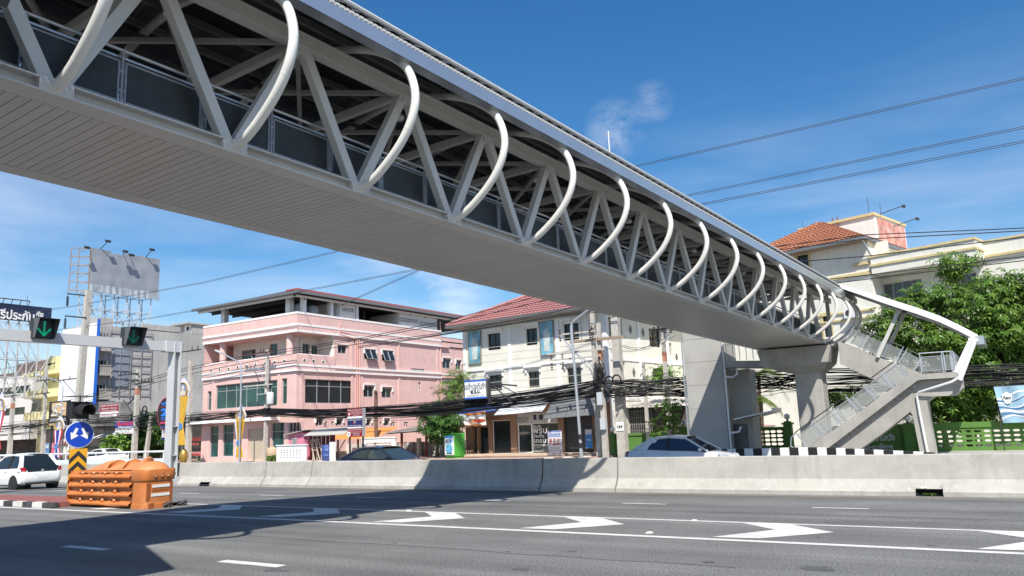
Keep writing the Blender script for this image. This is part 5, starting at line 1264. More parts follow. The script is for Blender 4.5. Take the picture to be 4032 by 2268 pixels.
mb=MB();mb.obox(T(-1.775,0,.80),T(.008,0,0)-T(0,0,0),T(0,.055,0)-T(0,0,0),(0,0,.04));mb.build('badge',CHR,t)
mb=MB();mb.obox(T(-1.74,0,.30),T(.02,0,0)-T(0,0,0),T(0,.62,0)-T(0,0,0),(0,0,.05));mb.build('bumper_lip',UNDER,t)
# white sport utility behind it
prof=[(-2.2,.5,.8,.85),(-2.1,.4,1.0,.97),(-1.2,.35,1.05,1),(.6,.35,1.05,1),(1.3,.4,1.0,.98),(2.0,.45,.9,.9),(2.2,.5,.75,.8)]
vehicle('tall white sport utility car half hidden behind the white hatchback',(-49.0,19.5,-.2),PI-.04,WCAR,4.5,1.8,prof,1.05,((1.2,1.02),(.5,1.66),(-1.75,1.66),(-2.05,1.05)),wr=.36,name='car')
sedan=[(-2.2,.42,.70,.78),(-2.12,.28,.92,.93),(-1.7,.22,1.0,.985),(-1.0,.2,.98,1),(0,.2,.93,1),(.8,.2,.91,1),(1.3,.22,.86,.985),(1.8,.24,.78,.93),(2.1,.28,.66,.82),(2.2,.34,.54,.68)]
rp=((1.32,.90),(.42,1.44),(-.95,1.43),(-1.72,1.0))
vehicle('pearl white sedan parked beyond the parapet at far left',(-64.5,36.5,-.3),PI+.05,PEARL,4.4,1.7,sedan,.95,rp,wr=.31)
c=atY('w',1690,1130,29.3)
t,T=vehicle('silver sedan in front of the green wall behind the barrier',(c.x+.1,30.1,-.40),0.0,SCAR,4.4,1.7,sedan,.95,rp,wr=.31,glass=mat('car_glass_blue',(.01,.015,.04),.04,spec=.7))
mb=MB()
for s in(1,-1): mb.prism([T(-2.18,s*.62,.72),T(-2.02,s*.80,.74),T(-1.95,s*.81,.92),T(-2.12,s*.66,.90)],T(-.04,s*.02,0)-T(0,0,0))
build_each(mb,'tail_lamp',TAIL,t)
mb=MB()
for s in(1,-1): mb.prism([T(2.10,s*.52,.60),T(1.75,s*.79,.68),T(1.72,s*.80,.78),T(2.0,s*.6,.72)],T(.05,s*.02,.015)-T(0,0,0))
build_each(mb,'headlamp',HEAD,t)
mb=MB()
for z in(.52,.58,.64): mb.obox(T(2.14,0,z),T(.06,0,0)-T(0,0,0),T(0,.5,0)-T(0,0,0),(0,0,.014))
mb.build('grille',CHR,t)
c=atY('w',960,1140,25.0)
bsed=[(-2.4,.42,.72,.80),(-2.3,.28,.93,.94),(-1.8,.22,1.0,.985),(-1.0,.2,.97,1),(0,.2,.94,1),(.8,.2,.92,1),(1.4,.22,.88,.985),(2.0,.24,.78,.93),(2.3,.28,.66,.84),(2.42,.34,.54,.7)]
vehicle('dark navy saloon passing behind the barrier in front of the pink building',(c.x-.5,25.9,-.40),0.0,DCAR,4.85,1.85,bsed,.95,((1.10,.92),(.2,1.41),(-1.05,1.40),(-1.9,1.0)),wr=.34,glass=CGL2)
# ------------------------------------------------------------------ empty billboard on a roof lattice
BXX=-95.3;BF=Fac((BXX,0),90)
BB=thing('billboard','large blank grey sheet metal billboard on a roof lattice','billboard',(BXX,55.5,15.6))
y0,y1=BF.S('h',1148,500),BF.S('h',2020,600);zt=BF.Z('h',1150,240);zb_=BF.Z('h',1140,800)
SHEET=mat('sheet_metal',(.27,.29,.325),.5,metal=.1,var=.10,scale=.35,bump=.6,bscale=.55)
mb=MB()
for i,(u0,u1) in enumerate(((0,.272),(.273,.462),(.463,.737),(.738,1))):
    ya,yb2=y0+(y1-y0)*u0,y0+(y1-y0)*u1
    def sh(u,v,i=i,ya=ya,yb2=yb2): return BF.at(ya+(yb2-ya)*u,zb_+.9+(zt-zb_-.9)*v,.025*math.sin(7*u+i*2)*math.sin(5*v+i)+.012*math.sin(13*v))
    if i==1: mb.grid(lambda u,v:sh(u,v*.93),8,14)
    else: mb.grid(sh,8,14)
mb.build('face',SHEET,BB,fix=False)
mb=MB();mb.grid(lambda u,v:BF.at(y0+(y1-y0)*u,zb_+1.0*v,.12+.1*abs(math.sin(u*31))*(1-v*.5)+.03*math.sin(u*77)),80,3);mb.build('torn_skirt',mat('sheet_metal_worn',(.42,.45,.46),.4,metal=.35,var=.25,scale=.7,bump=.5,bscale=1),BB,fix=False)
LAT=mat('lattice_steel',(.50,.51,.52),.5,var=.15,scale=2);LATD=mat('lattice_rust',(.30,.24,.20),.7,var=.3,scale=2)
mb=MB();base=15.3
def zlev(z): return z
ys=[y0+(y1-y0)*i/5*.9 for i in range(6)]
for y in ys:
    for d in(-.2,-2.2): mb.beam(BF.at(y,base,d),BF.at(y,zb_+.3,d),.1,.1)
for z in (base+.2,base+1.6,base+3.0,zb_+.1):
    for d in(-.2,-2.2): mb.beam(BF.at(ys[0],z,d),BF.at(ys[-1],z,d),.08,.08)
    for y in ys: mb.beam(BF.at(y,z,-.2),BF.at(y,z,-2.2),.07,.07)
for i in range(5):
    for d in(-.2,-2.2):
        mb.beam(BF.at(ys[i],base+.2,d),BF.at(ys[i+1],base+3,d),.06,.06);mb.beam(BF.at(ys[i+1],base+.2,d),BF.at(ys[i],base+3,d),.06,.06)
    mb.beam(BF.at(ys[i],zb_+.1,-.2),BF.at(ys[i+1],base+3,-2.2),.06,.06)
mb.build('leg_lattice',LAT,BB)
mb=MB()
for z in [zb_+.2+(zt-zb_-.2)*i/5 for i in range(6)]:
    mb.beam(BF.at(y0-1.6,z,-2.0),BF.at(y0+1,z,-.25),.07,.07);mb.beam(BF.at(y0-.1,z,-.2),BF.at(y0-1.5,z,-1.9),.07,.07)
for y,d in((y0-1.5,-1.9),(y0-.9,-1.2),(y0-.05,-.2)): mb.beam(BF.at(y,zb_-.2,d),BF.at(y,zt-.1,d),.08,.08)
for i in range(5):
    z=zb_+.2+(zt-zb_-.2)*i/5;zz=zb_+.2+(zt-zb_-.2)*(i+1)/5;mb.beam(BF.at(y0-1.5,z,-1.9),BF.at(y0-.05,zz,-.2),.05,.05)
mb.build('lattice',LATD,BB)
mb=MB()
for i in range(12): y=y0+(y1-y0)*i/11;mb.beam(BF.at(y,zb_,-.15),BF.at(y,zt,-.15),.1,.08)
mb.build('frame_lattice',LATD,BB)
for i,(x,y,xt,yt) in enumerate(((1275,260,1370,160),(1565,318,1590,290),(1845,370,1930,268),(1140,250,1105,240),(1655,345,1668,335))):
    p=BF.at(*BF.sz('h',x,y,0),-.1);q=atX('h',xt,yt,BXX+1.0);mb=MB();mb.tube([p,q],.05,6);mb.obox(q,(.2,0,-.07),(0,.28,0),(.04,0,.14))
    mb.build('flood_lamp',DARKM,BB)
# blue wall sign on a scaffold at the left edge
HX=-112.0;HF=Fac((HX,0),90)
HB=thing('rooftop_sign','dark blue rooftop sign with white Thai letters on a steel scaffold','sign',(HX,52,12))
a0,a1=HF.S('h',-420,900),HF.S('h',652,1080);zt=HF.Z('h',300,970);zl=HF.Z('h',300,1170)
mb=MB()
for i in range(16): z=zl+(zt-zl)*i/16;HF.box(mb,a0,a1,z,z+(zt-zl)/16*.8,-.1,.03+.05*(i%2))
mb.build('ribbed_panel',mat('navy_panel',(.012,.02,.075),.5),HB)
ts=[('ไทยศรีประกัน',-330,435,1010,1145),('ภัย',450,545,1050,1120)]
for s,x0,x1,yy0,yy1 in ts:
    b0,b1=HF.S('h',x0,1080),HF.S('h',x1,1080);z0,z1=HF.Z('h',(x0+x1)/2,yy1+(0)),HF.Z('h',(x0+x1)/2,yy0)
    text(s,HF.at((b0+b1)/2,(z0+z1)/2,.1),HF.u,b1-b0,z1-z0,LW,HB,bold=.03)
mb=MB();zr_=zl-9
for i in range(9):
    y=a0+(a1-a0)*i/8
    for d in(-.3,-3): mb.beam(HF.at(y,8,d),HF.at(y,zl,d),.12,.12)
for k in range(5):
    z=8.2+(zl-8.2)*k/4
    for d in(-.3,-3): mb.beam(HF.at(a0,z,d),HF.at(a1,z,d),.1,.1)
for i in range(8):
    for k in range(4):
        z=8.2+(zl-8.2)*k/4;zz=8.2+(zl-8.2)*(k+1)/4;ya,yb2=a0+(a1-a0)*i/8,a0+(a1-a0)*(i+1)/8
        mb.beam(HF.at(ya,z,-.3),HF.at(yb2,zz,-.3),.07,.07);mb.beam(HF.at(yb2,z,-3),HF.at(ya,zz,-3),.07,.07)
mb.build('scaffold',LAT,HB)
mb=MB();mb.beam(HF.at(a0,zt+.55,.4),HF.at(HF.S('h',360,945),zt+.55,.4),.1,.12)
for i in range(8): y=a0+(HF.S('h',360,945)-a0)*i/7;mb.beam(HF.at(y,zt,-.1),HF.at(y,zt+.55,.4),.07,.07)
mb.tube([HF.at(HF.S('h',368,900),zt,-.5),HF.at(HF.S('h',368,900),HF.Z('h',368,845),-.5)],.03,5);mb.build('lamp_rail',DARKM,HB)
# ------------------------------------------------------------------ utility poles
def pole(label,x,y,z0,z1,w=.28,name='utility_pole',lean=(0,0),number=None,red=None,holes=True,wt=None):
    t=thing(name,label,'utility pole',(x,y,z0),'concrete utility poles along the pavement');mb=MB();wt=wt or w*.72
    a=[(x-w/2,y-w/2,z0),(x+w/2,y-w/2,z0),(x+w/2,y+w/2,z0),(x-w/2,y+w/2,z0)];b=[(x+lean[0]+sx*wt/2,y+lean[1]+sy*wt/2,z1) for sx,sy in((-1,-1),(1,-1),(1,1),(-1,1))]
    mb._a(a+b,[(0,3,2,1),(4,5,6,7),(0,1,5,4),(1,2,6,5),(2,3,7,6),(3,0,4,7)]);mb.build('shaft',POLE,t)
    if holes:
        mb=MB();n=int((z1-z0)/.5)
        for i in range(2,n): u=i/n;zz=z0+(z1-z0)*u;mb.lathe([(.018,0),(.018,.006)],(x+lean[0]*u,y+lean[1]*u-(w+(wt-w)*u)/2-.001,zz),(0,-1,0),6)
        mb.build('bolt_hole',DARKM,t)
    if red is not None:
        u=(red-z0)/(z1-z0);ww=w+(wt-w)*u+.012;mb=MB();mb.box((x+lean[0]*u-ww/2,y+lean[1]*u-ww/2,red-.3),(x+lean[0]*u+ww/2,y+lean[1]*u+ww/2,red+.3));mb.build('red_band',mat('band_red',(.45,.20,.13),.8,var=.2,scale=5),t)
    return t
def insul(mb,p,n=3,r=.07,L=.3,d=(0,0,1)):
    p=Vector(p);d=Vector(d)
    for i in range(n): mb.lathe([(r*.45,0),(r,L/n*.35),(r*.45,L/n*.7)],p+d*(L*i/n),d,8)
def crossarm(t,x,y,z,L0,L1,ins,m=None,up=True,ax=(1,0,0),w=.1):
    a=Vector(ax);mb=MB();mb.beam(Vector((x,y-.2,z))+a*L0,Vector((x,y-.2,z))+a*L1,w,w);mb.build('crossarm',m or POLE,t)
    mb=MB()
    for s in ins: insul(mb,Vector((x,y-.2,z+(.05 if up else -.35)))+a*s,3,.075,.32)
    if ins: mb.build('insulator',BRN,t,smooth=True)
PY=42.0
def px_pole(k,xb,yb,xt,yt,Y=PY): 
    b=atY(k,xb,yb,Y);t=atY(k,xt,yt,Y);return b.x,t.x-b.x,t.z
# pole in front of the pink building with transformer gear
x,l,zt=px_pole('c',160,500,1,1) if False else (atY('c',150,600,PY).x,0,atY('a',1155,890,PY).z)
P1=pole('utility pole with transformer in front of the pink building corner',x,PY,-.3,zt,.26);P1x=x
za=atY('a',1150,925,PY).z
crossarm(P1,x,PY,za,-2.9,1.0,(-2.6,-2.2,-1.7,-.6,-.2,.5),m=BRN)
crossarm(P1,x,PY,atY('a',1150,1335,PY).z,-2.6,.9,(-2.3,-1.4,.6))
mb=MB();mb.beam((x-1.8,PY-.15,za-.1),(x,PY-.15,za-2.3),.05,.05);mb.build('stay_brace',GALV,P1)
c=atY('c',205,215,PY-.3);mb=MB();mb.lathe([(.26,0),(.28,.05),(.28,.85),(.22,.95)],(c.x+.05,PY-.35,c.z-.5),n=16);mb.build('transformer',mat('transformer',(.58,.60,.6),.45),P1,smooth=True)
mb=MB();insul(mb,(c.x-.1,PY-.35,c.z+.45),3,.05,.3);insul(mb,(c.x+.2,PY-.35,c.z+.45),3,.05,.3);mb.box((x-.5,PY-.6,c.z+.3),(x+.75,PY-.1,c.z+.38));mb.build('transformer_bracket',GALV,P1)
# pole group by the white shophouse
x164=atY('e',345,1300,43.0).x;z164=12.5
p164=pole('thickest tall concrete pole marked 164 between shop and lift tower',x164,43.0,-.3,z164,.52,wt=.40)
c=atY('d',2420,898,42.7);mb=MB();mb.box((x164-.26,42.715,c.z-.26),(x164+.26,42.735,c.z+.26));mb.build('number_plate',WHITE,p164);text('164',(x164,42.71,c.z),(1,0,0),.36,.2,LB,p164,bold=.03)
xa2=atY('d',2205,1200,PY).x;zt=atY('m',860,285,PY).z
P2=pole('utility pole with red band and double cross arms beside the dark awning',xa2,PY,-.3,zt,.30,red=atY('m',890,805,PY).z);P2x=xa2
zc_=atY('m',870,550,PY).z;crossarm(P2,xa2,PY,zc_,-1.9,1.75,(-.35,),w=.16,m=mat('wood_arm',(.30,.22,.15),.8))
crossarm(P2,xa2,PY,atY('m',880,710,PY).z,-3.6,.4,())
crossarm(P2,xa2,PY,atY('m',880,815,PY).z,-3.4,.1,(-3.3,-2.5,-1.7),up=True)
mb=MB()
for dx in(-3.25,-2.45,-1.65): insul(mb,(xa2+dx,PY-.25,atY('m',500,870,PY).z-.55),4,.085,.5)
build_each(mb,'hanging_insulator',BRN,P2,True)
mb=MB();mb.beam((xa2-2.6,PY-.2,zc_+.5),(xa2-.1,PY-.2,zc_-2.4),.06,.06);mb.beam((xa2-2.2,PY-.2,zc_-.2),(xa2+.0,PY-.2,zc_-1.9),.05,.05);mb.build('stay_brace',GALV,P2)
c=atY('d',2170,540,PY);mb=MB();mb.box((xa2-.22,PY-.35,c.z-.4),(xa2+.12,PY-.15,c.z+.35));c2=atY('d',2195,860,PY);mb.box((xa2-.1,PY-.35,c2.z-.35),(xa2+.22,PY-.15,c2.z+.3));build_each(mb,'meter_box',mat('meter_grey',(.5,.53,.55),.5),P2)
xb3=atY('m',760,900,43.4).x;P3_=pole('slim tall pole just behind the red banded pole by the shop',xb3-.05,43.6,-.3,atY('m',690,100,43.6).z,.3);crossarm(P3_,xb3-.05,43.6,atY('m',560,445,43.6).z,-2.4,.2,(-2.3,-1.3,.0))
mb=MB()
for dx in(-2.3,-1.3,-.15,.6): insul(mb,(xb3+dx,43.35,atY('m',520,560,43.6).z),4,.09,.6)
build_each(mb,'hanging_insulator',BRN,P3_,True)
xs5=atY('m',1885,900,46.0).x;zt=atY('m',1885,370,46).z
P5=pole('pole with red band in the side street against the white side wall',xs5,46.0,-.3,zt,.28,red=atY('m',1900,820,46).z)
mb=MB();zz=zt-.05
for dx in(-.5,-.2,.25,.6): insul(mb,(xs5+dx,45.8,zz-.3),4,.1,.5)
mb.beam((xs5-.7,45.85,zz),(xs5+.8,45.85,zz),.12,.12);mb.build('insulator_cluster',BLACK,P5,smooth=True)
x7=atY('e',545,900,45.0).x;pole('short square post holding cables in front of the lean-to shed',x7,45.0,-.3,atY('e',545,500,45).z,.2)
# tall steel-arm pole at left with hanging insulator strings
xl=atY('f',805,720,41.0).x;zl1=atY('h',1115,785,41).z
PLt=pole('very tall concrete pole with two hanging insulator strings below the billboard',xl,41.0,-.3,zl1,.62,lean=(.75,0),wt=.5,holes=False);PLx=xl
for (ya_,x0,xi,yi0,yi1) in ((840,885,885,860,985),(1120,855,855,1140,1265)):
    a=atY('h',1105,ya_+15,41);b=atY('h',x0,ya_-12 if ya_<900 else ya_-10,41);mb=MB();mb.beam((a.x+.1,40.8,a.z),(b.x,40.8,b.z),.14,.14);mb.build('steel_arm',DARKM,PLt)
    p=atY('h',xi,yi0,41);q=atY('h',xi,yi1,41);mb=MB();n=9
    for i in range(n): insul(mb,(p.x,40.8,q.z+(p.z-q.z)*i/n),1,.16,(p.z-q.z)/n)
    mb.tube([(p.x,40.8,q.z),(p.x,40.8,p.z+.15)],.03,5);mb.build('insulator_string',BLACK,PLt,smooth=True)
a=atY('f',800,520,41);crossarm(PLt,a.x,41,atY('f',700,515,41).z,-4.3,.3,(-4.0,-3.2,-1.0),m=DARKM)
mb=MB();p=atY('f',675,520,41);q=atY('f',800,665,41);mb.beam((p.x,40.8,p.z),(q.x,40.8,q.z),.08,.08);mb.build('stay_brace',GALV,PLt)
def lpole(label,k,xb,yb,xt,yt,w,red=None,arms=(),lean=None):
    b=atY(k,xb,yb,PY);t_=atY(k,xt,yt,PY);t=pole(label,b.x,PY,-.3,t_.z,w,red=atY(k,xb,red,PY).z if red else None,lean=(t_.x-b.x,0),holes=False)
    for ay,L0,L1,ins in arms: crossarm(t,t_.x,PY,atY(k,xt,ay,PY).z,L0,L1,ins,m=DARKM)
    return t
lpole('concrete pole with red band and cross arms in front of the grey building','f',1395,1180,1440,405,.42,red=640,arms=((450,-3,.3,(-2.6,-1.9,-.9)),(515,-1.8,.2,(-1.6,)),(555,-.3,2.9,(.4,.9,1.4,2.0,2.5))))
lpole('concrete pole right of the gantry post beside the golden draped banner','n',1450,1230,1500,-350,.42,arms=((-500,-1.2,1.6,(.4,1.2)),))
lpole('concrete pole in front of the pale yellow building','f',470,920,485,365,.34,arms=((520,-1.5,1.2,(-1.2,-.6,.6)),(655,-1.6,1.4,(-1.2,-.3,.9))))
lpole('grey concrete pole in front of the old white building at left','f',120,1000,148,550,.42,red=790,arms=((640,-2,.3,(-1.6,-.8)),(680,-1.9,2.0,())))
t=lpole('leaning wooden pole in the shade of the dark roadside tree','n',735,1240,835,590,.34)
x=atY('c',1480,900,44.0).x;mb=MB();mb.tube([(x,44.6,-.3),(x,44.6,atY('c',1485,135,44.6).z)],.14,10);one('wooden_post',mb,mat('post_wood',(.16,.09,.06),.8,var=.2,scale=4),'dark brown round wooden post beside the red library sign','post')
# ------------------------------------------------------------------ street lamps
def lamp(label,k,base,pts,head,Y,r=.075,band=False,Yh=None):
    b=atY(k,*base,Y);P=[Vector((b.x,Y,-.25))]+[atY(k,*p,Y) for p in pts];t=thing('street_lamp',label,'street lamp',tuple(P[0]),'street lamps along the far side')
    mb=MB();mb.tube(smooth_pts([tuple(p) for p in P],1),[r]*1+[r*.8]*(len(smooth_pts([tuple(p) for p in P],1))-1),8);mb.build('mast',GALV,t,smooth=True)
    h=atY(k,*head,Y);e=P[-1];d=(h-e).normalized();mb=MB();mb.beam(e-d*.1,e+d*.75,.22,.1);mb.build('lamp_head',mat('lamp_grey',(.5,.52,.54),.4),t)
    if band:
        mb=MB()
        for i in range(2): z=.35+i*.5;mb.lathe([(r*1.08,0),(r*1.08,.28)],(P[0].x,Y,z),n=10)
        mb.build('black_band',BLKP,t)
lamp('street lamp with a tall grey mast in front of the shop windows','m',(515,1449),[(450,950),(400,400),(405,300),(440,262),(680,75)],(760,20),40.6,band=True,r=.11)
lamp('street lamp rising above the yellow draped banner before the pink building','a',(800,1449),[(803,1300),(806,1100),(790,1060),(550,930)],(440,880),39.5)
lamp('street lamp with a long arm in front of the yellow building','f',(640,900),[(652,640),(652,560),(630,535),(410,470)],(330,437),39.5)
# ------------------------------------------------------------------ overhead wires
def wire(pts,r,label,group,cat='power line',m=WIREG,name='power_line',sag=0,par=None):
    P=[Vector(p) for p in pts];out=[]
    for i in range(len(P)-1):
        for j in range(8): u=j/8;p=P[i].lerp(P[i+1],u);p.z-=sag*4*u*(1-u);out.append(p)
    out.append(P[-1]);mb=MB();mb.tube(out,r,5);return one(name,mb,m,label,cat,group)
def hv(px,Y,zoff=0,ext=None):
    P=[atY('p',x,y,Y) for x,y in px]
    if ext:
        d=(P[-1]-P[-2]).normalized();P.append(P[-1]+d*ext)
    return [(p.x,p.y,p.z+zoff) for p in P]
LG='high power lines crossing behind the footbridge'
for px,l in ((((0,1242),(273,1207),(800,1111),(1328,988),(2512,650),(4032,305)),'topmost pair of power lines'),(((0,1330),(262,1293),(600,1250),(1160,1150),(1660,1055),(2720,764),(4032,498)),'middle pair of power lines'),(((1320,1210),(1660,1057),(2780,798),(4032,553)),'lower pair of power lines at right')):
    for k in range(2): wire(hv(px,41.0,k*-.09,12),.017,l+(' , upper wire' if not k else ' , lower wire') if False else l+(', the upper wire' if not k else ', the lower wire'),LG)
LG2='thick insulated lines crossing the building fronts'
names=('first','second','third','fourth')
for i,(px) in enumerate((((150,1610),(729,1450),(1020,1391),(1400,1335),(1775,1259),(2180,1150),(2760,1010),(3400,925),(4032,898)),((150,1618),(729,1459),(1030,1400),(1400,1341),(1790,1268),(2190,1172),(2760,1022),(3400,942),(4032,909)),((150,1632),(729,1476),(1110,1400),(1400,1356),(1800,1304),(2200,1225),(2760,1060),(3400,1010),(4032,934)))):
    wire(hv(px,42.0,0,14),.026,names[i]+' thick black line from the top passing the pink and white fronts',LG2,m=CABLE)
for i,px in enumerate((((1410,1365),(1730,1318),(2200,1243),(3280,1098),(3545,1068),(4032,1010)),((1410,1371),(1735,1320),(2200,1247),(3330,1110),(3545,1083),(4032,1026)))):
    wire(hv(px,42.3,0,14),.026,('upper' if i==0 else 'lower')+' black line of the pair crossing below the cream balcony',LG2,m=CABLE)
# bundles of communication cables sagging from pole to pole
CG='tangled communication cables between the poles'
def bundle(A0,A1,Y0_,Y1_,n,z0r,z1r,sagr,label,seed,thick=(.012,.027)):
    r_=random.Random(seed)
    for i in range(n):
        za=r_.uniform(*z0r);zb2=r_.uniform(*z1r);if_=r_.random()
        pts=[];sg=r_.uniform(*sagr);dy=r_.uniform(-.22,.22);ph=r_.uniform(0,6);wv=r_.uniform(0,.06)
        N=18
        for j in range(N+1):
            u=j/N;pts.append((A0+(A1-A0)*u,Y0_+(Y1_-Y0_)*u+dy,za+(zb2-za)*u-sg*4*u*(1-u)+wv*math.sin(ph+u*14)))
        mb=MB();mb.tube(pts,r_.uniform(*thick),5);one('communication_cable',mb,CABLE,label,'cable',CG)
zP1=(atY('c',160,440,PY).z,atY('c',160,345,PY).z);zP2=(atY('d',2180,520,PY).z,atY('d',2180,300,PY).z)
xT=-15.6;zT=(atY('e',880,810,PY).z,atY('e',880,600,PY).z)
bundle(PLx-40,PLx+.3,PY,PY,26,(3.0,4.6),(3.1,4.6),(.1,.6),'black cable in the bundle along the yellow and old white buildings',1)
bundle(PLx+.3,P1x,PY,PY,36,(3.0,4.6),zP1,(.15,.6),'black cable in the bundle between the tall left pole and the pink building',2)
bundle(P1x,P2x,PY-.1,PY-.1,56,zP1,zP2,(.3,.95),'black cable in the bundle from the pink building to the pole by the shop',3)
bundle(P2x,xT,PY,43.8,54,zP2,zT,(.0,.15),'black cable in the bundle between pole 164 and the lift tower',4)
bundle(-13.2,-8.7,44,44,34,(2.9,4.3),(2.9,4.2),(.0,.08),'black cable in the bundle between lift tower and bridge pier',5)
bundle(-8.7,14,44,43.4,46,(2.8,4.2),(2.2,4.0),(.05,.3),'black cable in the bundle right of the bridge pier',6)
rr_=random.Random(9)
for i,(k,x,y,R1,l) in enumerate((('m',1000,1215,.31,'coil of spare black cable hung right of the red banded pole, the upper one'),('m',1065,1400,.28,'coil of spare black cable hung right of the red banded pole, the lower one'),('m',1530,1310,.26,'coil of spare black cable hung midway to the lift tower'),('m',1120,1190,.3,'coil of spare black cable tangled in front of pole 164'),('n',725,495,.42,'round coil of black cable at left above the dark tree'))):
    c=atY(k,x,y,41.6);mb=MB()
    for j in range(6):
        R2=R1*rr_.uniform(.8,1.02);o=rr_.uniform(-.05,.05);mb.tube([(c.x+R2*math.cos(a)*.95,41.6+o,c.z+R2*1.05*math.sin(a)) for a in [2*PI*q/20 for q in range(20)]],.018,5,closed=True)
    one('cable_coil',mb,CABLE,l,'cable coil','coils of spare cable on the bundles')
mb=MB();rt=random.Random(12)                          # the knot of drop wires and boxes round the pole
cc=atY('m',850,1120,41.7)
for j in range(48):
    P=[(cc.x+rt.gauss(0,.24),41.7+rt.uniform(-.15,.15),cc.z+rt.gauss(0,.45)) for _ in range(4)];mb.tube(smooth_pts(P,2),rt.uniform(.008,.02),4)
one('cable_tangle',mb,CABLE,'dense knot of black drop wires around the red banded pole','cable tangle')
for j,(a,b,l) in enumerate(((('m',1215,640),('m',2010,400),'first drooping wire from pole 164 to the side street pole'),(('m',1215,660),('m',1850,440),'second drooping wire from pole 164 to the side street pole'),(('m',930,680),('m',2060,480),'third drooping wire from the red banded pole to the side street pole'))):
    p=atY(*a,43);q=atY(*b,46);wire([tuple(p),tuple(q)],.016,l,'drooping wires into the side street','power line',CABLE,sag=.55)
for j,(a,b,l) in enumerate(((('m',395,140),('m',345,560),'first jumper wire'),(('m',525,160),('m',560,600),'second jumper wire'),(('m',640,150),('m',690,450),'third jumper wire'),(('m',810,110),('m',745,400),'fourth jumper wire'))):
    p=atY(*a,42.6);q=atY(*b,42.6);mid=(p+q)/2+Vector((.12,0,-.1));wire([tuple(x) for x in smooth_pts([tuple(p),tuple(mid),tuple(q)],2)],.014,l+' from the left hanging to the shop pole insulators','jumper wires by the shop','jumper wire',CABLE,name='jumper_wire')
# ------------------------------------------------------------------ signboards along the far pavement
def board(name,label,F,rect,d0,d1,face,parts=(),posts=(),cat='sign',group=None,side=None,z0=-.3):
    a=rect;c=F.at((a[0]+a[1])/2,a[2] if not posts else z0,d1);t=thing(name,label,cat,tuple(c),group);mb=MB();F.box(mb,*a,d0,d1);mb.build('board',side or FRAMEG,t)
    mb=MB();F.box(mb,a[0]+.03,a[1]-.03,a[2]+.03,a[3]-.03,d1,d1+.012);mb.build('face',face,t)
    for s in posts:
        mb=MB();F.box(mb,s-.05,s+.05,z0,a[2],(d0+d1)/2-.05,(d0+d1)/2+.05);mb.build('post',GALV,t)
    return t
SF=Fac((0,41.6),0)
# insurance sign projecting over the pavement
AFc=Fac((0,41.4),0);a=AFc.rect('d',412,318,697,542)
t=board('hanging_sign','white hanging sign with blue bands and black Thai letters above the blue awning',AFc,a,-.35,0,WHITE,side=mat('sign_side',(.10,.10,.105),.5))
w=a[1]-a[0];h=a[3]-a[2]
mb=MB();AFc.box(mb,a[0]+.02,a[1]-.02,a[3]-h*.1,a[3]-.02,.012,.018);AFc.box(mb,a[0]+.02,a[1]-.02,a[2]+.02,a[2]+h*.1,.012,.018);mb.build('blue_band',mat('band_blue',(.02,.12,.5),.5),t)
def bt(F,s,a,u0,u1,v0,v1,d,m,t,bold=0): return text(s,F.at(a[0]+(a[1]-a[0])*(u0+u1)/2,a[3]-(a[3]-a[2])*(v0+v1)/2,d),F.u,(a[1]-a[0])*(u1-u0),(a[3]-a[2])*(v1-v0),m,t,bold=bold)
bt(AFc,'เอเชียประกันภัย',a,.02,.98,.15,.5,.02,LB,t,.01);bt(AFc,'พ.ร.บ.',a,.28,.74,.52,.72,.02,LB,t,.04);bt(AFc,'ประกันภัยรถยนต์ 1,2,3',a,.12,.88,.76,.87,.02,LB,t)
mb=MB();s=AFc.S('d',712,400);AFc.box(mb,s-.06,s+.06,AFc.Z('d',712,590),AFc.Z('d',712,285),-.25,-.13)
mb.beam(AFc.at(s,AFc.Z('d',712,350),-.2),AFc.at(AFc.S('d',1058,382),AFc.Z('d',1058,382),-.2),.08,.1);mb.beam(AFc.at(s,AFc.Z('d',740,330),-.2),AFc.at(AFc.S('d',985,590),AFc.Z('d',985,590),-.2),.06,.06);mb.beam(AFc.at(AFc.S('d',830,360),AFc.Z('d',830,360),-.2),AFc.at(AFc.S('d',1120,520),AFc.Z('d',1120,520),-.2),.05,.05);mb.beam(AFc.at(AFc.S('d',655,300),AFc.Z('d',655,300),-.2),AFc.at(s,AFc.Z('d',712,320),-.2),.04,.04)
AFc.box(mb,a[1],s,a[3]-.1,a[3]-.05,-.22,-.15);AFc.box(mb,a[1],s,a[2]+.1,a[2]+.15,-.22,-.15);mb.build('steel_bracket',DARKM,t)
# orange and white banner tied under the blue awning
BFc=Fac((-33,46.0),-5);a=BFc.rect('d',308,735,690,890)
t=thing('cloth_banner','creased orange and white price banner tied under the blue awning','banner',tuple(BFc.at(a[0],a[2],0)))
def cl(u,v,d=0): return BFc.at(a[0]+(a[1]-a[0])*u,a[2]+(a[3]-a[2])*v+.12*(u-.5)*1.0,d+.05*math.sin(u*9)+.04*math.sin(u*23+v*5))
mb=MB();mb.grid(cl,24,8);mb.build('cloth',mat('banner_white',(.72,.70,.67),.7,var=.1,scale=4),t,fix=False)
mb=MB();mb.grid(lambda u,v:cl(.35+.65*u,.8+.19*v,.014),14,2);mb.grid(lambda u,v:cl(.03+.85*u,.02+.1*v,.014),16,2);mb.grid(lambda u,v:cl(.42+.55*u,.24+.2*v,.014),14,2);mb.build('orange_patch',mat('banner_orange',(.66,.20,.03),.7,var=.1,scale=4),t,fix=False)
zq=lambda v:a[2]+(a[3]-a[2])*v
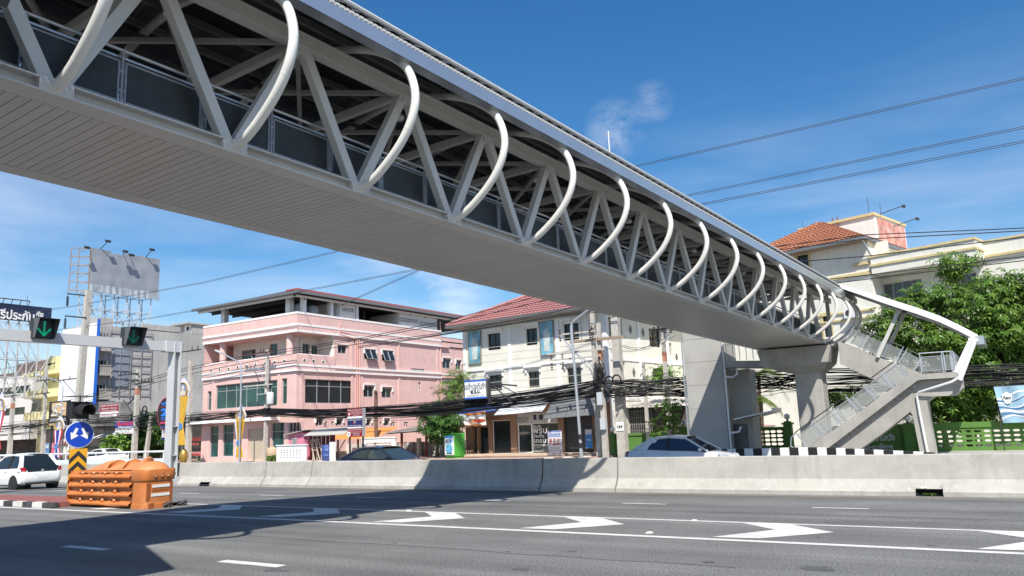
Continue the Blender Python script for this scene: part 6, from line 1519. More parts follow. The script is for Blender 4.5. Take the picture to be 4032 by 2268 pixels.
text('กันน้ำ',BFc.at(a[0]+(a[1]-a[0])*.17,zq(.33),.13),BFc.u,(a[1]-a[0])*.26,(a[3]-a[2])*.36,LB,t,bold=.02);text('8,300',BFc.at(a[0]+(a[1]-a[0])*.80,zq(.40),.13),BFc.u,(a[1]-a[0])*.30,(a[3]-a[2])*.26,LR,t,bold=.04)
text('เริ่มต้น',BFc.at(a[0]+(a[1]-a[0])*.53,zq(.34),.13),BFc.u,(a[1]-a[0])*.2,(a[3]-a[2])*.15,WHITE,t);text('ขนาด 90x30',BFc.at(a[0]+(a[1]-a[0])*.68,zq(.66),.13),BFc.u,(a[1]-a[0])*.3,(a[3]-a[2])*.12,LB,t)
# A-frame
AF2=Fac((-26.5,44.2),-5);a=AF2.rect('d',1470,958,1655,1262)
t=thing('a_frame_sign','white A-frame sign with red Thai letters on the tiled pavement','sign',tuple(AF2.at((a[0]+a[1])/2,-.25,0)))
mb=MB();AF2.box(mb,*a,-.05,0);mb.build('board',FRAMEW,t);mb=MB();AF2.box(mb,a[0]+.02,a[1]-.02,a[2]+.02,a[3]-.02,0,.01);mb.build('face',mat('face_pale',(.70,.70,.70),.5,var=.05,scale=4),t)
mb=MB();h=a[3]-a[2];AF2.box(mb,a[0]+.02,a[1]-.02,a[3]-h*.25,a[3]-h*.225,.01,.015);AF2.box(mb,a[0]+.02,a[1]-.02,a[3]-h*.05,a[3]-.02,.01,.015);mb.build('blue_band',mat('band_blue',(.02,.12,.5),.5),t)
bt(AF2,'เอเชียประกันภัย',a,.05,.95,.07,.2,.014,LBL,t,.02);bt(AF2,'พ.ร.บ.',a,.08,.92,.30,.60,.014,mat('letter_maroon',(.35,.06,.05),.5),t,.03)
for s,v0,v1,u0,u1 in(('ต่อทะเบียน โอนย้าย',.66,.73,.14,.86),('เช็คเบี้ย ประกันภัยรถยนต์',.76,.83,.06,.94),('ประเภท 1-3',.89,.95,.28,.72)): bt(AF2,s,a,u0,u1,v0,v1,.014,LB,t)
mb=MB()
for s in(a[0]+.06,a[1]-.06):
    mb.beam(AF2.at(s,a[2]+.3,-.03),AF2.at(s-.12,-.25,.25),.04,.04);mb.beam(AF2.at(s,a[2]+.3,-.03),AF2.at(s+.14,-.25,-.35),.04,.04)
build_each(mb,'leg',mat('leg_wood',(.35,.22,.15),.7),t)
# blue hanging banner by the shutter
t=board('shop_banner','bright blue vertical banner with white letters on the dark shutter',WF,WF.rect('d',1940,935,2042,1175,.25),.2,.25,mat('banner_blue',(.02,.22,.62),.5,var=.08,scale=2),cat='banner');a=WF.rect('d',1940,935,2042,1175,.25)
mb=MB();WF.box(mb,a[0]+.03,a[1]-.03,a[3]-.28,a[3]-.03,.262,.268);mb.build('pale_header',WHITE,t);bt(WF,'3ทันใจ',a,.1,.9,.2,.31,.27,LW,t,.03);bt(WF,'ทันใจ',a,.2,.85,.5,.61,.27,LW,t,.03);bt(WF,'เริ่มต้น 7,500 บาท',a,.12,.9,.37,.42,.27,LW,t);bt(WF,'โทร 1790',a,.2,.8,.74,.79,.27,LW,t)
# water vending machine
VM=Fac((-35.5,43.4),-14);a=VM.rect('d',160,1018,280,1290);b1=VM.S('d',352,1150)
t=thing('water_vending_machine','green and white drinking water vending machine on the pavement','vending machine',tuple(VM.at((a[0]+a[1])/2,-.25,-.3)))
zt=a[3];mb=MB();VM.box(mb,a[0],a[1],-.1,zt,-1.0,-.06);mb.prism([VM.at(a[0],zt,-1),VM.at(a[0],zt,-.06),VM.at(a[0],zt+.1,-.3),VM.at(a[0],zt+.14,-1)],VM.u*(a[1]-a[0]));VM.box(mb,a[0]+.05,a[1]-.05,-.25,-.1,-.9,-.12);mb.build('cabinet',mat('vending_green',(.07,.36,.05),.45,var=.06,scale=2),t)
mb=MB();VM.box(mb,a[0]+.02,a[1]-.02,-.02,zt-.02,-.06,0);mb.build('panel',mat('panel_white',(.74,.76,.76),.4),t)
w=a[1]-a[0];h=zt+.02
mb=MB();VM.box(mb,a[0]+w*.1,a[0]+w*.48,h*.60,h*.80,.0,.01);mb.build('window',mat('vend_window',(.25,.30,.34),.15),t);mb=MB();VM.box(mb,a[0]+w*.56,a[0]+w*.8,h*.60,h*.80,.0,.012);VM.box(mb,a[0]+w*.06,a[1]-w*.06,h*.86,h*.97,0,.012);mb.build('blue_panel',mat('vend_blue',(.03,.25,.6),.4,var=.4,scale=5),t)
mb=MB();mb.lathe([(w*.36,0),(w*.36,.01)],VM.at(a[0]+w*.5,h*.30,0),VM.n,20);mb.build('logo_disc',mat('vend_cyan',(.12,.42,.6),.4,var=.5,scale=6),t);mb=MB();VM.box(mb,a[0]+w*.2,a[1]-w*.2,h*.03,h*.09,0,.01);mb.build('outlet',DARKM,t)
# red library sign
NF=Fac((-42,41.3),-4);a=NF.rect('c',1185,355,1375,705)
t=thing('library_sign','tall red and navy sign for a library and community centre','sign',tuple(NF.at((a[0]+a[1])/2,-.3,-.1)));MAR=mat('sign_maroon',(.26,.018,.025),.5);NAV=mat('sign_navy',(.018,.02,.10),.5)
mb=MB();NF.box(mb,*a,-.3,0);mb.build('board',mat('sign_grey_side',(.33,.34,.35),.5),t);H=a[3]-a[2]
mb=MB();NF.box(mb,a[0]+.01,a[1]-.01,a[3]-H*.28,a[3]-.01,0,.012);NF.box(mb,a[0]+.01,a[1]-.01,a[2]+.01,a[2]+H*.30,0,.012);build_each(mb,'red_panel',MAR,t);mb=MB();NF.box(mb,a[0]+.01,a[1]-.01,a[3]-H*.65,a[3]-H*.35,0,.012);mb.build('navy_panel',NAV,t);mb=MB();NF.box(mb,a[0]+.01,a[1]-.01,a[3]-H*.35,a[3]-H*.28,0,.01);NF.box(mb,a[0]+.01,a[1]-.01,a[2]+H*.30,a[2]+H*.35,0,.01);mb.build('white_stripe',WHITE,t)
for s,u0,u1,v0,v1 in(('ห้องสมุด นอร์ธ สตาร์',.04,.96,.03,.09),('North Star Library',.27,.97,.11,.155),('northstarlibrary.org',.27,.97,.17,.2),('038-716764',.42,.8,.225,.255),('ศูนย์พัฒนาประชาชีวิต',.06,.94,.38,.435),('Community Center',.05,.96,.58,.63),('ศูนย์พัฒนาเด็กพระมหาไถ่',.03,.97,.73,.78),('Father Ray Day Care Center',.22,.97,.815,.85),('www.fr-ray.org',.38,.85,.87,.9),('038-716628',.4,.8,.925,.955)): bt(NF,s,a,u0,u1,v0,v1,.016,LW,t,.008)
mb=MB();c=NF.at(a[0]+.13*(a[1]-a[0]),a[3]-H*.19,.013)
P=[]
for i in range(16): r_=.2 if i%4==0 else (.13 if i%2==0 else .045);an=PI*i/8;P.append(c+NF.u*r_*math.sin(an)+Vector((0,0,r_*math.cos(an))))
mb.prism(P,NF.n*.004);mb.build('star_emblem',LW,t);mb=MB();mb.lathe([(.19,0),(.19,.006)],NF.at(a[0]+.1*(a[1]-a[0]),a[3]-H*.90,.012),NF.n,18);mb.build('round_emblem',LW,t)
mb=MB();c=NF.at(a[0]+.1*(a[1]-a[0]),a[3]-H*.90,.019);mb.prism([c+NF.u*x+Vector((0,0,z)) for x,z in((-.1,-.03),(.02,.1),(.1,.1),(.03,-.02),(.06,-.09),(-.03,-.06))],NF.n*.003);mb.build('emblem_bird',mat('emblem_green',(.03,.2,.12),.5),t)
for i,(x,z,m_) in enumerate(((-.09,.0,'em_red'),(.09,.02,'em_blue'),(0,.09,'em_yellow'))):
    mb=MB();c=NF.at(a[0]+.5*(a[1]-a[0]),a[3]-H*.51,.013);mb.ball(tuple(c+NF.u*x+Vector((0,0,z))),.07,8,(1,.1,1.3));mb.build('figure_emblem',mat(m_,{'em_red':(.45,.05,.08),'em_blue':(.03,.15,.5),'em_yellow':(.6,.4,.03)}[m_],.5),t)
mb=MB()
for s in(a[0]+.1,a[1]-.1): NF.box(mb,s-.05,s+.05,-.3,a[2],-.2,-.1)
mb.build('post',DARKM,t)
# left group of signs, at the kerb in front of the grey building
LF=Fac((0,41.8),0)
a=LF.rect('f',515,745,695,985);t=thing('residence_sign','black and beige sign with a white curved flourish and the word CURVE','sign',tuple(LF.at((a[0]+a[1])/2,-.3,0)));mb=MB();LF.box(mb,*a,-.25,0);mb.build('board',mat('sign_blackbrown',(.025,.018,.016),.5),t)
w=a[1]-a[0];h=a[3]-a[2];mb=MB();LF.box(mb,a[0]+w*.14,a[1]-w*.1,a[2]+h*.37,a[3]-h*.06,0,.012);LF.box(mb,a[0]+w*.05,a[0]+w*.6,a[2]+h*.02,a[2]+h*.10,0,.012);mb.build('beige_panel',mat('sign_beige',(.60,.42,.22),.5),t)
mb=MB();P=[]
for i in range(26):
    u=i/25;an=-2.2+u*8.2;rx=.30*(1-.55*u);P.append(LF.at(a[0]+w*(.52+rx*math.sin(an)*.9),a[2]+h*(.64+.24*(1-.4*u)*math.cos(an)),.02))
mb.tube(P,.07,5);mb.tube([LF.at(a[0]+w*.15,a[2]+h*.43,.02),LF.at(a[0]+w*.45,a[2]+h*.42,.02),LF.at(a[0]+w*.85,a[2]+h*.66,.02)],.06,5);mb.build('flourish',LW,t);bt(LF,'CURVE RESIDENCE',a,.1,.93,.70,.82,.015,LW,t,.0)
mb=MB();LF.box(mb,a[0]+w*.1,a[0]+w*.17,-.3,a[2],-.2,-.1);mb.build('post',DARKM,t)
a=LF.rect('f',1040,772,1230,895);t=board('rental_sign','maroon hotel sign with a white arrow below the grey balconies',LF,a,-.1,0,MAR)
mb=MB();w=a[1]-a[0];h=a[3]-a[2];LF.box(mb,a[0]+w*.02,a[1]-w*.02,a[3]-h*.75,a[3]-h*.60,.012,.02);mb.prism([LF.at(a[0]+w*x,a[3]-h*y,.012) for x,y in((.02,.97),(.82,.97),(.82,1.0),(.97,.88),(.82,.79),(.82,.82),(.02,.82))],LF.n*.008);mb.build('white_arrow',LW,t)
bt(LF,'กรวุฒิ อพาร์ทเม้นท์',a,.03,.97,.05,.22,.02,LW,t,.01);bt(LF,'ห้องเช่า 24 ชม.',a,.1,.93,.26,.4,.02,LW,t,.01);bt(LF,'รายวัน/รายเดือน',a,.12,.9,.45,.56,.02,LW,t,.0);bt(LF,'ROOM FOR RENT',a,.05,.75,.86,.94,.025,MAR,t,.01)
a=LF.rect('n',235,685,530,885);t=board('mansion_sign','blue and white sign reading RADI Mansion room for rent',LF,a,-.15,0,WHITE,posts=(LF.S('n',535,800),))
w=a[1]-a[0];h=a[3]-a[2];mb=MB();LF.box(mb,a[0]+.03,a[1]-.03,a[3]-h*.52,a[3]-.03,.013,.02);mb.build('blue_half',mat('radi_blue',(.02,.06,.28),.5),t);bt(LF,'RADI',a,.12,.96,.06,.34,.024,mat('radi_red',(.55,.03,.05),.5),t,.06);bt(LF,'Mansion',a,.2,.95,.36,.54,.024,LW,t,.01);bt(LF,'ROOM FOR RENT',a,.04,.94,.57,.69,.02,LB,t,.02);bt(LF,'T. 081-9483291',a,.2,.85,.74,.80,.02,mat('letter_green',(.05,.25,.08),.5),t);bt(LF,'T. 081-6833478',a,.05,.93,.86,.93,.02,LR,t)
mb=MB()
pp=LF.S('n',535,250);LF.box(mb,pp-.09,pp+.09,-.3,LF.Z('n',540,240),-.3,-.15);mb.beam(LF.at(pp,LF.Z('n',540,260),-.2),LF.at(LF.S('n',410,390),LF.Z('n',410,390),-.2),.1,.1);mb.beam(LF.at(LF.S('n',330,320),LF.Z('n',330,320),-.2),LF.at(LF.S('n',500,560),LF.Z('n',500,560),-.2),.06,.06);mb.build('steel_frame',DARKM,t)
# oval night sign
vr=LF.rect('n',945,280,1240,815,.1);t=thing('oval_sign','black oval sign with pink edge reading VIVA and a red arrow','sign',tuple(LF.at((vr[0]+vr[1])/2,-.3,0)))
def oval(a,d,ins,dd):
    w=(a[1]-a[0])/2-ins;cz0=a[2]+ins+w;cz1=a[3]-ins-w;cx_=(a[0]+a[1])/2;P=[]
    for i in range(15): an=PI*i/14;P.append(LF.at(cx_+w*math.cos(an),cz1+w*math.sin(an),d))
    for i in range(15): an=PI+PI*i/14;P.append(LF.at(cx_+w*math.cos(an),cz0+w*math.sin(an),d))
    m=MB();m.prism(P,LF.n*dd);return m
oval(vr,-.4,0,.5).build('pink_rim',mat('rim_pink',(.60,.03,.14),.4),t);oval(vr,.1,.08,.02).build('face',mat('viva_face',(.018,.014,.016),.4),t)
VB_=mat('viva_blue',(.02,.2,.75),.4);VR_=mat('viva_red',(.6,.04,.1),.4)
bt(LF,'VIVA',vr,.2,.88,.155,.265,.13,VB_,t,.03);bt(LF,'INN MOTEL',vr,.2,.88,.285,.31,.13,VR_,t);bt(LF,'24',vr,.22,.88,.345,.575,.13,VB_,t,.05);bt(LF,'ชั่วโมง',vr,.25,.85,.59,.69,.13,VB_,t,.02);bt(LF,'CHECK IN',vr,.25,.55,.705,.725,.13,VR_,t);bt(LF,'โรงแรม + คาเฟ่',vr,.22,.8,.87,.93,.13,VB_,t)
w=vr[1]-vr[0];h=vr[3]-vr[2];mb=MB();mb.prism([LF.at(vr[0]+w*x,vr[3]-h*y,.12) for x,y in((.2,.755),(.62,.755),(.62,.72),(.84,.78),(.62,.84),(.62,.805),(.2,.805))],LF.n*.01);mb.build('red_arrow',VR_,t)
a2=LF.rect('n',1015,820,1180,985,.0);mb=MB();LF.box(mb,*a2,-.1,0);mb.build('small_board',WHITE,t);bt(LF,'มีห้องว่าง',a2,.1,.9,.08,.42,.01,LB,t,.02);bt(LF,'พร้อมอยู่',a2,.1,.9,.5,.66,.01,LR,t,.02);mb=MB();LF.box(mb,a2[0],a2[1],a2[2],a2[2]+(a2[3]-a2[2])*.26,0,.006);mb.build('navy_band',NAV,t);mb=MB();s=LF.S('n',1115,1100);LF.box(mb,s-.07,s+.07,-.3,a2[2],-.15,0);mb.build('post',GALV,t)
# ------------------------------------------------------------------ draped ceremonial banners, with a generic framed figure
GOLD=mat('drape_gold',(.55,.32,.03),.6,var=.12,scale=5);LAV=mat('drape_white',(.62,.62,.75),.65,var=.06,scale=5);DRED=mat('drape_red',(.45,.03,.05),.6);DBL=mat('drape_blue',(.03,.03,.22),.6);FRG=mat('frame_gold',(.50,.30,.05),.35,metal=.4);PORT=mat('portrait_back',(.22,.24,.32),.5)
def drape(label,k,xc,ytop,yov0,yov1,yw,yb,hw,Y,cols):
    c=atY(k,xc,yov0,Y);s=(atY(k,xc+hw,yov0,Y).x-c.x);Z=lambda y:atY(k,xc,y,Y).z;X=c.x
    t=thing('draped_banner',label,'draped banner',(X,Y,-.25),'draped banners with oval frames on posts')
    zt,z0,z1,zw,zb2=Z(ytop),Z(yov0),Z(yov1),Z(yw),Z(yb)
    mb=MB();mb.tube([(X,Y+.1,-.25),(X,Y+.1,zt)],.045,8);mb.build('post',GALV,t)
    mb=MB();mb.prism([(X-s*.95,Y,z1+.1),(X-s*1.0,Y,(z0+z1)/2),(X-s*.3,Y,z0+.25),(X,Y,zt-.05),(X+s*.3,Y,z0+.25),(X+s*1.0,Y,(z0+z1)/2),(X+s*.9,Y,z1+.1)],(0,.05,0));mb.build('backing',LAV,t)
    rx=s*.72;rz=(z0-z1)/2;zc2=(z0+z1)/2
    mb=MB();mb.tube([(X+rx*math.cos(a),Y-.04,zc2+rz*math.sin(a)) for a in [2*PI*i/28 for i in range(28)]],.05,6,closed=True)
    for i in range(12): a=PI+PI*(i+.5)/12;mb.ball((X+rx*1.08*math.cos(a),Y-.05,zc2+rz*1.05*math.sin(a)),.075,7)
    mb.build('gold_frame',FRG,t,smooth=True)
    mb=MB();mb.prism([(X+rx*math.cos(a),Y-.03,zc2+rz*math.sin(a)) for a in [2*PI*i/28 for i in range(28)]],(0,.02,0));mb.build('oval_panel',PORT,t)
    mb=MB();mb.prism([(X+rx*x,Y-.036,zc2+rz*z) for x,z in((-.62,-.75),(.62,-.75),(.6,-.35),(.28,-.1),(-.28,-.1),(-.6,-.35))],(0,.006,0));mb.ball((X,Y-.03,zc2+rz*.25),rx*.27,9,(1,.1,1.25));mb.build('figure',mat('figure_pale',(.62,.55,.47),.6),t)
    # cloth tails gathered at the waist: vertical pleated colour strips
    nb=len(cols)
    def prof(v):                                      # half width down the drape
        zz=z1+.05+(zb2-z1-.05)*v;vw=(zw-z1-.05)/(zb2-z1-.05)
        hw_=s*(.95-.62*(v/vw)**1.3) if v<vw else s*(.33+.5*((v-vw)/(1-vw))**.7);return zz,hw_
    for i,m_ in enumerate(cols):
        mb=MB()
        def f(u,v,i=i):
            zz,h_=prof(v);x=-1+2*(i+u)/nb;return (X+h_*x,Y-.06-.05*abs(math.sin(x*9))-.06*(1-x*x),zz)
        mb.grid(f,5,14);mb.build('cloth_strip',m_,t,fix=False,smooth=True)
    if cols[0] is LAV and cols[-1] is GOLD:
        mb=MB()
        for j in range(9):
            v=.05+.055*j;zz,h_=prof(v);mb.tube([(X+h_*x*.62+h_*.25,Y-.17,zz-.12*(1-x*x)) for x in(-1,-.5,0,.5,1)],.018,4)
        mb.build('swag_line',mat('swag_dark',(.16,.10,.03),.7),t)
    mb=MB();mb.lathe([(s*.36,0),(s*.36,.05),(s*.25,.06)],(X,Y-.12,zw),(0,-1,0),16);mb.build('rosette',mat('rosette_blue',(.08,.22,.45),.5),t)
drape('yellow draped banner on a post in front of the pink shutter','n',2335,390,490,660,1040,1285,90,39.8,(LAV,GOLD,GOLD,GOLD,GOLD))
drape('tall golden draped banner half behind the gantry post','n',1370,-60,30,270,765,1075,110,38.5,(GOLD,GOLD,GOLD,GOLD,GOLD))
drape('red white and blue draped banner left of the round blue sign','o',1003,-60,20,195,460,640,85,38.0,(DRED,LAV,DBL,DBL,LAV,DRED))
drape('red white and blue draped banner at the left edge of the photo','f',10,640,715,850,1100,1235,62,37.0,(DRED,LAV,DBL,DBL,LAV,DRED))
mb=MB();c=atY('n',1375,1220,38.6);mb.lathe([(.75,-1.1),(.8,-.9),(.5,-.55),(.62,-.35),(.8,.0),(.72,.4),(.35,.75),(.12,.85)],(c.x,38.7,c.z-.1),n=20);mb.v=[Vector((c.x+(v.x-c.x)*.42-.12,38.7+(v.y-38.7)*.42,c.z-.2+(v.z-c.z)*.8)) for v in mb.v];one('golden_urn',mb,mat('urn_gold',(.45,.28,.06),.35,metal=.5),'golden urn ornament at the foot of the golden draped banner','urn',smooth=True)
# ------------------------------------------------------------------ walls, kiosk and yard things before the pink building
WW=mat('wall_whitewash',(.76,.76,.74),.8,var=.06,scale=3,streak=.2,dirt=(.45,.44,.42))
def pierced(name,label,F,a,d,cols,rows,m,rx,rz,region,group=None,cap=.08,th=.14,cat='wall'):
    t=thing(name,label,cat,tuple(F.at((a[0]+a[1])/2,a[2],d)),group);mb=MB();hs=[]
    r0,r1,q0,q1=region
    for i in range(cols):
        for j in range(rows):
            cx_=r0+(r1-r0)*(i+.5)/cols;cz_=q0+(q1-q0)*(j+.5)/rows;hs.append((cx_-rx,cx_+rx,cz_-rz,cz_+rz))
    F.wall(mb,*a,hs,d=d,rev=th);A=[(a[0],a[2]),(a[1],a[2]),(a[1],a[3]),(a[0],a[3])]
    F.wall(mb,*a,hs,d=d-th,rev=0.001)
    for i in range(4):
        p,q=A[i],A[(i+1)%4];mb.quad(F.at(*p,d),F.at(*q,d),F.at(*q,d-th),F.at(*p,d-th))
    mb.build('panel',m,t,fix=False);mb=MB();F.box(mb,a[0]-.06,a[1]+.06,a[3],a[3]+cap,d-th-.05,d+.05);mb.build('coping',m,t)
    mb=MB()
    for h in hs:                                      # corners of each opening rounded off
        for sx,sz in((h[0],h[2]),(h[1],h[2]),(h[0],h[3]),(h[1],h[3])):
            u=1 if sx==h[0] else -1;v=1 if sz==h[2] else -1
            mb.prism([F.at(sx,sz,d-.02),F.at(sx+u*rx*.5,sz,d-.02),F.at(sx,sz+v*rz*.75,d-.02)],F.n*-(th-.04))
    mb.build('rounded_corner',m,t);return t
KF=Fac((-47,40.9),-5);a=KF.rect('c',285,825,650,1015)
pierced('pierced_wall','low white wall with four rows of dark oval openings by the pink kiosk',KF,(a[0],a[1],-.3,a[3]),0,7,4,WW,.085,.045,(KF.S('c',322,930),KF.S('c',600,930),KF.Z('c',450,985),KF.Z('c',450,865)))
KF2=Fac((-40,44.0),8);a=KF2.rect('c',1365,735,1795,900)
pierced('pierced_wall','white wall with oval openings standing above the navy saloon',KF2,(a[0],a[1],-.3,a[3]),0,7,2,WW,.17,.085,(KF2.S('c',1415,800),KF2.S('c',1740,800),KF2.Z('c',1580,845),KF2.Z('c',1580,778)))
mb=MB();s=KF.S('c',990,900,-.4);KF.box(mb,s-.17,s+.17,-.3,KF.Z('c',990,775),-.6,-.3);one('gate_post',mb,WW,'white square gate post right of the blue barrel','gate post')
KB=Fac((-46,42.6),-3);a=KB.rect('c',412,660,625,1010);t=thing('pink_kiosk','small bright pink boarded kiosk with a sloping grey canopy','kiosk',tuple(KB.at((a[0]+a[1])/2,-.3,-1)))
mb=MB()
n=9;zt=a[3];
for i in range(n): z=-.3+(zt+.3)*i/n;KB.box(mb,a[0],a[1],z+.012,z+(zt+.3)/n,-1.6,0);KB.box(mb,a[0]+.02,a[1]-.02,z,z+.012,-1.58,-.02)
mb.build('boarded_wall',mat('kiosk_pink',(.70,.24,.36),.6,var=.05,scale=3),t);mb=MB();h=KB.rect('c',480,735,542,805,.0);KB.box(mb,*h,0,.02);mb.build('window',mat('kiosk_window',(.25,.27,.26),.3),t)
mb=MB();KB.box(mb,h[0]-.05,h[1]+.05,h[3],h[3]+.05,0,.04);KB.box(mb,h[0]-.05,h[1]+.05,h[2]-.05,h[2],0,.04);mb.build('window_frame',FRAMEW,t)
mb=MB();p=KB.rect('c',628,615,1135,680,.7);mb._a([KB.at(p[0],p[2],.7),KB.at(p[1],p[2],.7),KB.at(p[1],p[3],-.6),KB.at(p[0],p[3],-.6),KB.at(p[0],p[2]+.05,.7),KB.at(p[1],p[2]+.05,.7),KB.at(p[1],p[3]+.05,-.6),KB.at(p[0],p[3]+.05,-.6)],[(0,1,2,3),(4,7,6,5),(0,4,5,1),(1,5,6,2),(2,6,7,3),(3,7,4,0)]);p2=KB.rect('c',385,640,640,680,.2);mb._a([KB.at(p2[0],p2[2],.3),KB.at(p2[1],p2[3]+.0,.3),KB.at(p2[1],p2[3]+.05,-1.7),KB.at(p2[0],p2[2]+.05,-1.7),KB.at(p2[0],p2[2]+.06,.3),KB.at(p2[1],p2[3]+.06,.3),KB.at(p2[1],p2[3]+.11,-1.7),KB.at(p2[0],p2[2]+.11,-1.7)],[(0,1,2,3),(4,7,6,5),(0,4,5,1),(1,5,6,2),(2,6,7,3),(3,7,4,0)]);mb.build('canopy',mat('canopy_grey',(.42,.42,.39),.6,var=.06,scale=4),t)
mb=MB();q=KB.rect('c',630,685,965,1010,-.3);KB.box(mb,q[0],q[1],-.3,q[3],-.8,-.6);mb.build('maroon_wall',mat('kiosk_maroon',(.13,.025,.02),.7,var=.2,scale=2),t)
mb=MB()
for x in(748,800,855,910,958): s=KB.S('c',x,850,-.2);KB.box(mb,s-.03,s+.03,-.3,KB.Z('c',x,695,-.2),-.22,-.18)
for y in(695,845): z=KB.Z('c',850,y,-.2);KB.box(mb,KB.S('c',748,y,-.2),KB.S('c',958,y,-.2),z-.03,z+.03,-.22,-.18)
mb.build('gate_frame',FRAMEW,t)
mb=MB()
for x0,y0,x1,y1 in((718,750,770,1010),(770,748,835,1010),(718,750,830,745),(735,880,800,875),(820,760,880,970)): mb.beam(KB.at(*KB.sz('c',x0,y0,.1),.1),KB.at(*KB.sz('c',x1,y1,.1),.1),.06,.05)
one('leaning_frame',mb,mat('frame_cream',(.62,.55,.42),.7),'cream wooden frame leaning against the white gate of the kiosk','frame')
c=KB.at(KB.S('c',930,950,.5),-.3,.5);mb=MB();mb.lathe([(.40,0),(.42,.05),(.42,.38),(.435,.4),(.42,.42),(.42,.75),(.435,.77),(.42,.79),(.42,1.15),(.40,1.2),(.34,1.18)],c,n=18);one('barrel',mb,mat('barrel_blue',(.05,.09,.28),.45,var=.06,scale=3),'blue plastic barrel beside the white gate post','barrel',smooth=True)
# orange corrugated lean-to and yard shelter
OFc=Fac((0,46.0),0);p=OFc.rect('c',1040,655,1660,725,0);mb=MB();n=44
for i in range(n):
    u0,u1=i/n,(i+1)/n;s0=p[0]+(p[1]-p[0])*u0;s1=p[0]+(p[1]-p[0])*u1;b_=.05 if i%2 else -.0;mb.quad(OFc.at(s0,p[2]+b_,1.2),OFc.at(s1,p[2]+.05-b_,1.2),OFc.at(s1+.4,p[3]+.25-b_+.05,-1.2),OFc.at(s0+.4,p[3]+.25+b_,-1.2))
t=thing('tin_shelter','orange corrugated tin shelter roof below the library sign','shelter',tuple(OFc.at((p[0]+p[1])/2,-.3,0)));mb.build('roof',mat('tin_orange',(.60,.22,.06),.6,var=.15,scale=3),t)
mb=MB()
for s in(p[0]+1,p[0]+3.2,p[1]-.5): OFc.box(mb,s-.05,s+.05,-.3,p[2],.7,.8)
for s in (p[0]+1,): mb.beam(OFc.at(s,p[2]-1,.75),OFc.at(s+.8,p[2],.75),.05,.05)
mb.build('post',DARKM,t)
YF2=Fac((0,47.0),0);p=YF2.rect('c',1785,600,2260,640,0);t=thing('yard_shelter','grey flat yard shelter with rusty posts left of the round tree','shelter',tuple(YF2.at((p[0]+p[1])/2,-.3,0)));mb=MB();mb._a([YF2.at(p[0],p[2]-.1,1.5),YF2.at(p[1],p[2],1.5),YF2.at(p[1],p[3]+.2,-1.5),YF2.at(p[0]+1.5,p[3]+.1,-1.5)],[(0,1,2,3)]);mb._a([YF2.at(p[0],p[2]-.02,1.5),YF2.at(p[1],p[2]+.08,1.5),YF2.at(p[1],p[3]+.28,-1.5),YF2.at(p[0]+1.5,p[3]+.18,-1.5)],[(0,1,2,3)]);mb.build('roof',mat('shelter_grey',(.22,.2,.18),.7,var=.2,scale=2),t)
mb=MB()
for x in(1980,1655,2290): s=YF2.S('c',x,800);YF2.box(mb,s-.07,s+.07,-.3,p[2],.9,1.04)
mb.build('post',mat('post_rust',(.20,.045,.03),.7),t)
YW=Fac((0,48.2),0);a=YW.rect('c',1795,785,2420,970);t=thing('yard_wall','low whitewashed yard wall behind dark grille panels','wall',tuple(YW.at((a[0]+a[1])/2,-.3,0)));mb=MB();YW.box(mb,a[0]-14,a[1]+1,-.3,a[3],-.15,0);mb.build('wall',mat('wall_mould',(.55,.54,.50),.9,var=.15,scale=2,streak=.4,dirt=(.25,.25,.22)),t)
t=thing('yard_grille','row of dark steel arch grilles before the yard wall','grille',tuple(YW.at((a[0]+a[1])/2,-.3,.6)));mb=MB()
for i in range(9):
    s=a[0]+.8+i*.85;zt=a[3]+.05
    for q in(s,s+.7): YW.box(mb,q-.02,q+.02,-.3,zt,.58,.62)
    mb.tube([YW.at(s+.18,-.2,.6),YW.at(s+.18,zt-.5,.6),YW.at(s+.35,zt-.2,.6),YW.at(s+.52,zt-.5,.6),YW.at(s+.52,-.2,.6)],.018,5)
    mb.beam(YW.at(s,-.2,.6),YW.at(s+.7,zt,.6),.02,.02)
YW.box(mb,a[0]+.6,a[1],zt-.03,zt,.58,.62);mb.build('grille',DARKM,t)
for i,x in enumerate((2095,2385)):
    s=YW.S('c',x,850,.9);mb=MB();YW.box(mb,s-.14,s+.14,-.3,YW.Z('c',x,725,.9),.8,1.05);one('fence_post',mb,POLE,('left' if i==0 else 'right')+' weathered concrete post by the yard grilles','fence post','weathered posts by the yard grilles')
mb=MB();c=KF.at(KF.S('c',230,860,-1.0),0,-1.0);mb.lathe([(.15,.0),(.42,.12),(.5,.4),(.42,.7),(.2,.82),(.2,.9)],c,n=18);one('clay_jar',mb,mat('jar_buff',(.50,.38,.25),.7,var=.1,scale=3),'round buff clay jar left of the pierced wall','jar',smooth=True)
mb=MB();a=LF.rect('n',2010,1255,2380,1360);mb.box((a[0]-.5,43.6,-.3),(a[1]+9,44.4,.35));one('planter_step',mb,mat('step_buff',(.55,.45,.34),.8,var=.08,scale=3),'buff tiled step and planter before the pink building','step')
